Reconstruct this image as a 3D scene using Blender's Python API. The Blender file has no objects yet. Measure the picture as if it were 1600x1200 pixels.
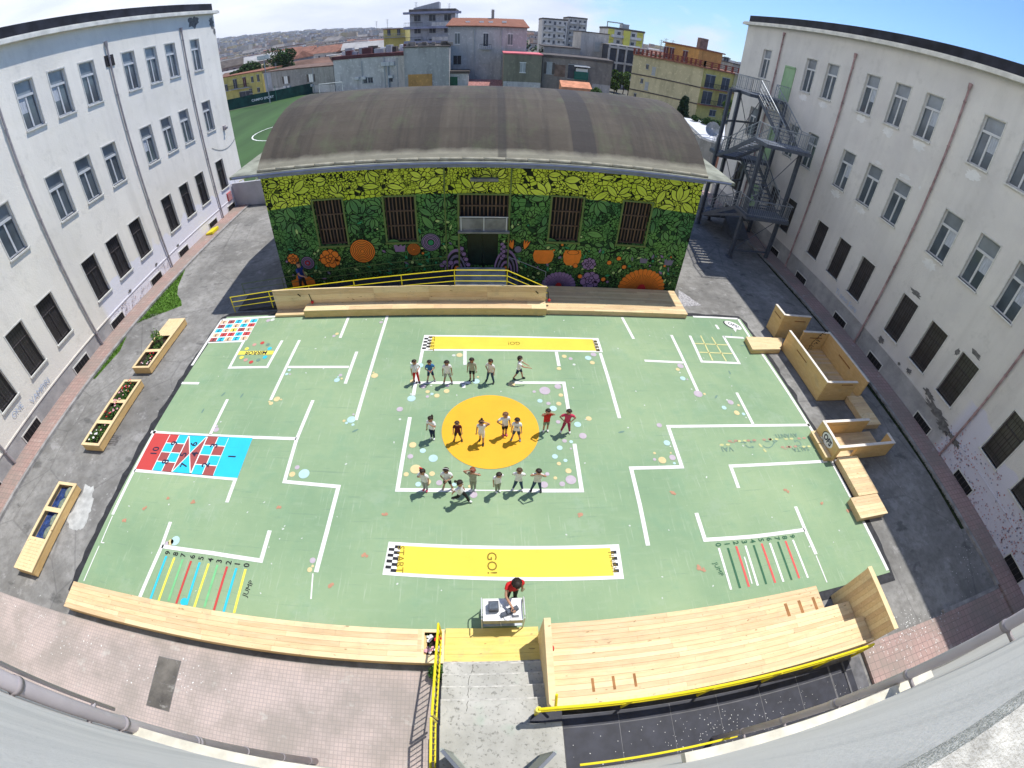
import bpy, bmesh, math, random
from mathutils import Vector, Matrix
import numpy as np
random.seed(7)
R = math.radians
scene = bpy.context.scene
COL = scene.collection
# ---------------------------------------------------------------- camera (wide action-camera lens, third-floor window)
CAMH = 11.5
A1, A3, A5 = 0.706485281581275, 0.03652003149546346, 0.0028961730098324844
ROT = np.array([[0.9978911525056232, -0.04816437482505672, 0.043513684614273254],
                [0.0013977793466794439, 0.6861640816860821, 0.7274454613349332],
                [0.06489448330865263, 0.7258505672668495, -0.6847843894500633]])
cd = bpy.data.cameras.new('camera')
cam = bpy.data.objects.new('camera', cd); COL.objects.link(cam)
cd.type = 'PANO'
cd.panorama_type = 'FISHEYE_LENS_POLYNOMIAL'
cd.fisheye_polynomial_k0 = 0.0
cd.fisheye_polynomial_k1 = -7.07283868e-02
cd.fisheye_polynomial_k2 = -2.31763480e-05
cd.fisheye_polynomial_k3 = 2.22706109e-05
cd.fisheye_polynomial_k4 = -2.75775509e-07
cd.fisheye_fov = math.pi
cd.sensor_width = 32; cd.sensor_height = 24; cd.sensor_fit = 'HORIZONTAL'
cd.clip_start = 0.05; cd.clip_end = 30000
m = Matrix(((ROT[0][0], ROT[1][0], -ROT[2][0], 0), (ROT[0][1], ROT[1][1], -ROT[2][1], 0), (ROT[0][2], ROT[1][2], -ROT[2][2], CAMH), (0, 0, 0, 1)))
cam.matrix_world = m
scene.camera = cam
# ---------------------------------------------------------------- sky, sun, exposure
SUNV = Vector((0.36, 0.27, 1.0)).normalized()
world = bpy.data.worlds.new('World'); scene.world = world; world.use_nodes = True
nt = world.node_tree; N = nt.nodes; L = nt.links
N.clear()
sky = N.new('ShaderNodeTexSky'); sky.sky_type = 'NISHITA'; sky.sun_disc = False
sky.sun_elevation = math.asin(SUNV.z); sky.sun_rotation = math.atan2(SUNV.x, SUNV.y)
sky.air_density = 0.8; sky.dust_density = 0.0; sky.ozone_density = 5.0; sky.altitude = 50
tc = N.new('ShaderNodeTexCoord')
sep = N.new('ShaderNodeSeparateXYZ'); L.new(tc.outputs['Generated'], sep.inputs[0])
mp = N.new('ShaderNodeMapping'); mp.inputs['Scale'].default_value = (1.0, 1.0, 2.6); L.new(tc.outputs['Generated'], mp.inputs[0])
n1 = N.new('ShaderNodeTexNoise'); n1.inputs['Scale'].default_value = 2.6; n1.inputs['Detail'].default_value = 7; n1.inputs['Roughness'].default_value = .58
L.new(mp.outputs[0], n1.inputs['Vector'])
def mth(op, a, b=None, clamp=False, tree=nt):
    q = tree.nodes.new('ShaderNodeMath'); q.operation = op; q.use_clamp = clamp
    for i, s in enumerate((a, b)):
        if s is None: continue
        if isinstance(s, (int, float)): q.inputs[i].default_value = s
        else: tree.links.new(s, q.inputs[i])
    return q.outputs[0]
# more cloud towards the left and the horizon, clear blue up on the right
bias = mth('MULTIPLY', sep.outputs['X'], -0.78)
bias2 = mth('MULTIPLY', sep.outputs['Z'], -1.1)
v = mth('ADD', mth('ADD', n1.outputs[0], bias), bias2)
cmask = mth('MULTIPLY', mth('SUBTRACT', v, 0.19), 8.0, True)
n2 = N.new('ShaderNodeTexNoise'); n2.inputs['Scale'].default_value = 5; n2.inputs['Detail'].default_value = 6
mp2 = N.new('ShaderNodeMapping'); mp2.inputs['Scale'].default_value = (1.0, 1.0, 4.5); mp2.inputs['Location'].default_value = (3, 1, 0)
L.new(tc.outputs['Generated'], mp2.inputs[0]); L.new(mp2.outputs[0], n2.inputs['Vector'])
cr = N.new('ShaderNodeValToRGB'); L.new(n2.outputs[0], cr.inputs[0])
cr.color_ramp.elements[0].position = .32; cr.color_ramp.elements[0].color = (5.6, 6.1, 7.0, 1)
cr.color_ramp.elements[1].position = .66; cr.color_ramp.elements[1].color = (8.0, 8.2, 8.6, 1)
tint = N.new('ShaderNodeMixRGB'); tint.blend_type = 'MULTIPLY'; tint.inputs[0].default_value = 1; tint.inputs[2].default_value = (.72, .95, 1.18, 1); L.new(sky.outputs[0], tint.inputs[1])
mx = N.new('ShaderNodeMixRGB'); L.new(cmask, mx.inputs[0]); L.new(tint.outputs[0], mx.inputs[1]); L.new(cr.outputs[0], mx.inputs[2])
bg = N.new('ShaderNodeBackground'); bg.inputs[1].default_value = 0.105; L.new(mx.outputs[0], bg.inputs[0])
wo = N.new('ShaderNodeOutputWorld'); L.new(bg.outputs[0], wo.inputs[0])
sd = bpy.data.lights.new('sun', 'SUN'); sd.energy = 3.1; sd.angle = R(0.6); sd.color = (1.0, 0.965, 0.9)
sun = bpy.data.objects.new('sun', sd); COL.objects.link(sun)
sun.rotation_euler = SUNV.to_track_quat('Z', 'Y').to_euler(); sun.location = (20, 20, 60)
scene.view_settings.view_transform = 'Standard'; scene.view_settings.look = 'None'
scene.view_settings.exposure = 0.68; scene.view_settings.gamma = 1
scene.cycles.max_bounces = 6; scene.cycles.diffuse_bounces = 3; scene.cycles.glossy_bounces = 2
scene.cycles.use_denoising = True
# ---------------------------------------------------------------- measuring helper: where a ray of the lens meets a real plane
def ray(px, py):
    dx = px - 800.0; dy = -(py - 600.0); r = math.hypot(dx, dy) or 1e-9
    th = r / 1000 / A1
    for _ in range(20):
        th -= (A1 * th + A3 * th ** 3 + A5 * th ** 5 - r / 1000) / (A1 + 3 * A3 * th ** 2 + 5 * A5 * th ** 4)
    d = np.array([math.sin(th) * dx / r, math.sin(th) * dy / r, math.cos(th)])
    return ROT.T @ d
def G(px, py, z=0.0):
    w = ray(px, py); t = (z - CAMH) / w[2]; return (w[0] * t, w[1] * t)
def WY(px, py, Y):
    w = ray(px, py); t = Y / w[1]; return (w[0] * t, CAMH + w[2] * t)
def zz(off, s, pts): return [(off[0] + x / s, off[1] + y / s) for x, y in pts]
# ---------------------------------------------------------------- materials
MATS = {}
def srgb(c):
    return tuple(((x / 255) / 12.92 if x / 255 <= .04045 else ((x / 255 + .055) / 1.055) ** 2.4) for x in c)
def newmat(name):
    mt = bpy.data.materials.new(name); mt.use_nodes = True
    t = mt.node_tree; b = t.nodes['Principled BSDF']
    return mt, t, b
def noise(t, scale, detail=4, rough=.55, sc=(1, 1, 1), coord=None, dist=0):
    g = coord or t.nodes.new('ShaderNodeNewGeometry').outputs['Position']
    mpn = t.nodes.new('ShaderNodeMapping'); mpn.inputs['Scale'].default_value = sc; t.links.new(g, mpn.inputs[0])
    n = t.nodes.new('ShaderNodeTexNoise'); n.inputs['Scale'].default_value = scale; n.inputs['Detail'].default_value = detail
    n.inputs['Roughness'].default_value = rough; n.inputs['Distortion'].default_value = dist
    t.links.new(mpn.outputs[0], n.inputs['Vector']); return n.outputs[0]
def ramp(t, fac, p0, p1, c0=(0, 0, 0), c1=(1, 1, 1)):
    r = t.nodes.new('ShaderNodeValToRGB'); t.links.new(fac, r.inputs[0])
    r.color_ramp.elements[0].position = p0; r.color_ramp.elements[0].color = (*c0, 1)
    r.color_ramp.elements[1].position = p1; r.color_ramp.elements[1].color = (*c1, 1)
    return r.outputs[0]
def mix(t, f, a, b, mode='MIX'):
    q = t.nodes.new('ShaderNodeMixRGB'); q.blend_type = mode
    for i, s in enumerate((f, a, b)):
        if isinstance(s, (int, float)): q.inputs[i].default_value = s
        elif isinstance(s, tuple): q.inputs[i].default_value = (*s[:3], 1)
        else: t.links.new(s, q.inputs[i])
    return q.outputs[0]
def bump(t, b, h, strength=.3, dist=.02):
    q = t.nodes.new('ShaderNodeBump'); q.inputs['Strength'].default_value = strength; q.inputs['Distance'].default_value = dist
    t.links.new(h, q.inputs['Height']); t.links.new(q.outputs[0], b.inputs['Normal'])
def plain(name, col, rough=.7, var=.12, scale=4, metal=0, bmp=0, spec=.3, sc=(1, 1, 1), detail=4):
    if name in MATS: return MATS[name]
    mt, t, b = newmat(name)
    n = noise(t, scale, detail, sc=sc)
    lo = tuple(c * (1 - var) for c in col); hi = tuple(min(1, c * (1 + var)) for c in col)
    t.links.new(ramp(t, n, .35, .65, lo, hi), b.inputs['Base Color'])
    b.inputs['Roughness'].default_value = rough; b.inputs['Metallic'].default_value = metal
    b.inputs['Specular IOR Level'].default_value = spec
    if bmp: bump(t, b, noise(t, scale * 6, 3, sc=sc), bmp)
    MATS[name] = mt; return mt
def xyz(t):
    g = t.nodes.new('ShaderNodeNewGeometry').outputs['Position']
    s = t.nodes.new('ShaderNodeSeparateXYZ'); t.links.new(g, s.inputs[0]); return s.outputs
# ---------------------------------------------------------------- mesh helpers
ORG = {}
class MB:
    def __init__(s): s.v = []; s.f = []; s.m = []
    def face(s, pts, m=0):
        i = len(s.v); s.v += [tuple(p) for p in pts]; s.f.append(list(range(i, i + len(pts)))); s.m.append(m)
    def box(s, x0, x1, y0, y1, z0, z1, m=0):
        i = len(s.v)
        s.v += [(x, y, z) for z in (z0, z1) for x, y in ((x0, y0), (x1, y0), (x1, y1), (x0, y1))]
        for f in ((0, 3, 2, 1), (4, 5, 6, 7), (0, 1, 5, 4), (1, 2, 6, 5), (2, 3, 7, 6), (3, 0, 4, 7)):
            s.f.append([i + k for k in f]); s.m.append(m)
    def prism(s, poly, z0, z1, m=0, mtop=None):
        i = len(s.v); n = len(poly)
        z0s = z0 if hasattr(z0, '__len__') else [z0] * n; z1s = z1 if hasattr(z1, '__len__') else [z1] * n
        s.v += [(p[0], p[1], z) for p, z in zip(poly, z0s)] + [(p[0], p[1], z) for p, z in zip(poly, z1s)]
        s.f.append([i + k for k in reversed(range(n))]); s.m.append(m)
        s.f.append([i + n + k for k in range(n)]); s.m.append(m if mtop is None else mtop)
        for k in range(n):
            s.f.append([i + k, i + (k + 1) % n, i + n + (k + 1) % n, i + n + k]); s.m.append(m)
    def bar(s, p0, p1, w, h, m=0):     # rectangular bar, w sideways, h in the up-ish direction
        p0 = Vector(p0); p1 = Vector(p1); d = (p1 - p0).normalized()
        up = Vector((0, 0, 1)) if abs(d.z) < .95 else Vector((0, 1, 0))
        a = d.cross(up).normalized() * w / 2; b = a.cross(d).normalized() * h / 2
        i = len(s.v)
        for p in (p0, p1): s.v += [tuple(p + a + b), tuple(p - a + b), tuple(p - a - b), tuple(p + a - b)]
        for f in ((3, 2, 1, 0), (4, 5, 6, 7), (0, 1, 5, 4), (1, 2, 6, 5), (2, 3, 7, 6), (3, 0, 4, 7)):
            s.f.append([i + k for k in f]); s.m.append(m)
    def tube(s, pts, r, n=8, m=0, caps=True):
        pts = [Vector(p) for p in pts]; rs = r if hasattr(r, '__len__') else [r] * len(pts)
        i = len(s.v)
        for k, p in enumerate(pts):
            d = (pts[min(k + 1, len(pts) - 1)] - pts[max(k - 1, 0)]).normalized()
            up = Vector((0, 0, 1)) if abs(d.z) < .95 else Vector((0, 1, 0))
            a = d.cross(up).normalized(); b = a.cross(d).normalized()
            for q in range(n):
                t = 2 * math.pi * q / n; s.v.append(tuple(p + (a * math.cos(t) + b * math.sin(t)) * rs[k]))
        for k in range(len(pts) - 1):
            for q in range(n):
                s.f.append([i + k * n + q, i + k * n + (q + 1) % n, i + (k + 1) * n + (q + 1) % n, i + (k + 1) * n + q]); s.m.append(m)
        if caps:
            s.f.append([i + q for q in reversed(range(n))]); s.m.append(m)
            s.f.append([i + (len(pts) - 1) * n + q for q in range(n)]); s.m.append(m)
    def ball(s, c, r, nu=10, nv=6, m=0):
        rr = r if hasattr(r, '__len__') else (r, r, r); i = len(s.v)
        s.v.append((c[0], c[1], c[2] + rr[2]))
        for a in range(1, nv):
            for b in range(nu):
                th = math.pi * a / nv; ph = 2 * math.pi * b / nu
                s.v.append((c[0] + rr[0] * math.sin(th) * math.cos(ph), c[1] + rr[1] * math.sin(th) * math.sin(ph), c[2] + rr[2] * math.cos(th)))
        s.v.append((c[0], c[1], c[2] - rr[2])); e = len(s.v) - 1
        for b in range(nu):
            s.f.append([i, i + 1 + b, i + 1 + (b + 1) % nu]); s.m.append(m)
            s.f.append([e, e - nu + (b + 1) % nu, e - nu + b]); s.m.append(m)
        for a in range(nv - 2):
            for b in range(nu):
                s.f.append([i + 1 + a * nu + b, i + 1 + (a + 1) * nu + b, i + 1 + (a + 1) * nu + (b + 1) % nu, i + 1 + a * nu + (b + 1) % nu]); s.m.append(m)
    def disc(s, c, r, z, n=24, m=0, ry=None, rot=0):
        ry = ry or r
        s.face([(c[0] + math.cos(rot) * r * math.cos(t) - math.sin(rot) * ry * math.sin(t), c[1] + math.sin(rot) * r * math.cos(t) + math.cos(rot) * ry * math.sin(t), z)
                for t in [2 * math.pi * k / n for k in range(n)]], m)
    def build(s, name, mats, parent=None, org=None, smooth=False, bevel=0):
        o_ = Vector(org) if org is not None else (ORG[parent.name] if parent else Vector((0, 0, 0)))
        me = bpy.data.meshes.new(name)
        me.from_pydata([(a - o_.x, b - o_.y, c - o_.z) for a, b, c in s.v], [], s.f)
        for mt in (mats if isinstance(mats, (list, tuple)) else [mats]): me.materials.append(mt)
        me.polygons.foreach_set('material_index', s.m)
        if smooth: me.polygons.foreach_set('use_smooth', [True] * len(me.polygons))
        me.update()
        ob = bpy.data.objects.new(name, me); COL.objects.link(ob)
        if parent: ob.parent = parent
        else: ob.location = o_
        ORG[ob.name] = o_
        if bevel:
            bv = ob.modifiers.new('bevel', 'BEVEL'); bv.width = bevel; bv.segments = 2; bv.limit_method = 'ANGLE'
        return ob
def tag(o, label, cat, group=None, kind=None):
    if label: o['label'] = label
    if cat: o['category'] = cat
    if group: o['group'] = group
    if kind: o['kind'] = kind
    return o
def struct(o): o['kind'] = 'structure'; return o
def thing(name, label, cat, loc, group=None, rotz=0):
    o = bpy.data.objects.new(name, None); COL.objects.link(o); o.location = loc; o.rotation_euler = (0, 0, rotz)
    o.empty_display_size = .2; ORG[o.name] = Vector((0, 0, 0)) if rotz or group == '__local' else Vector(loc)
    return tag(o, label, cat, None if group == '__local' else group)
def put(proto, parent, loc, first):
    """place a child mesh (built about its own origin) on a parent; later ones are copies that share the mesh"""
    o = proto if first else proto.copy()
    if not first: COL.objects.link(o)
    o.parent = parent; o.location = Vector(loc) - (ORG[parent.name] if parent else Vector((0, 0, 0)))
    return o
def kids(o): return [c for c in bpy.data.objects if c.parent == o]
def copy_tree(o, parent=None):
    c = o.copy(); COL.objects.link(c); c.parent = parent
    for ch in list(o.children): copy_tree(ch, c)
    return c
FONT_CACHE = {}
def text_pts(s, size, m_=0, mb=None, place=None, bold=0.0):
    """flat lettering: triangles of the built-in font, mapped by place(u, v) -> xyz"""
    cu = bpy.data.curves.new('t', 'FONT'); cu.body = s; cu.size = size; cu.align_x = 'CENTER'; cu.align_y = 'CENTER'; cu.offset = bold
    cu.resolution_u = 3
    o = bpy.data.objects.new('t', cu); COL.objects.link(o)
    dg = bpy.context.evaluated_depsgraph_get(); me = bpy.data.meshes.new_from_object(o.evaluated_get(dg))
    for p in me.polygons: mb.face([place(me.vertices[i].co.x, me.vertices[i].co.y) for i in p.vertices], m_)
    bpy.data.objects.remove(o); bpy.data.curves.remove(cu); bpy.data.meshes.remove(me)
def ground_text(mb, s, px, py, size, rotdeg, m_=0, z=.012, bold=0.0, g=None):
    c = g or G(px, py); a = R(rotdeg)
    text_pts(s, size, m_, mb, lambda u, w: (c[0] + u * math.cos(a) - w * math.sin(a), c[1] + u * math.sin(a) + w * math.cos(a), z), bold)
def holes_wall(mb, P, u0, u1, v0, v1, holes, depth, m=0, mrev=None):
    us = sorted({u0, u1, *[h[0] for h in holes], *[h[1] for h in holes]}); vs = sorted({v0, v1, *[h[2] for h in holes], *[h[3] for h in holes]})
    us = [u for u in us if u0 <= u <= u1]; vs = [q for q in vs if v0 <= q <= v1]
    for a, b in zip(us, us[1:]):
        for c, d in zip(vs, vs[1:]):
            uc, vc = (a + b) / 2, (c + d) / 2
            if any(h[0] < uc < h[1] and h[2] < vc < h[3] for h in holes): continue
            mb.face([P(a, c, 0), P(b, c, 0), P(b, d, 0), P(a, d, 0)], m)
    mr = m if mrev is None else mrev
    for a, b, c, d in holes:
        for (p, q) in (((a, c), (b, c)), ((b, c), (b, d)), ((b, d), (a, d)), ((a, d), (a, c))):
            mb.face([P(p[0], p[1], 0), P(q[0], q[1], 0), P(q[0], q[1], -depth), P(p[0], p[1], -depth)], mr)
def pbox(mb, P, u0, u1, v0, v1, w0, w1, m=0):
    i = len(mb.v)
    mb.v += [P(u, v_, w) for w in (w0, w1) for u, v_ in ((u0, v0), (u1, v0), (u1, v1), (u0, v1))]
    for f in ((0, 3, 2, 1), (4, 5, 6, 7), (0, 1, 5, 4), (1, 2, 6, 5), (2, 3, 7, 6), (3, 0, 4, 7)):
        mb.f.append([i + k for k in f]); mb.m.append(m)
# ================================================================= materials of the place
XL, XR, TY = -19.67, 19.67, 19.26
def wall_mat(name, base, stain, side):
    """old painted render: blotches, rain streaks under cornice and sills, a band of fresh whitewash near the ground"""
    mt, t, b = newmat(name); x, y, z = xyz(t)
    c = ramp(t, noise(t, .35, 6, .6), .3, .7, stain, base)
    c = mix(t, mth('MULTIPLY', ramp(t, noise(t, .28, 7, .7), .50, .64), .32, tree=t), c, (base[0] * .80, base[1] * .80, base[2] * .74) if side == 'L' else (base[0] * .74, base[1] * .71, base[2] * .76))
    streak = noise(t, 1.3, 5, .6, sc=(1, 1, .07))
    c = mix(t, mth('MULTIPLY', ramp(t, streak, .48, .72), .42, tree=t), c, tuple(k * .72 for k in base))
    blot = ramp(t, noise(t, 1.6, 8, .7), .56, .66)
    c = mix(t, mth('MULTIPLY', blot, .32, tree=t), c, tuple(k * .66 for k in base))
    # shade of the cornice painted into the wall colour as a darker band
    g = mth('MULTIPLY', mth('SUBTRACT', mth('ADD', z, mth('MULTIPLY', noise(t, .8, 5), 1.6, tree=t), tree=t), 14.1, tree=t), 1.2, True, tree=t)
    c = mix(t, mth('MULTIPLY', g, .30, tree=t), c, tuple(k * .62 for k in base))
    # whitewashed lower part with a brushed, uneven upper edge
    if side == 'L':
        lim = mth('ADD', mth('MULTIPLY', noise(t, .45, 2), 3.4, tree=t), 0.55, tree=t)
        ys = mth('MULTIPLY', mth('SUBTRACT', y, 16.2, tree=t), 3, True, tree=t)
    else:
        lim = mth('ADD', mth('MULTIPLY', noise(t, .5, 2), 3.2, tree=t), 1.0, tree=t)
        ys = mth('MULTIPLY', mth('SUBTRACT', 8.2, y, tree=t), 3, True, tree=t)
    low = mth('MULTIPLY', mth('SUBTRACT', lim, z, tree=t), 9, True, tree=t)
    ww = mth('MULTIPLY', low, ys, tree=t)
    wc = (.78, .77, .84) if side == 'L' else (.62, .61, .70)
    c = mix(t, mth('MULTIPLY', ww, .85, tree=t), c, wc)
    # bare cement plinth where it is not whitewashed
    pl = mth('MULTIPLY', mth('SUBTRACT', .8 if side == 'L' else 1.15, z, tree=t), 60, True, tree=t)
    pl = mth('MULTIPLY', pl, mth('SUBTRACT', 1.0, ww, tree=t), tree=t)
    cem = ramp(t, noise(t, 1.2, 6, .65), .3, .7, (.27, .27, .27), (.47, .46, .45))
    c = mix(t, pl, c, cem)
    t.links.new(c, b.inputs['Base Color']); b.inputs['Roughness'].default_value = .88; b.inputs['Specular IOR Level'].default_value = .2
    c2 = noise(t, 14, 5)
    bump(t, b, c2, .4, .03)
    return mt
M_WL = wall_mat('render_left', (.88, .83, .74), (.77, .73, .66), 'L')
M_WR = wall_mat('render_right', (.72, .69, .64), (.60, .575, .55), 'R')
mt, t, b = newmat('render_own')
c = ramp(t, noise(t, .6, 6, .6), .3, .7, (.68, .655, .61), (.78, .755, .71)); c = mix(t, mth('MULTIPLY', ramp(t, noise(t, 2.2, 5, .6, sc=(1, 1, .08)), .5, .7), .4, tree=t), c, (.42, .42, .40)); c = mix(t, mth('MULTIPLY', ramp(t, noise(t, 9, 5, .7), .6, .7), .25, tree=t), c, (.42, .42, .41))
t.links.new(c, b.inputs['Base Color']); b.inputs['Roughness'].default_value = .88; bump(t, b, noise(t, 30, 5), .4, .01); M_WO = mt
M_CORN = plain('cornice', (.66, .64, .58), .85, .15, 1.5, bmp=.2)
M_BIT = plain('bitumen', (.018, .019, .027), .7, .5, 1.2, bmp=.3)
M_STONE = plain('sill_stone', (.62, .61, .57), .7, .12, 5)
M_PEEL = plain('bare_cement', (.16, .155, .15), .9, .3, 6, bmp=.4)
M_ALU = plain('white_aluminium', (.56, .57, .58), .4, .05, 3, spec=.5)
M_GRILLE = plain('dark_grille', (.030, .026, .028), .6, .4, 9)
M_DARK = plain('dark_room', (.012, .012, .014), .8, .3, 2)
M_PIPE = plain('drain_pipe', (.33, .30, .31), .6, .15, 3)
M_PIPER = plain('rusty_pipe', (.34, .23, .23), .7, .3, 3)
M_PVC = plain('pvc_pipe', (.48, .44, .46), .45, .08, 2, spec=.5)
M_STEEL = plain('blue_grey_steel', (.095, .11, .14), .45, .15, 4, spec=.5)
M_GALV = plain('galvanised', (.30, .33, .37), .45, .12, 8, metal=.4)
M_YEL = plain('yellow_paint', (.80, .66, .01), .4, .06, 6, spec=.5)
M_CURT = plain('curtain', (.42, .45, .50), .9, .2, 7, sc=(4, 4, .5))
def glass_mat(name, c, rough=.06):
    mt, t, b = newmat(name)
    t.links.new(ramp(t, noise(t, .9, 3), .35, .65, tuple(k * .6 for k in c), c), b.inputs['Base Color'])
    b.inputs['Roughness'].default_value = rough; b.inputs['Specular IOR Level'].default_value = .9
    return mt
M_GLASS = glass_mat('window_glass', (.10, .125, .15)); M_GLASS2 = glass_mat('upper_glass', (.22, .25, .28), .18)
M_GREEND = plain('pale_green_door', (.27, .42, .24), .5, .08, 2)
# ---------------------------------------------------------------- ground
def asphalt_mat():
    mt, t, b = newmat('old_asphalt')
    c = ramp(t, noise(t, .35, 7, .65), .32, .68, (.15, .147, .140), (.34, .332, .315))
    c = mix(t, mth('MULTIPLY', ramp(t, noise(t, 2.6, 7, .75), .45, .60), .45, tree=t), c, (.13, .125, .115))
    c = mix(t, mth('MULTIPLY', ramp(t, noise(t, .16, 5, .7), .52, .62), .45, tree=t), c, (.11, .105, .095))
    c = mix(t, mth('MULTIPLY', ramp(t, noise(t, 1.1, 7, .7, coord=None), .57, .66), .5, tree=t), c, (.40, .39, .38))
    c = mix(t, mth('MULTIPLY', ramp(t, noise(t, .8, 5, .6, sc=(1, 1.7, 1)), .60, .68), .6, tree=t), c, (.07, .07, .068))
    c = mix(t, mth('MULTIPLY', ramp(t, noise(t, 3.5, 4, .6), .68, .73), .7, tree=t), c, (.5, .5, .48))
    v = t.nodes.new('ShaderNodeTexVoronoi'); v.feature = 'DISTANCE_TO_EDGE'; v.inputs['Scale'].default_value = .42
    g = t.nodes.new('ShaderNodeNewGeometry')
    v.inputs['Scale'].default_value = .23; vd = t.nodes.new('ShaderNodeVectorMath'); vd.operation = 'ADD'; t.links.new(g.outputs['Position'], vd.inputs[0])
    nn = t.nodes.new('ShaderNodeTexNoise'); nn.inputs['Scale'].default_value = .8; nn.inputs['Detail'].default_value = 6; t.links.new(nn.outputs['Color'], vd.inputs[1]); t.links.new(vd.outputs[0], v.inputs['Vector'])
    c = mix(t, mth('MULTIPLY', ramp(t, v.outputs['Distance'], .002, .009, (1, 1, 1), (0, 0, 0)), .35, tree=t), c, (.07, .07, .07))
    t.links.new(c, b.inputs['Base Color']); b.inputs['Roughness'].default_value = .9; b.inputs['Specular IOR Level'].default_value = .25
    bump(t, b, noise(t, 30, 4), .35, .01); return mt
def court_mat():
    mt, t, b = newmat('court_paint')
    c = ramp(t, noise(t, .22, 5, .6), .32, .68, (.205, .315, .185), (.315, .415, .24))
    c = mix(t, mth('MULTIPLY', ramp(t, noise(t, .9, 7, .7), .5, .68), .35, tree=t), c, (.165, .31, .20))
    c = mix(t, mth('MULTIPLY', ramp(t, noise(t, 3, 5, .6, sc=(.5, 2, 1)), .55, .75), .22, tree=t), c, (.38, .46, .34))
    c = mix(t, mth('MULTIPLY', ramp(t, noise(t, 1.5, 6, .7, sc=(9, .5, 1)), .58, .66), .42, tree=t), c, (.42, .50, .37))
    c = mix(t, mth('MULTIPLY', ramp(t, noise(t, 1.2, 6, .7, sc=(.4, 8, 1), dist=.5), .60, .67), .42, tree=t), c, (.15, .24, .17))
    c = mix(t, mth('MULTIPLY', ramp(t, noise(t, .5, 8, .75), .56, .62), .20, tree=t), c, (.36, .44, .34))
    c = mix(t, mth('MULTIPLY', ramp(t, noise(t, 9, 4, .6), .70, .76), .6, tree=t), c, (.48, .55, .45))
    c = mix(t, mth('MULTIPLY', ramp(t, noise(t, 7, 3, .6, sc=(1.6, .7, 1)), .72, .77), .5, tree=t), c, (.10, .17, .12))
    t.links.new(c, b.inputs['Base Color']); b.inputs['Roughness'].default_value = .75; b.inputs['Specular IOR Level'].default_value = .25
    bump(t, b, noise(t, 25, 4), .2, .01); return mt
def tile_mat(name, c0, c1, joint, size, mort=.03, msize=None):
    mt, t, b = newmat(name)
    br = t.nodes.new('ShaderNodeTexBrick'); g = t.nodes.new('ShaderNodeNewGeometry'); t.links.new(g.outputs['Position'], br.inputs['Vector'])
    br.inputs['Scale'].default_value = 1; br.offset = 0; br.inputs['Brick Width'].default_value = size; br.inputs['Row Height'].default_value = size
    br.inputs['Mortar Size'].default_value = size * mort; br.inputs['Color1'].default_value = (*c0, 1); br.inputs['Color2'].default_value = (*c1, 1); br.inputs['Mortar'].default_value = (*joint, 1)
    c = br.outputs['Color']
    c = mix(t, mth('MULTIPLY', ramp(t, noise(t, .5, 6, .65), .42, .60), .6, tree=t), c, (.24, .22, .19))
    c = mix(t, mth('MULTIPLY', ramp(t, noise(t, 1.3, 6, .7, sc=(1, 1.3, 1)), .60, .70), .5, tree=t), c, (.56, .55, .50))
    c = mix(t, mth('MULTIPLY', ramp(t, noise(t, 6, 4, .7), .68, .74), .5, tree=t), c, (.66, .65, .62))
    t.links.new(c, b.inputs['Base Color']); b.inputs['Roughness'].default_value = .8
    bump(t, b, noise(t, 18, 4), .15, .01); return mt
M_ASPH = asphalt_mat(); M_COURT = court_mat()
M_TILE = tile_mat('pink_terrace_tiles', (.46, .38, .345), (.51, .415, .375), (.37, .315, .295), .1, .10)
M_PAVE = tile_mat('brick_pavement', (.34, .22, .19), (.40, .27, .23), (.20, .15, .13), .22, .05)
M_PAVER = tile_mat('shaded_pavement', (.37, .25, .225), (.42, .29, .26), (.22, .16, .15), .22, .05)
M_KERB = plain('kerb_stone', (.30, .29, .28), .85, .25, 2.5, bmp=.3)
M_TAR = plain('fresh_tar', (.028, .029, .034), .75, .3, 5)
M_WHITE = plain('white_line', (.80, .80, .78), .7, .05, 6)
def flat(name, c, var=.07): return plain(name, srgb(c) if max(c) > 1 else c, .7, var, 5)
mt, t, b = newmat('speckled_concrete')
c = ramp(t, noise(t, 1.2, 6, .65), .3, .7, (.33, .325, .29), (.50, .49, .45)); c = mix(t, mth('MULTIPLY', ramp(t, noise(t, 11, 5, .75), .56, .62), .75, tree=t), c, (.16, .16, .14)); c = mix(t, mth('MULTIPLY', ramp(t, noise(t, 1.6, 4), .56, .70), .35, tree=t), c, (.30, .40, .31))
t.links.new(c, b.inputs['Base Color']); b.inputs['Roughness'].default_value = .85; bump(t, b, noise(t, 20, 4), .3, .01); M_CONC = mt
M_GRASS = plain('short_grass', (.095, .20, .025), .9, .35, 8, bmp=.5)
M_FIELD = plain('football_turf', (.045, .095, .030), .9, .22, .25, sc=(1, .12, 1))
M_BASE = plain('city_ground', (.16, .155, .13), .95, .4, .02)
def sheet(name, pts, z, mat, parent=None):
    mb = MB(); mb.face([(p[0], p[1], z) for p in pts]); return struct(mb.build(name, mat, parent)) if parent is None else mb.build(name, mat, parent)
g_ = MB()
rad = [60, 150, 400, 1000, 2500, 9000]; n = 48       # one ground sheet, a disc out to the horizon
g_.face([(60 * math.cos(2 * math.pi * k / n), 60 * math.sin(2 * math.pi * k / n), -.06) for k in range(n)])
for r0, r1 in zip(rad, rad[1:]):
    for k in range(n):
        a, b2 = 2 * math.pi * k / n, 2 * math.pi * (k + 1) / n
        g_.face([(r0 * math.cos(a), r0 * math.sin(a), -.06), (r1 * math.cos(a), r1 * math.sin(a), -.06), (r1 * math.cos(b2), r1 * math.sin(b2), -.06), (r0 * math.cos(b2), r0 * math.sin(b2), -.06)])
struct(g_.build('ground', M_BASE))
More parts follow.
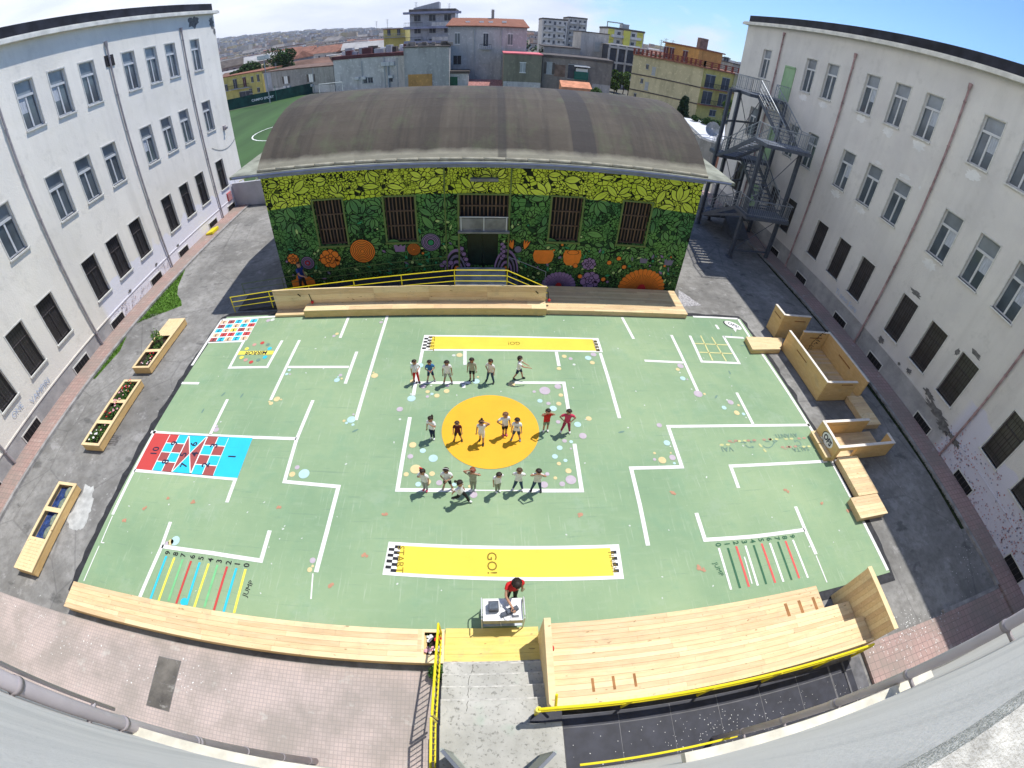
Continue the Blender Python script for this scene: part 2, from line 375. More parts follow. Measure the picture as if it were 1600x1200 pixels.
sheet('asphalt_yard', [(-19.6, -.3), (19.6, -.3), (19.6, 40), (-19.6, 40)], -.02, M_ASPH)
# tar edge round the court, wavy outside
def wavy(p0, p1, off, amp, n=40):
    out = []
    for k in range(n + 1):
        f = k / n; x = p0[0] + (p1[0] - p0[0]) * f; y = p0[1] + (p1[1] - p0[1]) * f
        d = Vector((p1[0] - p0[0], p1[1] - p0[1])).normalized(); nx, ny = -d.y, d.x
        w = off + random.uniform(-amp, amp); out.append((x + nx * w, y + ny * w))
    return out
CN = [(-12.78, 3.0), (-12.58, 16.98), (12.86, 16.95), (13.02, 3.22)]
sheet('tar_edge', wavy(CN[0], CN[1], .30, .07) + wavy(CN[1], CN[2], .30, .06) + wavy(CN[2], CN[3], .20, .10) + [(13.1, 2.9), (-12.9, 2.9)], -.011, M_TAR)
court = sheet('court', CN, -.003, M_COURT)
def worn(name, c, amt=.5, thr=.64):
    """floor paint: slightly uneven roller coat, worn through in small flecks and streaks"""
    mt, t, b = newmat(name)
    q = ramp(t, noise(t, 1.1, 5, .6), .3, .7, tuple(k * .88 for k in c), c)
    q = mix(t, mth('MULTIPLY', ramp(t, noise(t, 5, 6, .75), thr, thr + .06), amt, tree=t), q, (.27, .37, .22))
    q = mix(t, mth('MULTIPLY', ramp(t, noise(t, 1.5, 6, .7, sc=(.5, 6, 1)), .58, .66), .16, tree=t), q, tuple(k * .55 for k in c))
    t.links.new(q, b.inputs['Base Color']); b.inputs['Roughness'].default_value = .72; bump(t, b, noise(t, 25, 4), .2, .01); return mt
M_LINE = worn('court_line_white', (.80, .80, .77), .5, .62)
# painted maze
paint = MB()
def pl(mb, pts, w, z=.004, m=0):
    """painted line through ground points, mitred"""
    P_ = [Vector(p) for p in pts]; n_ = len(P_); Lp = []; Rp = []
    for k in range(n_):
        d0 = (P_[k] - P_[k - 1]).normalized() if k else (P_[1] - P_[0]).normalized()
        d1 = (P_[k + 1] - P_[k]).normalized() if k < n_ - 1 else d0
        nn = Vector((-(d0 + d1).y, (d0 + d1).x)).normalized(); s = w / 2 / max(.35, nn.dot(Vector((-d0.y, d0.x))))
        Lp.append(P_[k] + nn * s); Rp.append(P_[k] - nn * s)
    for k in range(n_ - 1):
        mb.face([(*Rp[k], z), (*Rp[k + 1], z), (*Lp[k + 1], z), (*Lp[k], z)], m)
def gl(*px): return [G(*p) for p in px]
def sub(p, q, n): return [(p[0] + (q[0] - p[0]) * k / n, p[1] + (q[1] - p[1]) * k / n) for k in range(n + 1)]
W_ = .13
for seg in [
    [(432, 494.5), (347, 499.5)], [(347, 499.5), (300, 571)], [(243, 672), (209, 736), (176, 804)], [(284, 598.5), (311, 599)],
    [(324, 535), (352, 534), (381, 533), (358.5, 574.5), (417.5, 573.5), (441, 532)],
    [(468, 531.5), (423, 625)], [(450, 573.5), (545, 573.4)], [(557.5, 549.5), (539.5, 599.5)], [(544.5, 495.5), (531.5, 528)], [(605.5, 493), (580, 575), (556, 656.5)],
    [(355.5, 624), (328.5, 679)], [(236, 675), (300, 679), (400, 683.5), (463, 685.5)], [(210, 735), (290, 741), (368, 748.5), (354.5, 785)],
    [(489, 625.5), (463, 688), (444.5, 752.5), (485, 756.3), (529, 760.3), (511, 830), (494, 894)],
    [(421.5, 829), (408, 876), (330, 864), (253, 853.5)], [(266.5, 815.5), (253, 853.5), (218, 934)],
    [(972, 496), (990, 529.5)], [(938, 552), (950, 590), (968, 653.5)],
    [(1049, 523.5), (1070, 567), (1091, 613)], [(1007, 563.5), (1067, 566.5)], [(1078, 524.5), (1096.5, 565), (1155, 567.5), (1130, 525)], [(1131, 526), (1162, 528)],
    [(1118.5, 507.5), (1123, 514.5)], [(1151, 613.5), (1177, 663.5)],
    [(1265, 664), (1155, 665), (1044, 666.3), (1055, 698), (1065.5, 729.5), (986, 731.5), (1000, 790), (1012.5, 852.5)],
    [(1292, 720.5), (1220, 724.5), (1141.5, 728.3), (1154, 762.5)], [(1088, 801.5), (1101.5, 843.5), (1180, 838), (1257, 827.8)], [(1243, 791.5), (1258, 828), (1275, 866)],
    [(1083, 494.8), (1112, 495.8), (1153, 498.2)], [(1153, 498.2), (1176, 534)], [(1186, 546), (1263, 663), (1300, 722), (1329, 777)], [(1349, 815), (1387, 891)],
    [(660, 548), (650, 597)], [(649.5, 597), (646, 618)], [(650, 598), (735, 598)], [(726.5, 548), (726.5, 570)], [(724.5, 599), (724.5, 606)],
    [(803, 597.8), (881, 598.2), (888, 640)], [(869, 549), (873.5, 572)], [(640.5, 652), (621, 765.5), (690, 765.8), (737, 766)], [(817, 766.5), (909, 766.5), (897.5, 693.5)],
]:
    pl(paint, gl(*seg), W_)
for seg in [[(737, 766), (817, 766.5)], [(489, 896), (486, 936)], [(1275, 868), (1292, 910)], [(176, 806), (158, 848)], [(155, 853), (131, 908)], [(159, 848), (163, 848)], [(1163, 870), (1175, 912)]]:
    pl(paint, gl(*seg), .04)
paint.build('maze_lines', M_LINE, court)
# coloured dots and smudges
M_DY = flat('dot_cream', (.66, .54, .28)); M_DB = flat('dot_blue', (.44, .62, .62)); M_DP = flat('dot_pink', (.48, .41, .46)); M_DR = flat('dot_red', (.46, .24, .15)); M_DG = flat('dot_grey', (.15, .25, .2)); M_DW = flat('dot_white', (.58, .62, .56))
dots = MB()
D6 = lambda L_: [(600 + x / 4.445, 540 + y / 4.445, r / 4.445, c) for x, y, r, c in L_]
DL = D6([(485, 68, 12, 5), (525, 66, 22, 0), (250, 138, 24, 1), (195, 120, 14, 5), (197, 247, 16, 0), (640, 248, 25, 1), (653, 218, 8, 0), (272, 284, 20, 2), (328, 278, 8, 5), (440, 278, 15, 2), (303, 320, 15, 0), (333, 336, 12, 1), (302, 354, 12, 2), (368, 348, 19, 0), (435, 316, 20, 0), (191, 368, 29, 1), (188, 337, 8, 5), (110, 442, 22, 2), (111, 512, 9, 5), (200, 690, 25, 0), (270, 730, 21, 1), (342, 783, 32, 1), (183, 770, 20, 2), (220, 858, 38, 0), (154, 894, 18, 0), (334, 890, 20, 0), (238, 963, 20, 1), (305, 946, 22, 0), (384, 953, 22, 2), (425, 862, 18, 2), (488, 965, 16, 1), (595, 978, 12, 0), (622, 1036, 27, 2),
    (1215, 160, 16, 0), (1252, 75, 17, 0), (1296, 91, 14, 2), (1320, 132, 10, 5), (1418, 86, 22, 1), (1447, 119, 17, 0), (1455, 62, 20, 2), (886, 268, 25, 0), (1117, 313, 38, 2), (1208, 284, 24, 2), (1043, 320, 12, 2), (1228, 344, 16, 0), (1083, 384, 18, 1), (1142, 402, 15, 2), (1214, 404, 18, 0), (1175, 437, 25, 1), (1210, 530, 16, 2), (1345, 548, 24, 1), (1422, 507, 20, 0), (1381, 627, 26, 2), (1254, 662, 16, 2), (1300, 668, 13, 1), (1220, 710, 20, 1), (1298, 716, 8, 2), (1187, 770, 20, 1), (1260, 798, 14, 1), (1215, 820, 15, 0), (1281, 870, 21, 0), (1190, 920, 13, 0), (1134, 892, 15, 2), (1298, 932, 37, 2), (1112, 966, 27, 2), (1238, 961, 20, 2)])
DL += [(300 + x / 5, 480 + y / 5, r / 5, c) for x, y, r, c in [(760, 492, 12, 1), (740, 523, 12, 1), (765, 524, 8, 2), (663, 718, 24, 0), (618, 752, 16, 0), (697, 722, 8, 0), (605, 738, 9, 0), (1132, 570, 22, 1), (1160, 532, 14, 2), (1170, 558, 9, 0), (1142, 546, 8, 1), (1427, 535, 27, 0), (1418, 510, 8, 0), (1245, 878, 33, 1), (1188, 888, 12, 0), (1208, 905, 12, 1), (1262, 838, 9, 2), (1258, 918, 12, 1), (190, 958, 20, 2), (194, 930, 9, 2), (225, 896, 6, 5), (1133, 208, 14, 0), (1110, 225, 13, 2), (1478, 118, 14, 2), (1488, 97, 7, 5), (630, 98, 16, 5), (596, 104, 16, 2)]]
DL += [(400 + x / 4.286, 620 + y / 4.286, r / 4.286, c) for x, y, r, c in [(322, 516, 36, 1), (276, 473, 16, 2), (243, 519, 20, 0), (380, 1096, 20, 2), (360, 1158, 17, 0), (380, 1134, 9, 0)]]
DL += [(960 + x / 3.636, 620 + y / 3.636, r / 3.636, c) for x, y, r, c in [(255, 162, 15, 2), (298, 262, 18, 1), (272, 360, 22, 0), (330, 345, 18, 2), (228, 320, 8, 0), (228, 356, 9, 2), (341, 378, 8, 1), (320, 319, 5, 0), (318, 282, 5, 5), (623, 62, 13, 1), (660, 31, 16, 2), (695, 91, 15, 0), (734, 98, 9, 1), (705, 48, 7, 0), (640, 18, 5, 5), (748, 118, 4, 5)]]
DL += [(1020 + x / 4.617, 480 + y / 4.617, r / 4.617, c) for x, y, r, c in [(200, 424, 22, 2), (180, 449, 14, 0), (216, 514, 19, 1), (195, 472, 6, 5), (249, 521, 7, 2), (327, 625, 30, 2), (373, 626, 9, 0), (280, 592, 6, 5)]]
DL += [(267, 847, 4.2, 0), (274, 845, 6.8, 1), (261, 849, 3, 2), (437, 842, 1, 5)]
for x, y, r, c in DL:
    g = G(x, y); g2 = G(x + r, y); dots.disc(g, math.hypot(g2[0] - g[0], g2[1] - g[1]), .006, 20, c)
for x, y in [(264, 777), (301, 785), (226, 794), (194, 814), (435, 794), (600, 804), (570, 868), (517, 915), (905, 805), (1052, 770), (1098, 891), (1229, 767), (1284, 786), (1326, 798), (1093, 886)]:
    g = G(x, y)
    for k in range(4):
        dots.disc((g[0] + random.uniform(-.07, .07), g[1] + random.uniform(-.05, .05)), random.uniform(.03, .07), .005 + k * .001, 9, 3, random.uniform(.03, .06), random.uniform(0, 3))
for x, y in [(349, 616), (378, 618), (317, 642), (555, 673), (1140, 582), (1160, 540), (1119, 620), (971, 675), (1143, 523)]:
    g = G(x, y); dots.disc(g, .13, .005, 9, 4, .04, random.uniform(0, 3))
random.seed(11)
for k in range(90):
    g = (random.uniform(-12, 12.4), random.uniform(3.6, 16.4)); dots.disc(g, random.uniform(.015, .05), .0045, 7, 5, random.uniform(.01, .03), random.uniform(0, 3))
dots.build('painted_dots', [M_DY, M_DB, M_DP, M_DR, M_DG, M_DW], court)
# orange circle
M_ORA = worn('circle_yellow', (.82, .43, .012), .25, .68)
c_ = MB(); c_.disc((.258, 9.963), 1.637, .008, 72); c_.build('yellow_circle', M_ORA, court)
# racing lanes
M_LANE = worn('lane_yellow', (.84, .63, .06), .25, .68); M_BLK = flat('black_paint', (.018, .018, .022)); M_OLV = flat('lane_letters', (.22, .15, .01))
def lane(tl, tr, br, bl, rows):
    mb = MB(); P4 = [Vector(G(*p)) for p in (tl, tr, br, bl)]
    def q(u, v, z): a = P4[0].lerp(P4[1], u); b2 = P4[3].lerp(P4[2], u); c = a.lerp(b2, v); return (c.x, c.y, z)
    mb.face([q(0, 0, .004), q(1, 0, .004), q(1, 1, .004), q(0, 1, .004)], 0)
    wl = (P4[1] - P4[0]).length; hl = (P4[3] - P4[0]).length; tu = .11 / wl; tv = .10 / hl; cu = .36 / wl
    mb.face([q(cu, tv, .008), q(1 - cu * .75, tv, .008), q(1 - cu * .75, 1 - tv, .008), q(cu, 1 - tv, .008)], 1)
    st = (1 - 2 * tv) / rows
    for k in range(rows):
        for cidx, (a, b2) in enumerate(((cu * .12, cu * .56), (cu * .56, cu))):
            if (k + cidx) % 2: mb.face([q(a, tv + k * st, .010), q(b2, tv + k * st, .010), q(b2, tv + k * st + st, .010), q(a, tv + k * st + st, .010)], 2)
        if k % 2: mb.face([q(1 - cu * .72, tv + k * st, .010), q(1 - cu * .30, tv + k * st, .010), q(1 - cu * .30, tv + k * st + st, .010), q(1 - cu * .72, tv + k * st + st, .010)], 2)
    return mb
ln = lane((607.5, 846.5), (967, 850.5), (975, 904.5), (597.5, 898), 9)
ground_text(ln, 'START', 625, 874, .28, -88, 3, .012, .0); ground_text(ln, 'GO!', 768, 880, .37, -90, 3, .012, .002); ground_text(ln, 'FINISH', 957, 878, .22, -88, 3, .012, .0)
ln.build('near_racing_lane', [M_LINE, M_LANE, M_BLK, M_OLV], court)
ln = lane((663, 523.5), (935, 528.5), (942, 550.5), (657, 548), 8)
ground_text(ln, 'START', 674, 537, .34, -88, 3, .012, .0); ground_text(ln, 'GO!', 803, 536.5, .28, 180, 3, .012, .002); ground_text(ln, 'FINISH', 931, 540.5, .26, -88, 3, .012, .0)
ln.build('far_racing_lane', [M_LINE, M_LANE, M_BLK, M_OLV], court)
# hopscotch
M_RED = worn('paint_red', (.55, .055, .05), .25, .68); M_MAR = worn('paint_maroon', (.36, .075, .07), .25, .68); M_CYAN = worn('paint_cyan', (.02, .54, .78), .25, .68); M_PEACH = flat('paint_peach', (.80, .52, .33)); M_SUNY = flat('paint_sun_yellow', (.86, .72, .10)); M_INK = flat('ink', (.02, .02, .05))
hp = MB(); HP = [Vector(G(180 + x / 6.667, 660 + y / 6.667)) for x, y in ((412, 112), (1432, 163), (1275, 580), (215, 484))]
def hq(u, v, z=.004): a = HP[0].lerp(HP[1], u); b2 = HP[3].lerp(HP[2], u); c = a.lerp(b2, v); return (c.x, c.y, z)
def hrect(u0, u1, v0, v1, m_, z=.004): hp.face([hq(u0, v0, z), hq(u0, v1, z), hq(u1, v1, z), hq(u1, v0, z)], m_)
hrect(0, 1, 0, 1, 2)
hrect(0, .175, 0, 1, 0, .006); hrect(.782, 1, 0, 1, 1, .006)
for i, (a, b2) in enumerate(((.18, .275), (.28, .375))):
    for j in range(4): hrect(a + .002, b2, j / 4 + .01, (j + 1) / 4 - .01, (3 if (i + j) % 2 == 0 else 1) if not (i == 0 and j == 0) else 0, .006)
for i, (a, b2) in enumerate(((.575, .675), (.68, .778))):
    for j in range(4): hrect(a + .002, b2, j / 4 + .01, (j + 1) / 4 - .01, 3 if (i + j) % 2 == 0 else 1, .006)
tl, tr, bl_, br_, cc = (.382, 0), (.568, 0), (.382, 1), (.568, 1), (.475, .5)
for tri, m_ in (((tl, tr, cc), 1), ((bl_, br_, cc), 1), ((tl, bl_, cc), 3), ((tr, br_, cc), 3)):
    mcx = sum(p[0] for p in tri) / 3; mcy = sum(p[1] for p in tri) / 3
    hp.face([hq(p[0] + (mcx - p[0]) * .07, p[1] + (mcy - p[1]) * .07, .006) for p in tri], m_)
for s, u, v in (('10', .11, .5), ('9', .275, .25), ('8', .275, .75), ('6', .475, .24), ('7', .475, .80), ('5', .42, .53), ('4', .53, .5), ('3', .678, .25), ('2', .678, .75), ('1', .885, .5)):
    ground_text(hp, s, 0, 0, .42, 90, 4, .010, .008, g=hq(u, v)[:2])
hp.build('hopscotch', [M_RED, M_CYAN, M_WHITE, M_MAR, M_INK], court)
# number grid
ng = MB(); NP = [Vector(G(320 + x / 16, 485 + y / 16)) for x, y in ((430, 250), (1350, 205), (1050, 745), (90, 795))]
def nq(u, v, z=.004): a = NP[0].lerp(NP[1], u); b2 = NP[3].lerp(NP[2], u); c = a.lerp(b2, v); return (c.x, c.y, z)
ng.face([nq(0, 0), nq(0, 1), nq(1, 1), nq(1, 0)], 0)
rows_ = [('PMCPC', '31232'), ('MCPCR', '12321'), ('CPYMP', '23513'), ('PRRCR', '31121'), ('MCPCP', '12323')]
for j, (cs, ds) in enumerate(rows_):
    for i in range(5):
        ng.face([nq(i / 5 + .012, j / 5 + .02, .006), nq(i / 5 + .012, j / 5 + .18, .006), nq(i / 5 + .188, j / 5 + .18, .006), nq(i / 5 + .188, j / 5 + .02, .006)], 'xPMCRY'.index(cs[i]))
        ground_text(ng, ds[i], 0, 0, .30, 180, 6, .010, .006, g=nq(i / 5 + .1, j / 5 + .1)[:2])
ng.build('number_grid', [M_WHITE, M_PEACH, M_MAR, M_CYAN, M_RED, M_SUNY, M_INK], court)
# jump rulers
M_PGR = flat('paint_pale_green', (.18, .50, .22)); M_DGR = flat('paint_dark_green', (.03, .12, .06)); M_LRED = flat('paint_light_red', (.72, .10, .09))
jr = MB()
zA = lambda x, y: (225 + x / 8.889, 840 + y / 8.889)
for k, (a, b2, m_) in enumerate([((312, 258), (92, 850), 0), ((424, 278), (203, 880), 1), ((540, 300), (340, 880), 2), ((655, 325), (448, 918), 3), ((775, 345), (590, 935), 0), ((900, 362), (700, 965), 1), ((1022, 380), (840, 965), 2), ((1155, 402), (972, 1010), 3), ((1285, 425), (1108, 1030), 0), ((1412, 438), (1252, 1048), 1)]):
    pl(jr, [G(*zA(*a)), G(*zA(*b2))], .075, .005, m_)
jr.disc(G(*zA(555, 890)), .12, .006, 9, 0)
for k, (s, p) in enumerate(zip('9876543210', ((335, 212), (445, 228), (550, 248), (678, 268), (798, 288), (930, 312), (1050, 330), (1182, 350), (1302, 368), (1430, 385)))):
    ground_text(jr, s, *zA(*p), .26, 90, 4, .010, .004)
ground_text(jr, 'JUMP', *zA(1450, 710), .22, 78, 4, .010, 0)
jr.build('left_jump_ruler', [M_CYAN, M_SUNY, M_PGR, M_RED, M_BLK], court)
jr = MB(); zB = lambda x, y: (1090 + x / 8, 820 + y / 8)
for k, (a, b2, m_) in enumerate([((265, 292), (418, 810), 0), ((378, 290), (530, 792), 1), ((482, 268), (642, 775), 2), ((597, 262), (752, 760), 0), ((700, 255), (858, 742), 1), ((800, 235), (970, 725), 2), ((903, 228), (1072, 712), 0), ((1003, 212), (1175, 690), 1), ((1098, 202), (1270, 668), 2), ((1190, 188), (1378, 662), 0)]):
    pl(jr, [G(*zB(*a)), G(*zB(*b2))], .07, .005, m_)
for k, (s, p) in enumerate(zip('0123456789', ((255, 250), (365, 240), (475, 225), (580, 215), (685, 205), (790, 190), (890, 180), (990, 170), (1085, 160), (1180, 145)))):
    ground_text(jr, s, *zB(*p), .26, -90, 3, .010, .004)
ground_text(jr, 'JUMP', *zB(258, 555), .20, -78, 3, .010, 0)
jr.build('right_jump_ruler', [M_WHITE, M_DGR, M_LRED, M_DGR], court)
# mirror game, noughts and crosses, movement game, speech bubble
mg = MB(); zC = lambda x, y: (300 + x / 5, 480 + y / 5)
q4 = [G(*zC(*p)) for p in ((370, 343), (640, 342), (628, 370), (355, 371))]; mg.face([(*p, .006) for p in q4], 0)
ground_text(mg, 'MIRROR', *zC(500, 356), .30, 180, 1, .010, .006)
for x, y, c in [(428, 325, 0), (388, 393, 0), (550, 279, 2), (462, 429, 2), (592, 293, 4), (518, 413, 4), (607, 323, 5), (570, 391, 5), (488, 293, 3), (420, 412, 3)]:
    mg.disc(G(*zC(x, y)), .10, .006, 14, c)
mg.build('mirror_game', [M_SUNY, M_INK, M_RED, flat('faint_red', (.55, .30, .25)), M_DG, M_CYAN], court)
M_PAY = flat('thin_yellow', (.66, .62, .28)); nc = MB(); zD = lambda x, y: (1020 + x / 4.617, 480 + y / 4.617)
for a, b2 in [((345, 205), (432, 385)), ((425, 215), (530, 390)), ((305, 262), (540, 273)), ((335, 325), (572, 335))]: pl(nc, [G(*zD(*a)), G(*zD(*b2))], .06, .005)
nc.build('noughts_and_crosses', M_PAY, court)
mv = MB(); zE = lambda x, y: (1120 + x / 10, 670 + y / 10)
def foot(x, y, m_, a=0):
    g = G(*zE(x, y))
    for s in (-1, 1): mv.disc((g[0] + .13 * s * math.cos(a), g[1] + .13 * s * math.sin(a)), .09, .006, 12, m_, .05, a)
for x, y, c, a in [(125, 250, 0, 0), (250, 190, 1, 0), (395, 190, 0, 0), (540, 182, 1, 0), (785, 167, 1, 0), (890, 165, 0, 0), (715, 300, 0, 1.9), (1125, 158, 0, 0), (1325, 148, 1, 0), (1070, 285, 1, 0), (1185, 280, 1, 0), (1400, 278, 0, 0)]: foot(x, y, c, a)
for a, b2, m_ in [((375, 214), (440, 214), 2), ((215, 214), (285, 214), 1), ((535, 205), (605, 205), 2), ((755, 200), (825, 200), 2), ((865, 190), (930, 190), 2), ((1045, 315), (1100, 312), 1)]: pl(mv, [G(*zE(*a)), G(*zE(*b2))], .03, .006, m_)
for arc in ([(445, 250), (480, 282), (520, 293), (562, 285)], [(720, 262), (760, 290), (810, 298), (860, 275), (898, 215)], [(1220, 195), (1255, 185), (1295, 205), (1318, 240), (1300, 265), (1262, 268), (1245, 250)]): pl(mv, [G(*zE(*p)) for p in arc], .035, .006, 2)
for x, y in ((562, 285), (898, 215), (1222, 196), (440, 214), (930, 190), (535, 205)): mv.disc(G(*zE(x, y)), .07, .007, 3, 2)
ground_text(mv, 'VAI', *zE(160, 315), .32, 180, 2, .010, .0); ground_text(mv, 'SALTA', *zE(1310, 318), .28, 180, 2, .010, .0); ground_text(mv, 'AVANTI', *zE(1088, 105), .30, 180, 2, .010, .0)
mv.build('movement_game', [flat('foot_yellow', (.52, .52, .24)), flat('foot_red', (.40, .25, .18)), M_DG], court)
sb = MB(); zF = lambda x, y: (1110 + x / 17.14, 490 + y / 17.14)
def bubble(mb, c, rx, ry, a, z, m_):
    mb.disc(c, rx, z, 28, m_, ry, a)
ce = G(*zF(605, 315)); cb = G(*zF(575, 318)); bubble(sb, cb, .47, .27, R(-38), .005, 1); bubble(sb, ce, .46, .26, R(-38), .007, 0)
sb.face([(*G(*zF(600, 400)), .007), (*G(*zF(680, 500)), .007), (*G(*zF(700, 420)), .007)], 0)
ground_text(sb, 'OFS!', *zF(610, 315), .30, -38, 2, .012, .006)
sb.build('speech_bubble', [M_WHITE, M_BLK, M_INK], court)
# ---------------------------------------------------------------- pavements, terrace, verges
mb = MB(); mb.box(-19.8, -18.55, -.3, 36, -.04, .09, 0); mb.box(-18.548, -18.40, -.3, 33, -.04, .10, 1); struct(mb.build('left_pavement', [M_PAVE, M_KERB]))
mb = MB(); mb.box(18.45, 19.8, -.3, 37, -.04, .09, 0); mb.box(18.30, 18.448, 1.4, 37, -.04, .10, 1); mb.box(10.5, 18.3, -.4, 1.25, -.04, .09, 0); mb.box(14.6, 18.3, 1.252, 1.4, -.04, .10, 1); struct(mb.build('right_pavement', [M_PAVER, M_KERB]))
mb = MB(); mb.box(-18.4, -1.2, -.4, 2.22, -.04, .02, 0); struct(mb.build('terrace', [M_TILE]))
mb = MB(); mb.box(-8.72, -7.97, .38, 1.76, -.02, .03, 0); mb.box(-8.70, -7.99, .40, 1.055, .03, .036, 1); mb.box(-8.70, -7.99, 1.065, 1.74, .03, .036, 1)
for x, y in ((-8.62, .5), (-8.07, .5), (-8.62, 1.3), (-8.07, 1.3)): mb.box(x - .03, x + .03, y - .02, y + .02, .036, .04, 0)
tag(mb.build('drain_cover', [M_PEEL, tile_mat('cover_plate', (.085, .08, .07), (.10, .095, .085), (.05, .045, .04), .035, .25)], org=(-8.3, 1, 0)), 'long dark metal drain cover set into the pink tiled terrace', 'drain cover')
mb = MB(); g = G(178, 687); mb.box(g[0] - .28, g[0] + .28, g[1] - .28, g[1] + .28, -.03, -.012, 0)
for k in range(5): mb.bar((g[0] - .24, g[1] - .2 + k * .1, -.008), (g[0] + .24, g[1] - .2 + k * .1, -.008), .02, .01, 1)
tag(mb.build('manhole_cover', [M_PEEL, M_GRILLE], org=(*g, 0)), 'small square drain cover beside the middle flower planter', 'drain cover')
# pale cement patches on the asphalt
def blob(pts_px, z, mat, name, jit=.06, n=6):
    P_ = [G(*p) for p in pts_px]; out = []
    for a, b2 in zip(P_, P_[1:] + P_[:1]):
        for k in range(n): f = k / n; out.append((a[0] + (b2[0] - a[0]) * f + random.uniform(-jit, jit), a[1] + (b2[1] - a[1]) * f + random.uniform(-jit, jit)))
    return sheet(name, out, z, mat)
M_PATCH = plain('pale_cement', (.44, .445, .43), .9, .2, 3)
blob([(133, 758), (147, 760), (143, 790), (133, 818), (126, 829), (107, 826), (106, 805), (118, 790)], -.012, M_PATCH, 'cement_patch')
blob([(1060, 452), (1066, 456), (1096, 477), (1060, 479)], -.010, plain('speckled_slab', (.36, .35, .36), .9, .4, 12), 'corner_slab', .02)
# spilt white specks near the foot of the building
sp = MB(); random.seed(5)
for cx_, cy_, rx, ry, nn in [(60, 965, 60, 30, 26), (1440, 975, 60, 30, 70), (1425, 1010, 80, 35, 90), (1380, 985, 50, 30, 40), (280, 1060, 90, 30, 40), (110, 1010, 60, 25, 30), (280, 1150, 30, 15, 30), (1520, 900, 40, 60, 20), (1510, 870, 15, 40, 25)]:
    for k in range(nn):
        g = G(cx_ + random.gauss(0, rx / 2), cy_ + random.gauss(0, ry / 2))
        if abs(g[0]) < 19.4 and g[1] > .1 and not (-12.9 < g[0] < 10.4 and g[1] > 2.2) and not (-1.3 < g[0] < 10.6): sp.disc(g, random.uniform(.008, .032), .1 + random.uniform(.004, .008) if g[0] > 10 and (g[0] > 18.3 or g[1] < 1.25) else (.026 if g[1] < 2.2 and g[0] < 0 else -.008), 6, 0, random.uniform(.006, .02), random.uniform(0, 3))
tag(sp.build('paint_splashes', M_WHITE), 'white paint splashes and specks spilt on the paving', 'paint splashes', kind='stuff')
# grass and moss along the left kerb
def tuft_field(name, polys, n, hmin, hmax, mat, label, seed=1):
    random.seed(seed); mb = MB()
    for poly, cnt in polys:
        P_ = [Vector(p) for p in poly]
        mb.face([(p.x, p.y, -.012) for p in P_])
        tris = [(P_[0], P_[k], P_[k + 1]) for k in range(1, len(P_) - 1)]; ar = [abs((b2 - a).cross(c - a)) for a, b2, c in tris]
        for k in range(cnt):
            a, b2, c = random.choices(tris, ar)[0]; u, v = random.random(), random.random()
            if u + v > 1: u, v = 1 - u, 1 - v
            p = a + (b2 - a) * u + (c - a) * v; h = random.uniform(hmin, hmax); an = random.uniform(0, 6.28); w = random.uniform(.01, .03)
            dx, dy = math.cos(an) * w, math.sin(an) * w; lx, ly = random.uniform(-.04, .04), random.uniform(-.04, .04)
            mb.face([(p.x - dx, p.y - dy, -.01), (p.x + dx, p.y + dy, -.01), (p.x + lx, p.y + ly, h)])
    return tag(mb.build(name, mat), label, 'grass', kind='stuff')
tuft_field('grass', [([(-18.38, 16.9), (-17.9, 17.7), (-17.0, 17.75), (-16.15, 18.3), (-16.5, 18.8), (-17.2, 19.5), (-17.7, 20.4), (-18.38, 22.4)], 2600), ([(-18.38, 12.6), (-18.25, 12.6), (-18.0, 14.6), (-18.38, 15.8)], 500)], 0, .02, .10, M_GRASS, 'bright green grass and moss growing along the kerb of the yard', 3)
tuft_field('moss', [([(18.28, 4.0), (18.28, 26), (18.12, 22), (18.2, 18), (18.05, 12), (18.15, 7), (18.05, 4)], 2200)], 0, .02, .07, plain('dark_moss', (.03, .045, .018), .95, .4, 6), 'dark moss and weeds along the foot of the shaded kerb', 4)
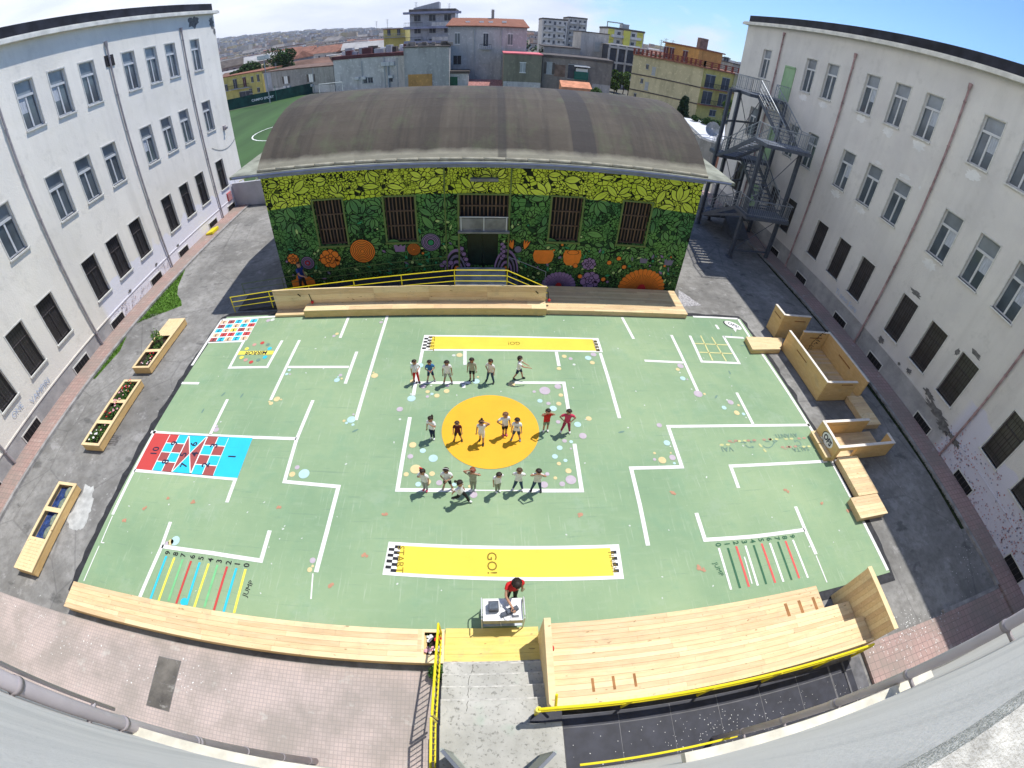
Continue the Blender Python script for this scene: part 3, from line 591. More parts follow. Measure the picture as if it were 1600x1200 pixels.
# ================================================================= school wings left and right
PLt = lambda u, v, w: (XL + w, u, v)
PRt = lambda u, v, w: (XR - w, u, v)
WW, WD = 1.12, .27
FL = [(1.93, 4.10), (6.42, 8.60), (10.87, 13.02)]
UL = [31.13, 28.15, 26.07, 23.93, 20.49, 18.36, 16.27, 12.78, 10.65, 8.5, 5.2, 3.1, .95]
UR = [32.2, 26.7, 24.5, 20.93, 18.66, 16.5, 13.0, 10.82, 8.67, 5.25, 3.1, .95]
def win_protos(sgn):
    """window meshes about their own origin: lower near corner of the opening, sgn = direction the wall faces along x"""
    P = lambda u, v, w: (sgn * w, u, v); H = FL[0][1] - FL[0][0] + .01; out = {}
    def frame(kind):
        mb = MB(); a, b2 = -.20, -.13
        pbox(mb, P, 0, .055, 0, H, a, b2); pbox(mb, P, WW - .055, WW, 0, H, a, b2); pbox(mb, P, .055, WW - .055, 0, .06, a, b2); pbox(mb, P, .055, WW - .055, H - .06, H, a, b2)
        if kind == 'A':
            pbox(mb, P, .055, WW - .055, 1.44, 1.55, a, b2 + .03); pbox(mb, P, WW / 2 - .045, WW / 2 + .045, .06, 1.44, a, b2 + .01)
        else:
            pbox(mb, P, .055, WW - .055, 1.42, 1.48, a, b2 + .01); pbox(mb, P, WW / 2 - .03, WW / 2 + .03, .06, 1.42, a, b2 + .005)
        return mb.build('window', M_ALU if kind == 'A' else M_GRILLE2)
    def surround():
        mb = MB(); t_ = .055
        pbox(mb, P, -t_, 0, 0, H + t_, -.01, .022); pbox(mb, P, WW, WW + t_, 0, H + t_, -.01, .022); pbox(mb, P, 0, WW, H, H + t_, -.01, .022)
        pbox(mb, P, -t_ - .03, WW + t_ + .03, -.07, 0, -.24, .085); return mb.build('sill', M_STONE)
    def panes(kind):
        mb = MB(); a = -.165
        if kind == 'A':
            mb.face([P(.055, 1.55, a), P(WW - .055, 1.55, a), P(WW - .055, H - .06, a), P(.055, H - .06, a)], 0)
            mb.face([P(.055, .06, a), P(WW / 2 - .045, .06, a), P(WW / 2 - .045, 1.44, a), P(.055, 1.44, a)], 1)
            mb.face([P(WW / 2 + .045, .06, a), P(WW - .055, .06, a), P(WW - .055, 1.44, a), P(WW / 2 + .045, 1.44, a)], 1)
            return mb.build('pane', [M_GLASS2, M_GLASS])
        mb.face([P(.055, .06, a), P(WW - .055, .06, a), P(WW - .055, H - .06, a), P(.055, H - .06, a)], 0)
        for k in range(7): pbox(mb, P, .10 + k * .15, .112 + k * .15, .06, H - .06, -.12, -.108, 1)
        for k in range(5): pbox(mb, P, .055, WW - .055, .25 + k * .40, .262 + k * .40, -.12, -.108, 1)
        return mb.build('pane', [M_DIM, M_GRILLE])
    def decal():    # a half-drawn blind that shows behind one casement
        mb = MB(); a = -.160
        mb.face([P(.06, .75, a), P(.51, .75, a), P(.51, 1.43, a), P(.06, 1.43, a)], 0); return mb.build('blind', [M_CURT])
    for k in 'AB': out['f' + k] = frame(k); out['s' + k] = surround(); out['p' + k] = panes(k)
    out['d'] = decal(); return out
M_GRILLE2 = plain('dark_bronze_frame', (.085, .075, .075), .5, .1, 5)
M_DIM = glass_mat('dim_glass', (.035, .032, .038), .35)
USED = set()
def add_window(pr, root, kind, loc, deco=False, blind=False):
    def take(key, par):
        src = pr[key]; first = key not in USED_K; USED_K.add(key)
        o = src if first else src.copy()
        if not first: COL.objects.link(o)
        o.parent = par; return o
    USED_K = pr.setdefault('_used', set())
    f = take('f' + kind, root); f.location = Vector(loc) - ORG[root.name]; ORG[f.name] = Vector(loc)
    p = take('p' + kind, f); p.location = (0, 0, 0)
    s = take('s' + kind, f); s.location = (0, 0, 0)
    if deco: d = take('d', f); d.location = (0, 0, 0)
def drainpipe(root, P, y, zt, mat, x_w=.10):
    mb = MB(); r = .055
    mb.tube([P(y, zt, .02), P(y, zt - .06, x_w), P(y, zt - .25, x_w), P(y, .02, x_w)], r, 8)
    z = zt - .8
    while z > .6: mb.tube([P(y, z - .03, x_w), P(y, z + .03, x_w)], r * 1.35, 8); pbox(mb, P, y - .02, y + .02, z - .015, z + .015, 0, x_w); z -= 2.1
    mb.tube([P(y, zt + .05, x_w), P(y, zt - .22, x_w)], [.10, .075], 8)
    return mb.build('drainpipe', mat, root, smooth=False)

def wall_blob(mb, P, u, v, ru, rv, m_, seed, w=.006, n=18):
    random.seed(seed); pts = []
    for k in range(n):
        t = 2 * math.pi * k / n; f = random.uniform(.55, 1.1); pts.append((u + ru * f * math.cos(t), v + rv * f * math.sin(t)))
    mb.face([P(a, b2, w) for a, b2 in pts], m_)
def wall_text(mb, P, s, u, v, size, m_, rev): text_pts(s, size, m_, mb, lambda a, b2: P(u + (a if rev else -a), v + b2, .036), 0)
def prints(mb, P, n, ur, vr, cols, seed, smin=.02, smax=.042):
    random.seed(seed); cc = [(random.uniform(*ur), random.uniform(*vr)) for _ in range(9)]
    for k in range(n):
        if k % 3: c0 = random.choice(cc); u, v = c0[0] + random.gauss(0, .5), c0[1] + random.gauss(0, .3)
        else: u, v = random.uniform(*ur), vr[0] + (vr[1] - vr[0]) * random.random() ** 1.3
        if not (ur[0] < u < ur[1] and vr[0] < v < vr[1]) or (v < .56 and any(a - .1 < u < a + 1.25 for a in (20.5, 16.27, 8.7, 5.3, 1.1))) or (v > 1.75 and any(a - .1 < u < a + 1.25 for a in (5.25, 3.1, .95))): continue
        s = random.uniform(smin, smax); a = random.uniform(0, 3); c = random.choice(cols)
        mb.face([P(u + s * math.cos(t + a) * (1.2 if q % 2 else .8), v + s * math.sin(t + a), .036) for q, t in enumerate([2 * math.pi * j / 6 for j in range(6)])], c)
M_HR, M_HP, M_HB, M_HD = flat('print_red', (.48, .24, .25)), flat('print_pink', (.54, .38, .41)), flat('print_blue', (.30, .34, .46)), flat('print_dark', (.34, .26, .30))
M_GRAF = flat('graffiti_blue', (.44, .52, .66), .2); M_LPATCH = plain('pale_repair', (.72, .71, .69), .9, .08, 2)
DECO = [M_PEEL, M_HR, M_HP, M_HB, M_HD, M_GRAF, flat('print_pale', (.62, .53, .53)), flat('print_grey', (.56, .54, .58)), M_LPATCH]
def deco(mb, P, L_):
    if L_:
        for i, (u, v, ru, rv) in enumerate([(31.9, 14.2, .75, .42), (32.3, 14.35, .5, .3), (34.4, 14.1, .38, .5), (34.6, 13.4, .18, .35)]): wall_blob(mb, P, u, v, ru, rv, 1, 20 + i, w=.004 + .002 * i)
        for i, (u, v) in enumerate([(24.1, .9), (21.5, 1.0), (18.6, 1.0)]): wall_blob(mb, P, u, v, .18, .10, 1, 60 + i, w=.034)
        prints(mb, P, 360, (16.8, 22.6), (.10, .78), [7, 8], 4)
        wall_text(mb, P, 'VAMPIRI', 10.6, 1.15, .40, 6, True); wall_text(mb, P, 'ONE', 9.1, 1.45, .36, 6, True)
    else:
        for i, (u, v, ru, rv) in enumerate([(9.0, 1.25, 1.0, .22), (8.3, 1.05, .6, .22), (9.9, 1.5, .5, .16), (13.9, 1.4, .25, .2), (11.5, 1.45, .2, .16), (12.2, 1.30, .12, .1), (7.5, 1.1, .4, .2)]): wall_blob(mb, P, u, v, ru, rv, 1, 40 + i, w=.034 + .002 * i, n=30)
        for i, (u, z) in enumerate([(16.5, 10.5), (18.66, 10.5), (20.93, 10.55), (24.5, 10.5), (26.7, 10.5), (13.0, 10.45), (20.93, 6.05), (18.66, 6.1), (13.0, 6.0)]): wall_blob(mb, P, u + .56, z, .5, .26, 9, 80 + i, w=.004, n=26)
        for i, (u, z, ru, rv) in enumerate([(16.0, 8.75, .1, .1), (17.1, 8.85, .5, .12), (19.2, 8.8, .3, .1), (13.5, 4.5, .5, .14), (10.0, 3.9, .14, .2), (9.2, 4.45, .4, .12)]): wall_blob(mb, P, u, z, ru, rv, 1 if i > 2 else 9, 95 + i, w=.005)
        prints(mb, P, 620, (.5, 8.1), (.10, 2.0), [2, 3, 5, 2, 4, 3], 3)
        wall_text(mb, P, 'Ti amo Sere', 17.3, 1.45, .42, 6, False)
def wing(side):
    L_ = side == 'L'; P = PLt if L_ else PRt; us = UL if L_ else UR; y1 = 34.8 if L_ else 36.4; sg = 1 if L_ else -1
    root = thing('school_wing', 'long cream three-storey school wing on the left, in sunlight, with a broken cornice corner' if L_ else 'long greyish three-storey school wing on the right, in shade, behind the steel fire stairs', 'school building', ((XL, 15, 0) if L_ else (XR, 15, 0)))
    holes = [(u, u + WW, a, b2) for u in us for a, b2 in FL]
    cel = [(u, u + 1.13, .07, .47) for u in ([31.3, 28.22, 23.93, 20.5, 16.27, 12.8, 8.5, 5.2, .95] if L_ else [32.2, 24.55, 20.97, 16.5, 13.0, 8.7, 5.3, 1.1])]
    doors = [] if L_ else [(28.82, 30.0, z, z + 2.3) for z in (9.82, 5.37, 1.0)]
    mb = MB(); holes_wall(mb, P, -6, y1, 0, 14.72, holes, .24)
    deco(mb, P, L_)
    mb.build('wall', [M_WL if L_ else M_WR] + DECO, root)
    # the wall sheet above has openings for windows only; cellar vents and doors are set 1 cm proud
    mb = MB()
    mb.face([P(y1, 0, 0), P(y1, 0, -12), P(y1, 14.72, -12), P(y1, 14.72, 0)]); mb.face([P(-6, 0, -12), P(y1, 0, -12), P(y1, 14.72, -12), P(-6, 14.72, -12)])
    mb.build('end_wall', M_WL if L_ else M_WR, root)
    mb = MB(); pbox(mb, P, -6, y1 + .35, 14.72, 14.90, -12.2, .34, 0); pbox(mb, P, -6, y1 + .30, 14.90, 14.96, -12.2, .29, 0); mb.build('cornice', M_CORN, root)
    mb = MB(); pbox(mb, P, -6, y1 + .02, 14.96, 15.50, -12, -.02, 0)
    mb.build('parapet', M_BIT, root)
    for a, b2, c, d in cel:
        mb = MB(); pbox(mb, P, a, b2, c, d, .001, .012, 0)
        for k in range(5): pbox(mb, P, a + .1 + k * .22, a + .115 + k * .22, c, d, .012, .02, 1)
        f = mb.build('cellar_vent', [M_DARK, M_GRILLE2], root)
        mb = MB(); pbox(mb, P, a - .05, a, c, d + .05, .001, .04); pbox(mb, P, b2, b2 + .05, c, d + .05, .001, .04); pbox(mb, P, a, b2, d, d + .05, .001, .04); pbox(mb, P, a, b2, c - .05, c, .001, .07); mb.build('frame', M_STONE, f)
    for a, b2, c, d in doors:
        mb = MB(); pbox(mb, P, a, b2, c, d, .001, .03, 0); pbox(mb, P, (a + b2) / 2 - .006, (a + b2) / 2 + .006, c, d, .03, .034, 1)
        f = mb.build('door', [M_GREEND, M_PIPE], root)
        mb = MB(); pbox(mb, P, a - .06, a, c, d + .06, .001, .05); pbox(mb, P, b2, b2 + .06, c, d + .06, .001, .05); pbox(mb, P, a, b2, d, d + .12, .001, .09); mb.build('frame', M_GREEND, f)
    pr = win_protos(sg); random.seed(5)
    for u in us:
        for k, (a, b2) in enumerate(FL):
            loc = P(u, a, 0)
            add_window(pr, root, 'B' if k == 0 else 'A', loc, deco=(k > 0 and random.random() < (.35 if L_ else .6)))
    for y, zt in (((30.2, 13.9), (22.78, 13.8), (15.09, 14.2), (7.4, 14.2)) if L_ else ((31.0, 14.4), (23.3, 13.9), (15.3, 14.0), (7.54, 14.0))): drainpipe(root, P, y, zt, M_PIPE if L_ else M_PIPER)
    mb = MB(); pbox(mb, P, -6, y1, (.80 if L_ else 1.15), (.86 if L_ else 1.20), .001, .03); mb.build('plinth_moulding', M_WL if L_ else M_WR, root)
    return root, P
wl, PL_ = wing('L'); wr, PR_ = wing('R')
mb = MB(); mb.box(XL + .001, XL + .06, 31.6, 32.25, .80, 1.45, 0); mb.box(XL + .06, XL + .10, 31.64, 32.21, .84, 1.41, 1)
tag(mb.build('hydrant_cabinet', [M_RED, M_HR], org=(XL, 31.9, .8)), 'red fire hydrant cabinet on the far end of the left wall', 'hydrant cabinet')
mb = MB(); mb.box(XL + .001, XL + .14, 33.35, 33.6, 6.0, 6.35, 0); mb.tube([(XL + .14, 33.47, 6.2), (XL + .3, 33.47, 6.15)], [.05, .11], 8); tag(mb.build('wall_lamp', M_PIPE, org=(XL, 33.4, 6)), 'small grey floodlight on the end of the left wall', 'lamp')
mb = MB(); pts = [(XL + .02, 34.8 - k * .45, 4.62 + .9 * (k / 9) * 0 + (k - 3.5) ** 2 * .03) for k in range(9)]; mb.tube(pts, .012, 4); tag(mb.build('cable', M_BLK, org=pts[0]), 'thin black cable sagging across the end of the left wall', 'cable')
mb = MB(); mb.box(XL + .001, XL + .05, 22.5, 23.2, 12.5, 13.1, 0); mb.build('vent_plate', M_GRILLE, wl)
mb = MB(); g = (-19.12, 27.6); mb.prism([(g[0] - .3, g[1] - .5), (g[0] + .3, g[1] - .5), (g[0] + .3, g[1] + .5), (g[0] - .3, g[1] + .5)], .09, [.20, .34, .34, .20]); tag(mb.build('yellow_wedge', M_YEL, org=(*g, .09), bevel=.05), 'yellow plastic block lying on the left pavement against the wall', 'plastic block')
# ================================================================= the building the photograph is taken from
YF = -.2
PF = lambda u, v, w: (u, YF + w, v)
own = thing('pale_building', 'pale grey rendered facade dropping away directly below the viewpoint', 'building', (0, YF, 0))
wn = [(u, u + 1.3, z, z + 2.1) for u in (-16.5, -12.5, 5.6, 9.4, 13.2, 16.6) for z in (1.6,)]
mb = MB(); holes_wall(mb, PF, XL - .0, XR + .0, 0, 14.72, wn + [(-.9, 1.3, .95, 3.4), (-.2, 3.0, 11.10, 13.4)], .3); mb.build('wall', M_WO, own)
mb = MB(); pbox(mb, PF, XL - 8, XR + 8, 14.72, 15.4, -10, .3 - 1.2); mb.build('parapet', M_BIT, own)
mb = MB(); mb.face([(XL, YF - .3, 0), (XR, YF - .3, 0), (XR, YF - .3, 14.7), (XL, YF - .3, 14.7)]); mb.build('room_shadow', M_DARK, own)
for a, b2, c, d in wn:
    mb = MB(); pbox(mb, PF, a, a + .06, c, d, -.2, -.13); pbox(mb, PF, b2 - .06, b2, c, d, -.2, -.13); pbox(mb, PF, a + .06, b2 - .06, c, c + .06, -.2, -.13); pbox(mb, PF, a + .06, b2 - .06, d - .06, d, -.2, -.13); pbox(mb, PF, (a + b2) / 2 - .04, (a + b2) / 2 + .04, c + .06, d - .06, -.2, -.13)
    f = mb.build('window', M_ALU, own); mb = MB(); mb.face([PF(a, c, -.17), PF(b2, c, -.17), PF(b2, d, -.17), PF(a, d, -.17)]); mb.build('pane', M_GLASS, f)
mb = MB(); mb.box(-.2, 3.2, YF - .3, -.10, 11.02, 11.09); mb.build('window_sill', plain('travertine', (.56, .55, .50), .8, .25, 26, bmp=.5), own)
# string-course ledges over the first-floor openings and the pipe that runs along them
for x0, x1 in ((-4.62, -.95), (1.95, 5.65)):
    mb = MB(); mb.box(x0, x1, YF, -.095, 6.38, 6.50); mb.build('ledge', plain('ledge_stone', (.60, .57, .47), .8, .15, 4, bmp=.2), own)
for x, y, r_, lab in ((-3.9, -.105, .078, 'thick mauve downpipe on the near facade, left of the entrance'), (5.0, -.03, .062, 'mauve downpipe on the near facade, right of the entrance')):
    pm = MB(); pm.tube([(x, y, .03), (x, y, 14.5)], r_, 16); z = .5
    while z < 14: pm.tube([(x, y, z - .03), (x, y, z + .03)], r_ * 1.12, 16, 1); pm.box(x - .02, x + .02, YF, y, z - .02, z + .02, 1); z += 1.55
    pm.tube([(x, y, 5.0), (x, y, 5.16)], r_ * 1.09, 16); tag(pm.build('downpipe', [M_PVC, M_PIPE], org=(x, y, 0), smooth=True), lab, 'pipe')
mb = MB(); mb.tube([(-3.9, .012, 6.9), (-3.9, .012, 14.4)], .022, 8); mb.box(-3.92, -3.88, YF, .012, 7.2, 7.24); mb.box(-3.92, -3.88, YF, .012, 10.2, 10.24); tag(mb.build('thin_conduit', M_PVC, org=(-3.9, 0, 7), smooth=True), 'thin conduit ending beside the thick downpipe at the lower left', 'conduit')
mb = MB(); mb.tube([(-5.1, YF + .02 + .05 * math.sin(math.pi * k / 8), 8.2 + .05 * math.cos(math.pi * k / 8)) for k in range(9)], .008, 5); tag(mb.build('wall_hook', M_GRILLE, org=(-5.1, YF, 8.2)), 'small metal hook on the near facade beside the thick downpipe', 'hook')
# open shutters of the entrance, just under the frame edge
M_SHUT = plain('grey_green_shutter', (.33, .36, .32), .5, .1, 4)
for (px0, px1, lab) in (((690, 1172), (728, 1215), 'open grey glazed door leaf on the left of the entrance below'), ((868, 1176), (830, 1215), 'open grey glazed door leaf on the right of the entrance below')):
    a = G(*px0, 3.4); b2 = G(*px1, 3.4); mb = MB(); mb.bar((*a, 3.36), (*b2, 3.36), .06, .06, 1); mb.bar((*a, 1.03), (*b2, 1.03), .06, .06, 0); mb.bar((*a, 1.03), (*a, 3.36), .06, .06, 0); mb.bar((*a, 2.2), (*b2, 2.2), .03, 2.3, 0)
    tag(mb.build('door_leaf', [M_SHUT, M_STEEL], org=(*a, 1.0)), lab, 'door')
# ================================================================= theatre with the mural
M_MURAL, tm, bm = newmat('mural')
def lime_dark(t, v_shift=0):
    x, y, z = xyz(t)
    ax = mth('ABSOLUTE', x, tree=t); zb = mth('SUBTRACT', 4.70, mth('MULTIPLY', mth('MAXIMUM', mth('SUBTRACT', ax, 3.0, tree=t), 0, tree=t), .052, tree=t), tree=t)
    up = mth('MULTIPLY', mth('SUBTRACT', z, zb, tree=t), 80, True, tree=t)
    lime = ramp(t, noise(t, 1.0, 3), .35, .65, (.48, .57, .04), (.62, .69, .07))
    dark = ramp(t, noise(t, .8, 3), .35, .65, (.058, .175, .055), (.125, .28, .065))
    return up, lime, dark, z
def voro(t, scale):
    g = t.nodes.new('ShaderNodeNewGeometry').outputs['Position']
    mpn = t.nodes.new('ShaderNodeMapping'); mpn.inputs['Scale'].default_value = (1, 0, 1.15); t.links.new(g, mpn.inputs[0])
    outs = []
    for ft in ('DISTANCE_TO_EDGE', 'F1'):
        v = t.nodes.new('ShaderNodeTexVoronoi'); v.feature = ft; v.inputs['Scale'].default_value = scale; v.voronoi_dimensions = '3D'; v.inputs['Randomness'].default_value = .85
        t.links.new(mpn.outputs[0], v.inputs['Vector']); outs.append(v)
    return outs
up, lime, dark, z_ = lime_dark(tm)
e1, f1 = voro(tm, 4.4); e2, f2 = voro(tm, 7.6)
sel = ramp(tm, noise(tm, .55, 2), .46, .54)
lowz = mth('MULTIPLY', mth('SUBTRACT', 1.9, z_, tree=tm), .8, True, tree=tm)
sel = mth('MAXIMUM', sel, lowz, tree=tm)
edge1 = ramp(tm, e1.outputs['Distance'], .05, .075); edge2 = ramp(tm, e2.outputs['Distance'], .06, .10)
edge = mix(tm, sel, edge1, edge2)
cellc = mix(tm, sel, f1.outputs['Color'], f2.outputs['Color'])
sc_ = tm.nodes.new('ShaderNodeSeparateColor'); tm.links.new(cellc, sc_.inputs[0])
dk2 = mix(tm, ramp(tm, sc_.outputs[0], .80, .82), dark, (.018, .055, .02)); dk2 = mix(tm, mth('MULTIPLY', ramp(tm, sc_.outputs[1], .80, .82), lowz, tree=tm), dk2, (.10, .22, .04))
dk2 = mix(tm, mth('MULTIPLY', lowz, .45, tree=tm), dk2, (.02, .06, .018))
lm2 = mix(tm, ramp(tm, sc_.outputs[0], .90, .92), lime, (.01, .015, .005))
colr = mix(tm, up, dk2, lm2); colr = mix(tm, edge, (.004, .007, .003), colr)
tm.links.new(colr, bm.inputs['Base Color']); bm.inputs['Roughness'].default_value = .8; bm.inputs['Specular IOR Level'].default_value = .2
M_LEAF, tl_, bl2 = newmat('mural_leaf'); up, lime, dark, _z = lime_dark(tl_); tl_.links.new(mix(tl_, up, dark, lime), bl2.inputs['Base Color']); bl2.inputs['Roughness'].default_value = .8
M_MBK = flat('mural_black', (.005, .008, .004)); M_MOR = flat('mural_orange', (.80, .22, .025)); M_MPU = flat('mural_purple', (.27, .17, .33)); M_MRD = flat('mural_red', (.55, .03, .03)); M_MPG = flat('mural_pale_green', (.42, .55, .20)); M_MGN = flat('mural_green', (.03, .25, .10)); M_MGY = flat('mural_grey_violet', (.17, .15, .23))
th_ = thing('theatre', 'low hall with a brown barrel roof and a green leafy flower mural', 'theatre', (0, TY, 0))
PT = lambda u, v, w: (u, TY - w, v)
TW = [(-7.71, -6.34, 2.36, 4.63), (-4.42, -3.05, 2.41, 4.62), (3.02, 4.40, 2.48, 4.67), (6.30, 7.64, 2.51, 4.66)]
TG = (-1.07, 1.10, 2.98, 4.66); TD = (-.74, .69, 1.07, 2.80)
mb = MB(); holes_wall(mb, PT, -10.05, 9.97, 0, 6.02, TW + [TG, TD], .22, 8); random.seed(21)
mset = [M_MBK, M_LEAF, M_MOR, M_MPU, M_MRD, M_MPG, M_MGN, M_MGY, M_MURAL]
HO = TW + [TG, TD]
def clear(u, v, r): return -9.9 + r < u < 9.85 - r and .1 + r * .3 < v < 5.92 - r * .2 and not any(h[0] - r * .8 < u < h[1] + r * .8 and h[2] - r * .8 < v < h[3] + r * .8 for h in HO)
lay = [0]
def leaf(u, v, ln_, wd, a, m_, w0, rib=True, edge_=.045):
    """pointed leaf from its base point, black outline, optional mid rib"""
    def shape(l, w, off, ww):
        pts = []
        for k in range(9): f = k / 8; pts.append((off + l * f, w * math.sin(math.pi * f) ** .9))
        for k in range(7, 0, -1): f = k / 8; pts.append((off + l * f, -w * math.sin(math.pi * f) ** .9))
        return [PT(u + p * math.cos(a) - q * math.sin(a), v + p * math.sin(a) + q * math.cos(a), ww) for p, q in pts]
    mb.face(shape(ln_ + 2 * edge_, wd + edge_, -edge_, w0), 0); mb.face(shape(ln_, wd, 0, w0 + .002), m_)
    if rib: mb.face([PT(u + p * math.cos(a) - q * math.sin(a), v + p * math.sin(a) + q * math.cos(a), w0 + .0035) for p, q in ((0, -.008), (ln_ * .75, 0), (0, .012))], 0)
def disc_(u, v, r, m_, w, n=18, sq=1, out=.032, ph=0):
    mb.face([PT(u + (r + out) * math.cos(2 * math.pi * k / n + ph), v + (r + out) * sq * math.sin(2 * math.pi * k / n + ph), w) for k in range(n)], 0)
    mb.face([PT(u + r * math.cos(2 * math.pi * k / n + ph), v + r * sq * math.sin(2 * math.pi * k / n + ph), w + .002) for k in range(n)], m_)
placed = []
tries = 0; nl = 0
while nl < 210 and tries < 9000:      # fans of two to five leaves
    tries += 1; u, v = random.uniform(-9.8, 9.8), random.uniform(1.9, 5.85); big = v > 4.3 or random.random() < .35; L0 = random.uniform(.5, .85) if big else random.uniform(.36, .6)
    cnt = random.choice((1, 1, 2, 3, 3, 4)); a0 = random.uniform(0, 6.28); 
    cu, cv = u + L0 * .5 * math.cos(a0), v + L0 * .5 * math.sin(a0)
    if not clear(u, v, .05) or any((cu - p[0]) ** 2 + (cv - p[1]) ** 2 < (.62 * (L0 + p[2]) * (.62 if cnt > 1 else .5)) ** 2 for p in placed): continue
    ok = 0
    for k in range(cnt):
        a = a0 + (k - (cnt - 1) / 2) * .62; e = (u + L0 * math.cos(a), v + L0 * math.sin(a)); mid = (u + L0 * .5 * math.cos(a), v + L0 * .5 * math.sin(a))
        if clear(*e, .03) and clear(*mid, .03): leaf(u, v, L0 * (1 - .12 * abs(k - (cnt - 1) / 2)), L0 * random.uniform(.15, .21), a, 1, .004 + .0045 * (k % 3)); ok += 1; nl += 1
    if ok: placed.append((cu, cv, L0))
for k in range(230):                  # small bright leaves and dots low down among the flowers
    u, v = random.uniform(-9.7, 9.7), random.uniform(.15, 2.35) if random.random() < .9 else random.uniform(2.3, 3.4)
    if not clear(u, v, .16): continue
    c = random.choices((5, 6, 7, 3, 2), (5, 5, 3, 2, 1))[0] if u > -3 or random.random() < .6 else random.choice((5, 6))
    if random.random() < .72 and c != 2: leaf(u, v, random.uniform(.18, .32), random.uniform(.04, .065), random.uniform(0, 6.28), c, .018, False, .02)
    else: disc_(u, v, random.uniform(.035, .075), c, .018, 12)
def rings(u, v, r, cols, n):
    for k in range(n): disc_(u, v, r * (1 - k / n), cols[k % len(cols)], .024 + k * .004, 22, 1, .026 if k else .03, k * .3)
def cluster(u, v, r, m_, n):
    for k in range(n):
        t = 2 * math.pi * k / n; disc_(u + r * .68 * math.cos(t), v + r * .62 * math.sin(t), r * .34, m_, .024 + .004 * (k % 2), 12)
    for k in range(5):
        t = 2 * math.pi * k / 5; disc_(u + r * .28 * math.cos(t), v + r * .28 * math.sin(t), r * .2, m_, .034 + .004 * (k % 2), 10)
    disc_(u, v, r * .14, m_, .044, 9)
def halfflower(u, r, m_, petals):
    for k in range(petals):
        a = math.pi * (k + .5) / petals; a0 = math.pi * k / petals; a1 = math.pi * (k + 1) / petals
        pts = [(u, .03)] + [(u + r * (1 + .06 * math.sin(math.pi * q / 6)) * math.cos(a0 + (a1 - a0) * q / 6), .03 + r * .92 * (1 + .06 * math.sin(math.pi * q / 6)) * math.sin(a0 + (a1 - a0) * q / 6)) for q in range(7)]
        mb.face([PT(*p, .026) for p in pts], m_)
        mb.face([PT(u + r * f * math.cos(a) + s * math.sin(a), .03 + r * .92 * f * math.sin(a) - s * math.cos(a), .030) for f, s in ((.2, -.006), (.75, -.010), (.78, 0), (.75, .010), (.2, .006))], 0)
        b_ = a0; mb.face([PT(u + r * f * math.cos(b_) + s * math.sin(b_), .03 + r * .92 * f * math.sin(b_) - s * math.cos(b_), .0305) for f, s in ((.1, -.006), (1, -.008), (1, .008), (.1, .006))], 0)
    mb.face([PT(u + r * .19 * math.cos(math.pi * k / 9), .03 + r * .24 * math.sin(math.pi * k / 9), .034) for k in range(10)], 4)
cluster(-9.31, 1.73, .30, 2, 9); rings(-8.59, 1.47, .33, [3, 7, 3, 4], 5); cluster(-7.38, 1.64, .52, 2, 9); rings(-5.71, 1.97, .60, [2], 7); rings(-3.24, 1.99, .30, [2], 6); rings(-2.42, 2.34, .44, [7, 3], 6); disc_(-2.42, 2.34, .13, 6, .06, 10)
def tulip(u, v, s, m_):
    mb.face([PT(u + a * s, v + b2 * s, .026) for a, b2 in ((-.26, -.2), (.26, -.2), (.33, .22), (.17, .12), (.07, .24), (-.07, .12), (-.17, .24), (-.33, .2))], m_)
tulip(-3.9, 2.05, .85, 3); tulip(7.84, 1.66, .65, 7); tulip(9.17, 1.65, .75, 7)
for u, sg in ((-1.25, -1), (1.1, 1)):    # feathered arches beside the door
    for k in range(8):
        r = .62 - k * .075; mb.face([PT(u + r * .95 * math.cos(math.pi * q / 14) * (1 if sg > 0 or True else 1), .75 + r * 2.0 * math.sin(math.pi * q / 14), .024 + k * .003) for q in range(15)] , [3, 0, 7, 0, 3, 0, 2, 2][k])
    if sg > 0: break
for k in range(9): t = math.pi * k / 8; disc_(-1.05 + .05 * k, 2.05 - .14 * k + .1 * (k % 2), .10, 3, .05 + .003 * (k % 2), 10)
for k in range(7): disc_(.88 + .08 * (k % 2), 2.25 - .12 * k, .09, 3, .052 + .003 * (k % 2), 10)
for k in range(4): disc_(-1.95 + .14 * k, 1.15 + .13 * (k % 2), .12, 3, .055 + .003 * (k % 2), 10)
cup = [(-.22, -.26), (.2, -.26), (.36, -.16), (.42, .08), (.36, .26), (-.36, .24), (-.42, .06), (-.36, -.15)]
for u in (2.84, 4.23): mb.face([PT(u + a * (1.08 if u < 3 else .95) * 1.1, 1.63 + b2 * (1.4 if u < 3 else 1.6), .026) for a, b2 in cup], 2)
disc_(4.25, 1.92, .26, 2, .03, 16, .45)
cluster(5.10, 1.33, .34, 3, 8); cluster(5.28, .42, .50, 3, 9); halfflower(3.73, .82, 3, 13); halfflower(8.05, 1.20, 2, 15)
for u, v in ((6.1, 1.45), (6.55, 1.70), (6.9, 1.25), (4.75, .62), (5.95, .5), (4.45, 1.2)): disc_(u, v, .11, 2, .026, 12)
for u, sx in ((1.36, -1), (1.92, 1)):
    for a in (-.35, 0, .35): leaf(u, 2.0, .5, .045, 1.57 - sx * .25 + a * .8, 2, .024 + .004 * abs(a), False)
disc_(1.62, 2.0, .17, 7, .04, 12)
cl_ = [(-.62, .0), (-.62, .42), (-.35, .50), (-.25, .78), (.02, .80), (.12, .55), (.4, .62), (.62, .45), (.66, .0)]
mb.face([PT(-9.08 + a, .08 + b2, .026) for a, b2 in cl_], 2)
mb.build('front_wall', mset, th_)
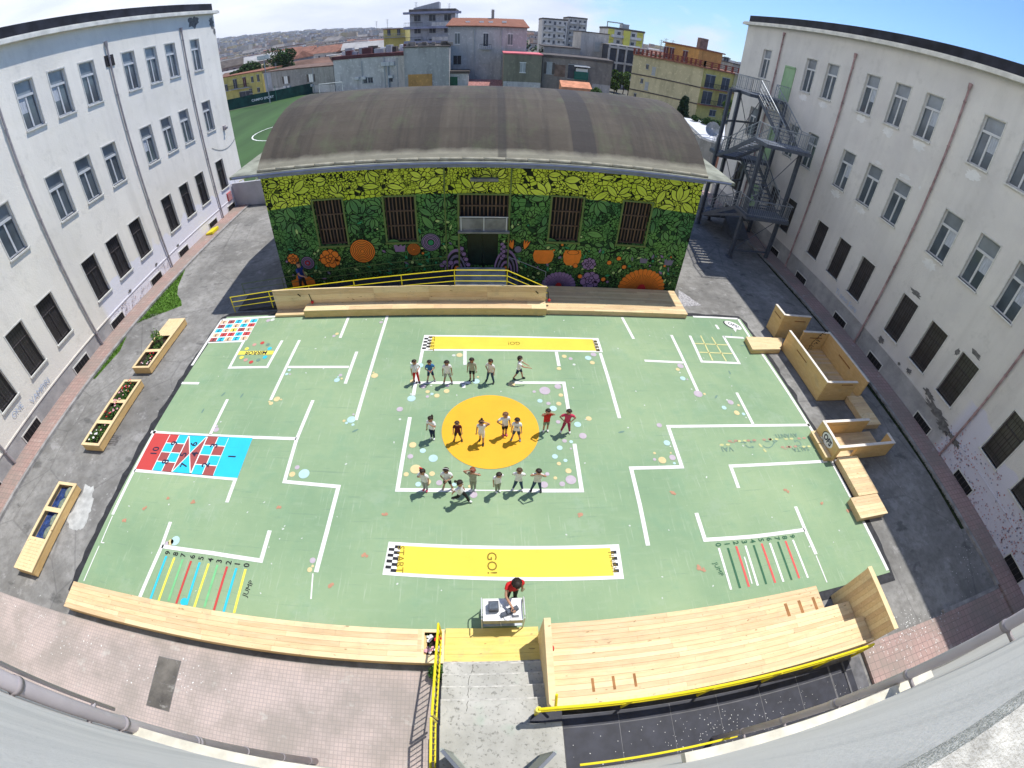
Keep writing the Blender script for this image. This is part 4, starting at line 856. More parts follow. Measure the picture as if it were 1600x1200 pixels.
# openings
M_WOODW = plain('dark_window_wood', (.10, .062, .045), .6, .3, 5, sc=(6, 6, .5)); M_BRIB = plain('brown_boards', (.17, .10, .06), .6, .3, 5, sc=(8, 8, .4)); M_GFR = plain('green_frame', (.13, .18, .05), .6, .1, 4)
M_MARB = plain('grey_panel', (.19, .19, .185), .7, .25, 2)
for a, b2, c, d in TW + [TG]:
    mb = MB(); wd = b2 - a; big = wd > 1.6
    mb.face([PT(a, c, -.2), PT(b2, c, -.2), PT(b2, d, -.2), PT(a, d, -.2)], 1)
    nrow = 3; ncol = 8 if not big else 12
    for r_ in range(nrow + 1): pbox(mb, PT, a, b2, c + (d - c - .06) * r_ / nrow, c + (d - c - .06) * r_ / nrow + .06, -.17, -.10, 0)
    for k in range(ncol + 1): x = a + (wd - .05) * k / ncol; pbox(mb, PT, x, x + .05, c + .0, d, -.165, -.12, 2 if k % 2 else 0)
    f = mb.build('window', [M_WOODW, M_DARK, M_BRIB], th_)
    mb = MB(); pbox(mb, PT, a - .08, a, c, d + .07, .05, .06 + .02); pbox(mb, PT, b2, b2 + .08, c, d + .07, .05, .08); pbox(mb, PT, a, b2, d, d + .07, .05, .08)
    if not big: pbox(mb, PT, a - .1, b2 + .1, c - .08, c, .05, .13)
    mb.build('frame', M_GFR, f)
mb = MB(); pbox(mb, PT, TG[0], TG[1], 2.98, 3.58, .10, .16, 0); pbox(mb, PT, TG[0] - .08, TG[1] + .08, 2.90, 2.98, 0, .30, 0)
for u in (-1.0, 0.02, 1.03): pbox(mb, PT, u - .02, u + .02, 2.98, 3.66, .162, .19, 1)
pbox(mb, PT, TG[0], TG[1], 3.62, 3.66, .12, .16, 1); mb.build('balcony', [M_MARB, M_ALU], th_)
mb = MB(); pbox(mb, PT, TD[0], -.03, TD[2], TD[3], -.15, -.10); pbox(mb, PT, -.02, TD[1], TD[2], TD[3], -.15, -.10); mb.build('door', plain('dark_green_door', (.004, .014, .010), .35, .4, 3), th_)
mb = MB(); pbox(mb, PT, -.58, .61, 5.34, 5.46, .05, .28); mb.build('lamp_canopy', M_MARB, th_)
mb = MB(); pbox(mb, PT, -1.16, -1.08, .1, 4.66, .05, .09); mb.tube([PT(1.16, .1, .08), PT(1.16, 5.9, .08)], .035, 6); mb.tube([PT(-1.7, .1, .08), PT(-1.7, 5.9, .08)], .03, 6); mb.build('drainpipe', M_GFR, th_)
mb = MB()
for x in (-10.05, 9.97): mb.face([(x, TY, 0), (x, 33.2, 0), (x, 33.2, 6.02), (x, TY, 6.02)])
mb.face([(-10.05, 33.2, 0), (9.97, 33.2, 0), (9.97, 33.2, 6.02), (-10.05, 33.2, 6.02)])
mb.build('side_wall', plain('hall_render', (.36, .35, .33), .85, .2, 1, bmp=.2), th_)
prof = [(19.30, 6.25), (19.5, 6.44), (20.1, 6.85), (20.9, 7.32), (21.65, 7.66), (22.6, 8.00), (23.6, 8.26), (24.7, 8.40), (25.6, 8.46), (26.2, 8.47)]
prof = prof + [(52.4 - y, z) for y, z in reversed(prof[:-1])]
mt, t, b = newmat('barrel_roof'); x, y, z = xyz(t)
c = ramp(t, noise(t, .35, 6, .62), .3, .7, (.052, .042, .031), (.088, .073, .053))
wv = mth('FRACT', mth('MULTIPLY', mth('ADD', x, mth('MULTIPLY', noise(t, 1.2, 2), .10, tree=t), tree=t), .93, tree=t), tree=t)
seam = mth('MULTIPLY', mth('SUBTRACT', 1, mth('MULTIPLY', mth('ABSOLUTE', mth('SUBTRACT', wv, .5, tree=t), tree=t), 9, tree=t), tree=t), .55, True, tree=t)
c = mix(t, mth('MULTIPLY', mth('MULTIPLY', seam, .5, tree=t), ramp(t, noise(t, 1.1, 5, .6), .42, .68), tree=t), c, (.15, .135, .10))
strip = ramp(t, noise(t, 1.3, 5, .65, sc=(1, .05, .05)), .44, .58)
c = mix(t, mth('MULTIPLY', strip, .5, tree=t), c, (.026, .021, .018))
moss = ramp(t, noise(t, .8, 6, .68, sc=(1, .5, .5)), .52, .66); c = mix(t, mth('MULTIPLY', moss, .38, tree=t), c, (.085, .11, .05))
bk = mth('MULTIPLY', mth('SUBTRACT', .55, mth('ABSOLUTE', mth('SUBTRACT', x, 4.35, tree=t), tree=t), tree=t), 20, True, tree=t); c = mix(t, mth('MULTIPLY', bk, .8, tree=t), c, (.032, .028, .028))
sk = ramp(t, noise(t, 7, 5, .7), .70, .76); c = mix(t, mth('MULTIPLY', sk, .6, tree=t), c, (.36, .33, .26))
lowf = mth('MULTIPLY', mth('SUBTRACT', mth('ADD', 6.52, mth('MULTIPLY', noise(t, 1.5, 4), .25, tree=t), tree=t), z, tree=t), 5, True, tree=t); c = mix(t, mth('MULTIPLY', lowf, .8, tree=t), c, (.34, .32, .24))
bk = mth('MULTIPLY', mth('SUBTRACT', .22, mth('ABSOLUTE', mth('SUBTRACT', x, .75, tree=t), tree=t), tree=t), 14, True, tree=t); c = mix(t, mth('MULTIPLY', bk, .6, tree=t), c, (.030, .027, .026))
t.links.new(c, b.inputs['Base Color']); b.inputs['Roughness'].default_value = .85; bump(t, b, noise(t, 5, 5), .5, .05); M_ROOF = mt
mb = MB(); xs = [-10.15, 10.07]
for k in range(len(prof) - 1):
    (y0, z0), (y1, z1) = prof[k], prof[k + 1]
    for q in range(20):
        xa = xs[0] + (xs[1] - xs[0]) * q / 20; xb = xs[0] + (xs[1] - xs[0]) * (q + 1) / 20
        mb.face([(xa, y0, z0), (xb, y0, z0), (xb, y1, z1), (xa, y1, z1)])
for x in xs: mb.face([(x, y, z) for y, z in prof] )
mb.build('roof', M_ROOF, th_, smooth=False)
M_EAVE = plain('eave_slab', (.25, .26, .21), .85, .35, 1.2, bmp=.3)
mb = MB(); mb.prism([(-11.45, 18.98), (11.40, 18.98), (11.6, 25.0), (10.4, 33.4), (-10.4, 33.4), (-11.7, 24.5)], 6.08, 6.22); mb.build('eave', M_EAVE, th_)
mb = MB(); mb.box(-11.3, 11.2, 18.93, 18.975, 6.12, 6.19); mb.box(-10.1, 10.0, TY - .12, TY - .06, 5.93, 6.07); mb.build('gutter', plain('blue_grey_gutter', (.20, .23, .36), .6, .1, 3), th_)
mb = MB()
for k in range(22): y0 = 19.02; x = -10.1 + k * 20.15 / 22; mb.tube([(x + .02, y0 + .18, 6.28), (x + .90, y0 + .18, 6.28)], .085, 8)
mb.build('roof_kerb', plain('kerb_mortar', (.37, .35, .27), .9, .2, 3, bmp=.3), th_, smooth=True)
# door platform, ramp and steps of the theatre
M_RUB = plain('black_rubber', (.030, .032, .045), .6, .25, 3); M_CEM = plain('worn_cement', (.33, .33, .32), .85, .25, 2, bmp=.2)
pf = thing('theatre_ramp', 'cement platform at the theatre door with a dark ramp and steps', 'ramp', (0, 18, 0))
mb = MB(); mb.box(-1.25, 1.05, 17.46, 19.15, 0, 1.05, 0); mb.build('platform', M_CEM, pf)
mb = MB(); mb.prism([(-12.2, 17.46), (-1.252, 17.46), (-1.252, 18.95), (-12.2, 18.95)], -.04, [.0, 1.04, 1.04, 0.0]); mb.build('ramp_floor', M_RUB, pf)
mb = MB()
for k in range(6): mb.box(1.052 + k * .29, 1.052 + (k + 1) * .29, 17.46, 18.9, 0, 1.05 - (k + 1) * .165)
mb.build('steps', plain('dark_cement_steps', (.10, .10, .11), .85, .2, 3), pf)
def rail(name, path, label, hs, mat=M_YEL, r=.022, posts=None, drop=None, cat='railing', mids=(.5,), parent=None, base=None):
    mb = MB(); mb.tube(path, r, 8)
    for f in mids: mb.tube([(x, y, z - (drop) * f) for x, y, z in path], r * .8, 8)
    root = tag(mb.build(name, mat, org=path[0]), label, cat)
    for k, p in enumerate(posts): 
        pb = MB(); pb.tube([(p[0], p[1], p[2]), (p[0], p[1], p[2] - p[3])], r, 8); pb.build('post', mat, root)
    return root
yp = 17.38
def zr(x): return .85 + (x + 12.3) / 11.06 * 1.03
path = [(-12.3, yp, .85), (-1.24, yp, 1.88), (1.06, yp, 1.88), (2.9, yp, 1.02)]
rail('yellow_railing', path, 'yellow tube railing behind the long wooden bench, along the theatre ramp', 1, drop=.55, mids=(.5, 1.0),
     posts=[(x, yp, zr(x) if x < -1.3 else 1.88, .9) for x in (-12.28, -10.1, -8.0, -5.8, -3.6, -1.24, 1.06)])
rail('wall_handrail', [(-12.5, 19.05, .60), (-10.1, 19.05, .82), (-1.65, 19.05, 1.66)], 'thin dark handrail fixed along the mural wall above the ramp', 1, mat=M_GFR, r=.018, drop=.35, mids=(1,), posts=[(-12.48, 19.05, .60, .6), (-10.1, 19.05, .82, .7)])
rail('grey_handrail', [(1.2, 19.0, 1.7), (3.0, 19.0, .95)], 'thin grey handrail beside the theatre steps, right of the door', 1, mat=M_GALV, r=.018, drop=.3, mids=(), posts=[(1.2, 19.0, 1.7, .6), (3.0, 19.0, .95, .9)])
# ================================================================= steel fire stairs
fs = thing('fire_stairs', 'grey-blue steel fire staircase climbing the right wing in zigzag flights', 'fire stairs', (17.3, 26.5, 0))
for (x, y, zt) in ((15.55, 24.0, 7.6), (18.45, 24.2, 7.5), (16.75, 30.2, 9.8), (15.45, 29.2, 9.8), (19.3, 28.4, 9.7), (19.3, 31.4, 9.7)):
    mb = MB(); mb.box(x - .11, x + .11, y - .012, y + .012, 0, zt); mb.box(x - .11, x - .085, y - .10, y + .10, 0, zt); mb.box(x + .085, x + .11, y - .10, y + .10, 0, zt); mb.box(x - .2, x + .2, y - .2, y + .2, 0, .03); mb.build('column', M_STEEL, fs)
def landing(x0, x1, y0, y1, z):
    mb = MB(); mb.box(x0, x1, y0, y1, z - .05, z, 1)
    for a, b2 in (((x0, y0), (x1, y0)), ((x1, y0), (x1, y1)), ((x1, y1), (x0, y1)), ((x0, y1), (x0, y0))): mb.bar((*a, z - .11), (*b2, z - .11), .07, .20, 0)
    mb.build('landing', [M_STEEL, plain('steel_grating', (.13, .15, .19), .6, .3, 20)], fs)
for z in (7.6, 3.15): landing(15.4, 18.55, 23.3, 24.85, z)
landing(15.5, 19.62, 28.75, 30.3, 5.37); landing(16.7, 19.62, 28.75, 31.5, 9.8); landing(15.5, 19.62, 28.75, 30.3, 1.0)
def flight(x0, x1, ya, za, yb, zb):
    mb = MB(); n_ = 12
    for x in (x0, x1): mb.bar((x, ya, za - .05), (x, yb, zb - .05), .05, .24, 0)
    for k in range(1, n_): f = k / n_; mb.box(x0 + .03, x1 - .03, ya + (yb - ya) * f - .13, ya + (yb - ya) * f + .13, za + (zb - za) * f - .02, za + (zb - za) * f, 1)
    mb.build('flight', [M_STEEL, MATS['steel_grating']], fs)
    for x in (x0, x1):
        mb = MB(); mb.bar((x, ya, za + 1), (x, yb, zb + 1), .05, .05)
        for f in (.25, .5, .75): mb.bar((x, ya, za + f), (x, yb, zb + f), .018, .018)
        for k in range(6): f = k / 5; mb.bar((x, ya + (yb - ya) * f, za + (zb - za) * f), (x, ya + (yb - ya) * f, za + (zb - za) * f + 1), .035, .035)
        mb.build('handrail', M_GALV, fs)
flight(17.3, 18.5, 28.75, 9.8, 24.85, 7.6); flight(15.5, 16.8, 24.85, 7.6, 28.75, 5.37); flight(17.2, 18.5, 28.75, 5.37, 24.85, 3.15); flight(15.5, 16.8, 24.85, 3.15, 28.75, 1.0)
mb = MB(); mb.prism([(17.2, 28.7), (18.6, 28.7), (18.6, 26.9), (17.2, 26.9)], 0, [1.0, 1.0, .1, .1]); mb.build('bottom_steps', M_STEEL, fs)
def baluster(pts, z, h=1.0):
    mb = MB()
    for (x0, y0), (x1, y1) in zip(pts, pts[1:]):
        mb.bar((x0, y0, z + h), (x1, y1, z + h), .045, .045); mb.bar((x0, y0, z + .1), (x1, y1, z + .1), .03, .03); d = math.hypot(x1 - x0, y1 - y0); n_ = max(2, int(d / .14))
        for k in range(n_ + 1): f = k / n_; mb.bar((x0 + (x1 - x0) * f, y0 + (y1 - y0) * f, z), (x0 + (x1 - x0) * f, y0 + (y1 - y0) * f, z + h), .02, .02)
    mb.build('balustrade', M_GALV, fs)
for z in (7.6, 3.15): baluster([(15.42, 24.8), (15.42, 23.33), (18.53, 23.33), (18.53, 24.8)], z)
baluster([(17.2, 28.8), (16.72, 28.8), (16.72, 31.48), (19.6, 31.48)], 9.8); baluster([(18.55, 28.78), (19.6, 28.78)], 9.8); baluster([(15.52, 28.9), (15.52, 30.28), (19.6, 30.28)], 5.37); baluster([(15.52, 28.9), (15.52, 30.28), (19.6, 30.28)], 1.0)
mb = MB()
def brace(a, b2, c=.035): mb.bar(a, b2, c, c)
for z0, z1 in ((.5, 2.9), (3.5, 7.3)): brace((15.55, 24, z0), (18.45, 24.2, z1)); brace((15.55, 24, z1), (18.45, 24.2, z0)); mb.bar((15.55, 24, z0), (18.45, 24.2, z0), .06, .12)
for z0, z1 in ((5.6, 9.6), (1.3, 5.1)): brace((16.75, 30.2, z0), (19.3, 31.4, z1)); brace((16.75, 30.2, z1), (19.3, 31.4, z0)); mb.bar((15.45, 29.2, z1 - 2), (16.75, 30.2, z1 - 2), .06, .14); mb.bar((16.75, 30.2, z1 - 2), (19.3, 31.4, z1 - 2), .06, .14)
for z0 in (7.6, 3.15): mb.bar((15.55, 24.1, z0 - .25), (15.45, 29.1, z0 - 2.4), .06, .16)
mb.bar((15.45, 29.2, 9.7), (16.75, 30.2, 9.7), .08, .18); mb.bar((16.75, 30.2, 9.7), (19.3, 31.4, 9.7), .08, .18)
mb.build('bracing', M_STEEL, fs)
# grey walls that close the yard behind, left and right of the theatre
M_GW = plain('grey_cement_wall', (.42, .42, .44), .85, .12, .8, bmp=.2)
mb = MB(); mb.box(-19.6, -10.06, 32.6, 32.85, 0, 1.9, 0); tag(mb.build('yard_wall', M_GW, org=(-15, 32.7, 0)), 'low grey cement wall closing the yard between the left wing and the theatre', 'wall')
rail('white_pipe_rail', [(-19.4, 32.7, 2.55), (-11.5, 32.7, 2.55)], 'white pipe rail on top of the low wall left of the theatre', 1, mat=M_ALU, r=.02, drop=.35, mids=(1,), posts=[(x, 32.7, 2.55, .7) for x in (-19.3, -17.4, -15.5, -13.6, -11.6)])
mb = MB(); mb.box(10.1, 15.0, 35.2, 35.45, 0, 1.6, 0); tag(mb.build('yard_wall', M_GW, org=(13, 35, 0)), 'grey cement wall behind the fire stairs, right of the theatre', 'wall')
# ================================================================= wooden furniture
def wood_mat(name, c0, c1, knots=True, grain=(1, 9, 9), rough=.6):
    mt, t, b = newmat(name)
    c = ramp(t, noise(t, 1.6, 5, .6, sc=grain, dist=.4), .3, .7, c0, c1)
    if knots:
        kn = ramp(t, noise(t, 5.5, 2, .5, sc=(1, 2.2, 2.2)), .70, .735); c = mix(t, mth('MULTIPLY', kn, .65, tree=t), c, (.20, .095, .03))
    c = mix(t, mth('MULTIPLY', ramp(t, noise(t, .6, 4), .5, .7), .3, tree=t), c, tuple(k * .72 for k in c0)); c = mix(t, mth('MULTIPLY', ramp(t, noise(t, 2.4, 7, .75), .54, .64), .22, tree=t), c, (.36, .31, .24))
    t.links.new(c, b.inputs['Base Color']); b.inputs['Roughness'].default_value = rough; b.inputs['Specular IOR Level'].default_value = .3
    MATS[name] = mt; return mt
W1 = wood_mat('pine_a', (.66, .475, .25), (.79, .60, .35)); W2 = wood_mat('pine_b', (.74, .56, .31), (.82, .66, .40)); W3 = wood_mat('pine_c', (.60, .415, .22), (.72, .53, .32))
WY1 = wood_mat('pine_grain_y', (.72, .53, .28), (.80, .63, .37), grain=(9, 1, 9))
WP = wood_mat('plywood', (.62, .40, .16), (.72, .50, .23), False, (2, 2, 6)); WPR = wood_mat('plywood_edge', (.74, .66, .56), (.82, .76, .68), False)
WYL = wood_mat('yellow_stained_pine', (.70, .52, .13), (.80, .62, .20)); M_SLOT = plain('slot_brown', (.33, .16, .06), .8, .2, 4)  # orange-brown wood colour of the finger and peep slots
M_SOIL = plain('soil', (.035, .024, .018), .95, .4, 12, bmp=.6)
def boards_x(mb, x0, x1, y0, y1, z, th=.035, n=None, w=.115, ms=(0, 1, 2), gap=.005):
    """deck boards running along x"""
    n = n or max(1, round((y1 - y0) / w)); s = (y1 - y0) / n
    for k in range(n):
        xa = x0
        while xa < x1 - .01:
            ln_ = random.uniform(1.8, 3.4); xb = min(x1, xa + ln_)
            if x1 - xb < .6: xb = x1
            mb.box(xa + (.002 if xa > x0 else 0), xb - (.002 if xb < x1 else 0), y0 + k * s + gap / 2, y0 + (k + 1) * s - gap / 2, z - th, z, random.choice(ms)); xa = xb
def boards_y(mb, x0, x1, y0, y1, z, th=.035, w=.115, ms=(0,), gap=.006):
    n = max(1, round((x1 - x0) / w)); s = (x1 - x0) / n
    for k in range(n): mb.box(x0 + k * s + gap / 2, x0 + (k + 1) * s - gap / 2, y0, y1, z - th, z, random.choice(ms))
random.seed(12)
WM = [W1, W2, W3]
# long bench at the near left
b_ = thing('long_bench', 'very long low wooden bench at the near left edge of the green court', 'bench', (-7, 2.8, 0))
mb = MB(); boards_x(mb, -12.50, -1.62, 2.36, 3.20, .40, w=.14); boards_x(mb, -1.62, -1.52, 2.36, 3.2, .40, w=.28); mb.build('seat', WM, b_)
mb = MB(); mb.box(-12.48, -1.0, 2.38, 2.42, .05, .36); mb.box(-12.48, -1.0, 3.14, 3.18, .05, .36); mb.box(-12.50, -12.46, 2.42, 3.14, .05, .36); mb.box(-1.02, -.98, 2.42, 3.14, .0, .36)
for k in range(9): mb.box(-11.9 + k * 1.3, -11.8 + k * 1.3, 2.5, 3.05, .0, .36)
mb.build('frame', WP, b_)
mb = MB(); mb.box(-1.52, -1.46, 2.36, 3.2, .362, .402); mb.box(-1.04, -.98, 2.36, 3.2, .362, .402); mb.box(-1.46, -1.04, 3.12, 3.2, .362, .402); mb.box(-1.46, -1.04, 2.36, 2.56, .362, .402); mb.build('planter_rim', W2, b_)
mb = MB(); mb.box(-1.46, -1.04, 2.56, 3.12, .1, .26); mb.build('soil', M_SOIL, b_)
# flowers
M_LF = plain('leaf_green', (.035, .09, .018), .7, .4, 14); M_LF2 = plain('leaf_light', (.09, .18, .03), .7, .35, 14); M_FR = flat('petal_red', (.60, .02, .03), .2); M_FP = flat('petal_pink', (.72, .38, .42), .15); M_FW = flat('petal_white', (.80, .76, .74), .08); M_STEM = plain('stem', (.09, .08, .03), .8, .2, 9)
def plant(x, y, z, r, h, cols, label, seed, nleaf=60, nflow=14, tall=False, cat='flowers', grp=None, mats=None):
    random.seed(seed); name = 'flower_plant' if nflow else 'leafy_plant'
    t = thing(name, label, cat, (x, y, z), grp)
    mb = MB()
    for k in range(nleaf):
        a = random.uniform(0, 6.28); d = r * math.sqrt(random.random()); hh = h * random.uniform(.25, 1) * (1 - .4 * d / r); s = random.uniform(.03, .065) * (1.6 if tall else 1)
        c = Vector((x + d * math.cos(a), y + d * math.sin(a), z + hh)); u = Vector((random.uniform(-1, 1), random.uniform(-1, 1), random.uniform(-.3, .8))).normalized() * s; w = u.cross(Vector((random.uniform(-1, 1), random.uniform(-1, 1), 1))).normalized() * s * .45
        mb.face([c - u, c - w, c + u, c + w], 0 if random.random() < .7 else 1)
    mb.build('leaves', mats or [M_LF, M_LF2], t)
    mb = MB()
    for k in range(7): a = random.uniform(0, 6.28); d = r * random.random() * .8; mb.tube([(x, y, z - .02), (x + d * math.cos(a) * .5, y + d * math.sin(a) * .5, z + h * .5), (x + d * math.cos(a), y + d * math.sin(a), z + h * .9)], .006, 4)
    mb.build('stem', M_STEM, t)
    if nflow:
        mb = MB()
        for k in range(nflow):
            a = random.uniform(0, 6.28); d = r * math.sqrt(random.random()); c = (x + d * math.cos(a), y + d * math.sin(a), z + h * random.uniform(.75, 1.1)); s = random.uniform(.025, .045); m_ = random.randrange(len(cols))
            for q in range(5): t_ = 2 * math.pi * q / 5; mb.ball((c[0] + s * .7 * math.cos(t_), c[1] + s * .7 * math.sin(t_), c[2]), (s * .6, s * .6, s * .35), 6, 4, m_)
            mb.ball((c[0], c[1], c[2] + s * .2), s * .45, 6, 4, m_)
        mb.build('flower_head', cols, t)
    return t
plant(-1.36, 2.98, .26, .08, .16, [M_FW], 'white flowers in the small square opening at the bench end', 31, 24, 6); plant(-1.14, 2.98, .26, .08, .16, [M_FR], 'single red flowering plant in the bench opening, next to the yellow railing', 32, 24, 7)
plant(-1.34, 2.72, .26, .09, .16, [M_FW, M_FP], 'pinkish white flowers nearest the building in the bench opening', 33, 24, 8); plant(-1.12, 2.70, .26, .08, .14, [M_FW], 'pale flowers beside the railing in the bench opening', 34, 20, 5)
plant(-1.13, 2.18, .02, .22, .55, [M_FW], 'dark green bushy plant on the ground behind the bench end', 35, 300, 0, cat='plant')
# three planter benches on the left
def planter(x0, x1, y0, y1, h, label, cells, seat=None):
    t = thing('planter_bench', label, 'planter', ((x0 + x1) / 2, (y0 + y1) / 2, 0), None); r_ = .10
    mb = MB(); mb.box(x0, x1, y0, y0 + .04, .03, h - .03); mb.box(x0, x1, y1 - .04, y1, .03, h - .03); mb.box(x0, x0 + .04, y0 + .04, y1 - .04, .03, h - .03); mb.box(x1 - .04, x1, y0 + .04, y1 - .04, .03, h - .03)
    for k in range(5): yy = y0 + .3 + (y1 - y0 - .6) * k / 4; mb.box(x0 + .1, x1 - .02, yy - .05, yy + .05, -.02, .03)
    mb.build('box', WP, t)
    mb = MB(); mb.box(x0 - .02, x0 + r_, y0 - .02, y1 + .02, h - .03, h); mb.box(x1 - r_, x1 + .02, y0 - .02, y1 + .02, h - .03, h)
    edges = sorted({e for c in cells for e in c}); 
    mb.box(x0 + r_, x1 - r_, y0 - .02, y0 + r_, h - .03, h) if not (seat and seat[0] <= y0 + .01) else None
    mb.box(x0 + r_, x1 - r_, y1 - r_, y1 + .02, h - .03, h) if not (seat and seat[1] >= y1 - .01) else None
    for c0, c1 in zip(cells, cells[1:]): mb.box(x0 + r_, x1 - r_, c0[1] - .04, c1[0] + .04, h - .03, h)
    mb.build('rim', WY1, t)
    if seat: mb = MB(); boards_x(mb, x0 + r_, x1 - r_, seat[0], seat[1], h, .03, w=.13); mb.build('seat', [WY1], t)
    return t
random.seed(4)
planter(-15.72, -14.72, 12.88, 16.50, .38, 'farthest wooden planter bench, with a leafy shrub and a seat lid', [(13.0, 14.0), (14.1, 15.1)], (15.14, 16.52))
planter(-15.66, -14.66, 8.46, 12.08, .38, 'middle wooden planter bench on the left, three compartments full of flowers', [(8.6, 9.6), (9.7, 10.75), (10.85, 11.95)])
planter(-15.66, -14.66, 3.12, 6.66, .38, 'nearest wooden planter bench on the left, lined with blue plastic', [(4.4, 5.45), (5.55, 6.5)], (3.10, 4.35))
for i, (y0, y1, m_) in enumerate([(12.95, 14.05, M_SOIL), (14.05, 15.1, M_SOIL), (8.5, 12.04, M_SOIL)]):
    mb = MB(); mb.box(-15.68, -14.76, y0 + .02, y1 - .02, .05, .20 + .002 * i); tag(mb.build('soil', m_, org=(-15.2, (y0 + y1) / 2, 0)), ['dark soil in the near cell of the farthest planter', 'dark soil in the shrub cell of the farthest planter', 'dark soil filling the middle planter'][i], 'soil', kind='stuff')
M_TARP = plain('blue_liner', (.02, .05, .17), .35, .5, 5, spec=.6, bmp=.6); M_SACK = plain('grey_green_sack', (.20, .23, .17), .85, .3, 9, bmp=.6)
for i, (y0, y1) in enumerate([(4.36, 5.50), (5.54, 6.56)]):
    mb = MB(); mb.box(-15.61, -14.74, y0, y1, .05, .16)
    for k in range(9): mb.tube([(-15.58 + k * .09, y0 + .03, .165), (-15.52 + k * .09 + random.uniform(-.05, .05), (y0 + y1) / 2, .16 + random.uniform(.0, .03)), (-15.56 + k * .09, y1 - .03, .165)], .014, 5)
    tag(mb.build('blue_liner', M_TARP, org=(-15.2, y0, .1), smooth=False), 'crumpled blue plastic liner in the %s cell of the nearest planter' % ('seat-side' if i == 0 else 'far'), 'plastic liner')
    for k in range(2):
        yy = y0 + .30 + k * .52; mb = MB(); mb.ball((-14.98, yy, .24), (.16, .27, .09), 12, 8); s = mb.build('sack', M_SACK, org=(-14.98, yy, .24), smooth=True)
        for v_ in s.data.vertices: v_.co.x *= 1 + .12 * math.sin(v_.co.y * 22 + k)
        tag(s, 'grey-green soil sack in the %s cell of the nearest planter, %s one' % (('seat-side', 'far')[i], ('nearer', 'farther')[k]), 'sack')
FL_ = [(8.95, [M_FW], ''), (9.3, [M_FW, M_FP], ''), (9.95, [M_FR], ''), (10.4, [M_FP, M_FR], ''), (11.05, [M_FP], ''), (11.38, [M_FR, M_FP], ''), (11.72, [M_FR], '')]
labs = ['plant with white flowers at the near end of the middle planter', 'white and pink flowers in the near cell of the middle planter, beside the divider', 'low plant with a few red flowers in the central cell of the middle planter', 'bright red and pink flowers in the central cell, next to the far divider', 'pink flowers in the far cell of the middle planter, against the divider', 'mixed red and pink flowers halfway along the far cell of the middle planter', 'dark red flowers at the far end of the middle planter']
for k, ((y, c, _), l) in enumerate(zip(FL_, labs)): plant(-15.2 + (.08 if k % 2 else -.08), y, .2, .32, .24, c, l, 50 + k, 210, (7, 4, 3, 9, 8, 6, 9)[k])
plant(-15.3, 14.75, .2, .25, .95, [M_FW], 'tall light-green leafy shrub sticking out of the farthest planter', 61, 130, 0, True, 'shrub', mats=[M_LF2, M_LF2]); plant(-15.15, 14.4, .2, .32, .3, [M_FW], 'dense dark green leaves in the shrub cell of the farthest planter', 62, 220, 0, cat='plant')
plant(-15.2, 13.35, .2, .26, .14, [M_FP, M_FW], 'small withered pinkish plants at the near end of the farthest planter', 63, 60, 7); plant(-15.2, 13.75, .2, .22, .16, [M_FR], 'few reddish leaves beside the divider of the farthest planter', 64, 60, 4)
# far bench, panel and deck in front of the theatre
random.seed(8)
fb = thing('long_backed_bench', 'long wooden bench with a tall plank back in front of the theatre ramp', 'bench', (-3, 17, 0))
mb = MB(); boards_x(mb, -8.2, 2.83, 16.62, 17.20, .40, w=.29); mb.build('seat', WM, fb)
mb = MB(); mb.box(-8.2, 2.83, 16.62, 16.66, .04, .364); mb.box(-8.2, -8.16, 16.66, 17.2, .0, .364)
for k in range(15): mb.box(-7.9 + k * .74, -7.84 + k * .74, 16.64, 17.1, -.0, .04)
mb.build('front_panel', WP, fb)
mb = MB(); 
for k in range(4):
    xa = -9.82
    for xb in (-7.4, -4.9, -2.4, .2, 2.83): mb.box(xa, xb - .004, 17.22, 17.27, .02 + k * .285, .02 + (k + 1) * .285 - .004, (k + int(xb)) % 3); xa = xb
mb.box(-9.82, 2.83, 17.205, 17.285, 1.16, 1.185, 1)
mb.build('back', WM, fb)
mb = MB(); boards_x(mb, -9.78, -8.22, 16.74, 17.20, .12, .1, w=.23); mb.build('step', [W3, W1, W3], fb)
mb = MB()
for x in (-8.55, 2.35): mb.tube([(x, 17.20, .95), (x + .12, 17.20, .82)], .02, 6, 0); mb.tube([(x + .55, 17.205, .93), (x + .62, 17.2, .55)], .018, 6, 0); mb.ball((x + .64, 17.17, .5), .075, 8, 6, 1)
mb.build('hook_toy', [M_MBK, M_MRD], fb)
mb = MB(); boards_x(mb, 2.84, 9.70, 16.74, 18.85, .25, w=.14); mb.box(2.86, 9.68, 16.76, 18.8, .0, .21, 2); tag(mb.build('wooden_deck', WM, org=(6, 17.8, 0)), 'low flat wooden deck in front of the mural, half in shade', 'deck')
# near stairs, ramp and bleachers
ns = thing('entrance_steps', 'speckled concrete entrance steps with two yellow wooden bottom steps', 'steps', (0, 1.5, 0))
mb = MB(); mb.prism([(-1.0, -.2), (1.32, -.2), (1.32, 2.42), (-1.0, 2.42)], 0, .30)
for k, (ya, z) in enumerate([(2.36, .42), (2.08, .56), (1.77, .70), (1.45, .84)]): mb.box(-1.0 + .0, 1.32, -.2, ya, z - .14, z)
mb.box(-1.0, 1.55, -.2, .86, .84, .98); 
M_NOSE = plain('worn_nosing', (.47, .46, .425), .85, .25, 7); M_DKLINE = plain('crack_and_riser_line', (.10, .10, .09), .9, .2, 7)
for ya, z in ((2.42, .30), (2.36, .42), (2.08, .56), (1.77, .70), (1.45, .84)):
    mb.box(-.99, 1.31, ya - .03, ya + .003, z - .02, z + .003, 1); mb.box(-.99, 1.31, ya + .004, ya + .016, z - .12, z - .115, 2)  # pale front edge, and a thin dark line along the foot of each riser
yy = 2.3; xx = -.32
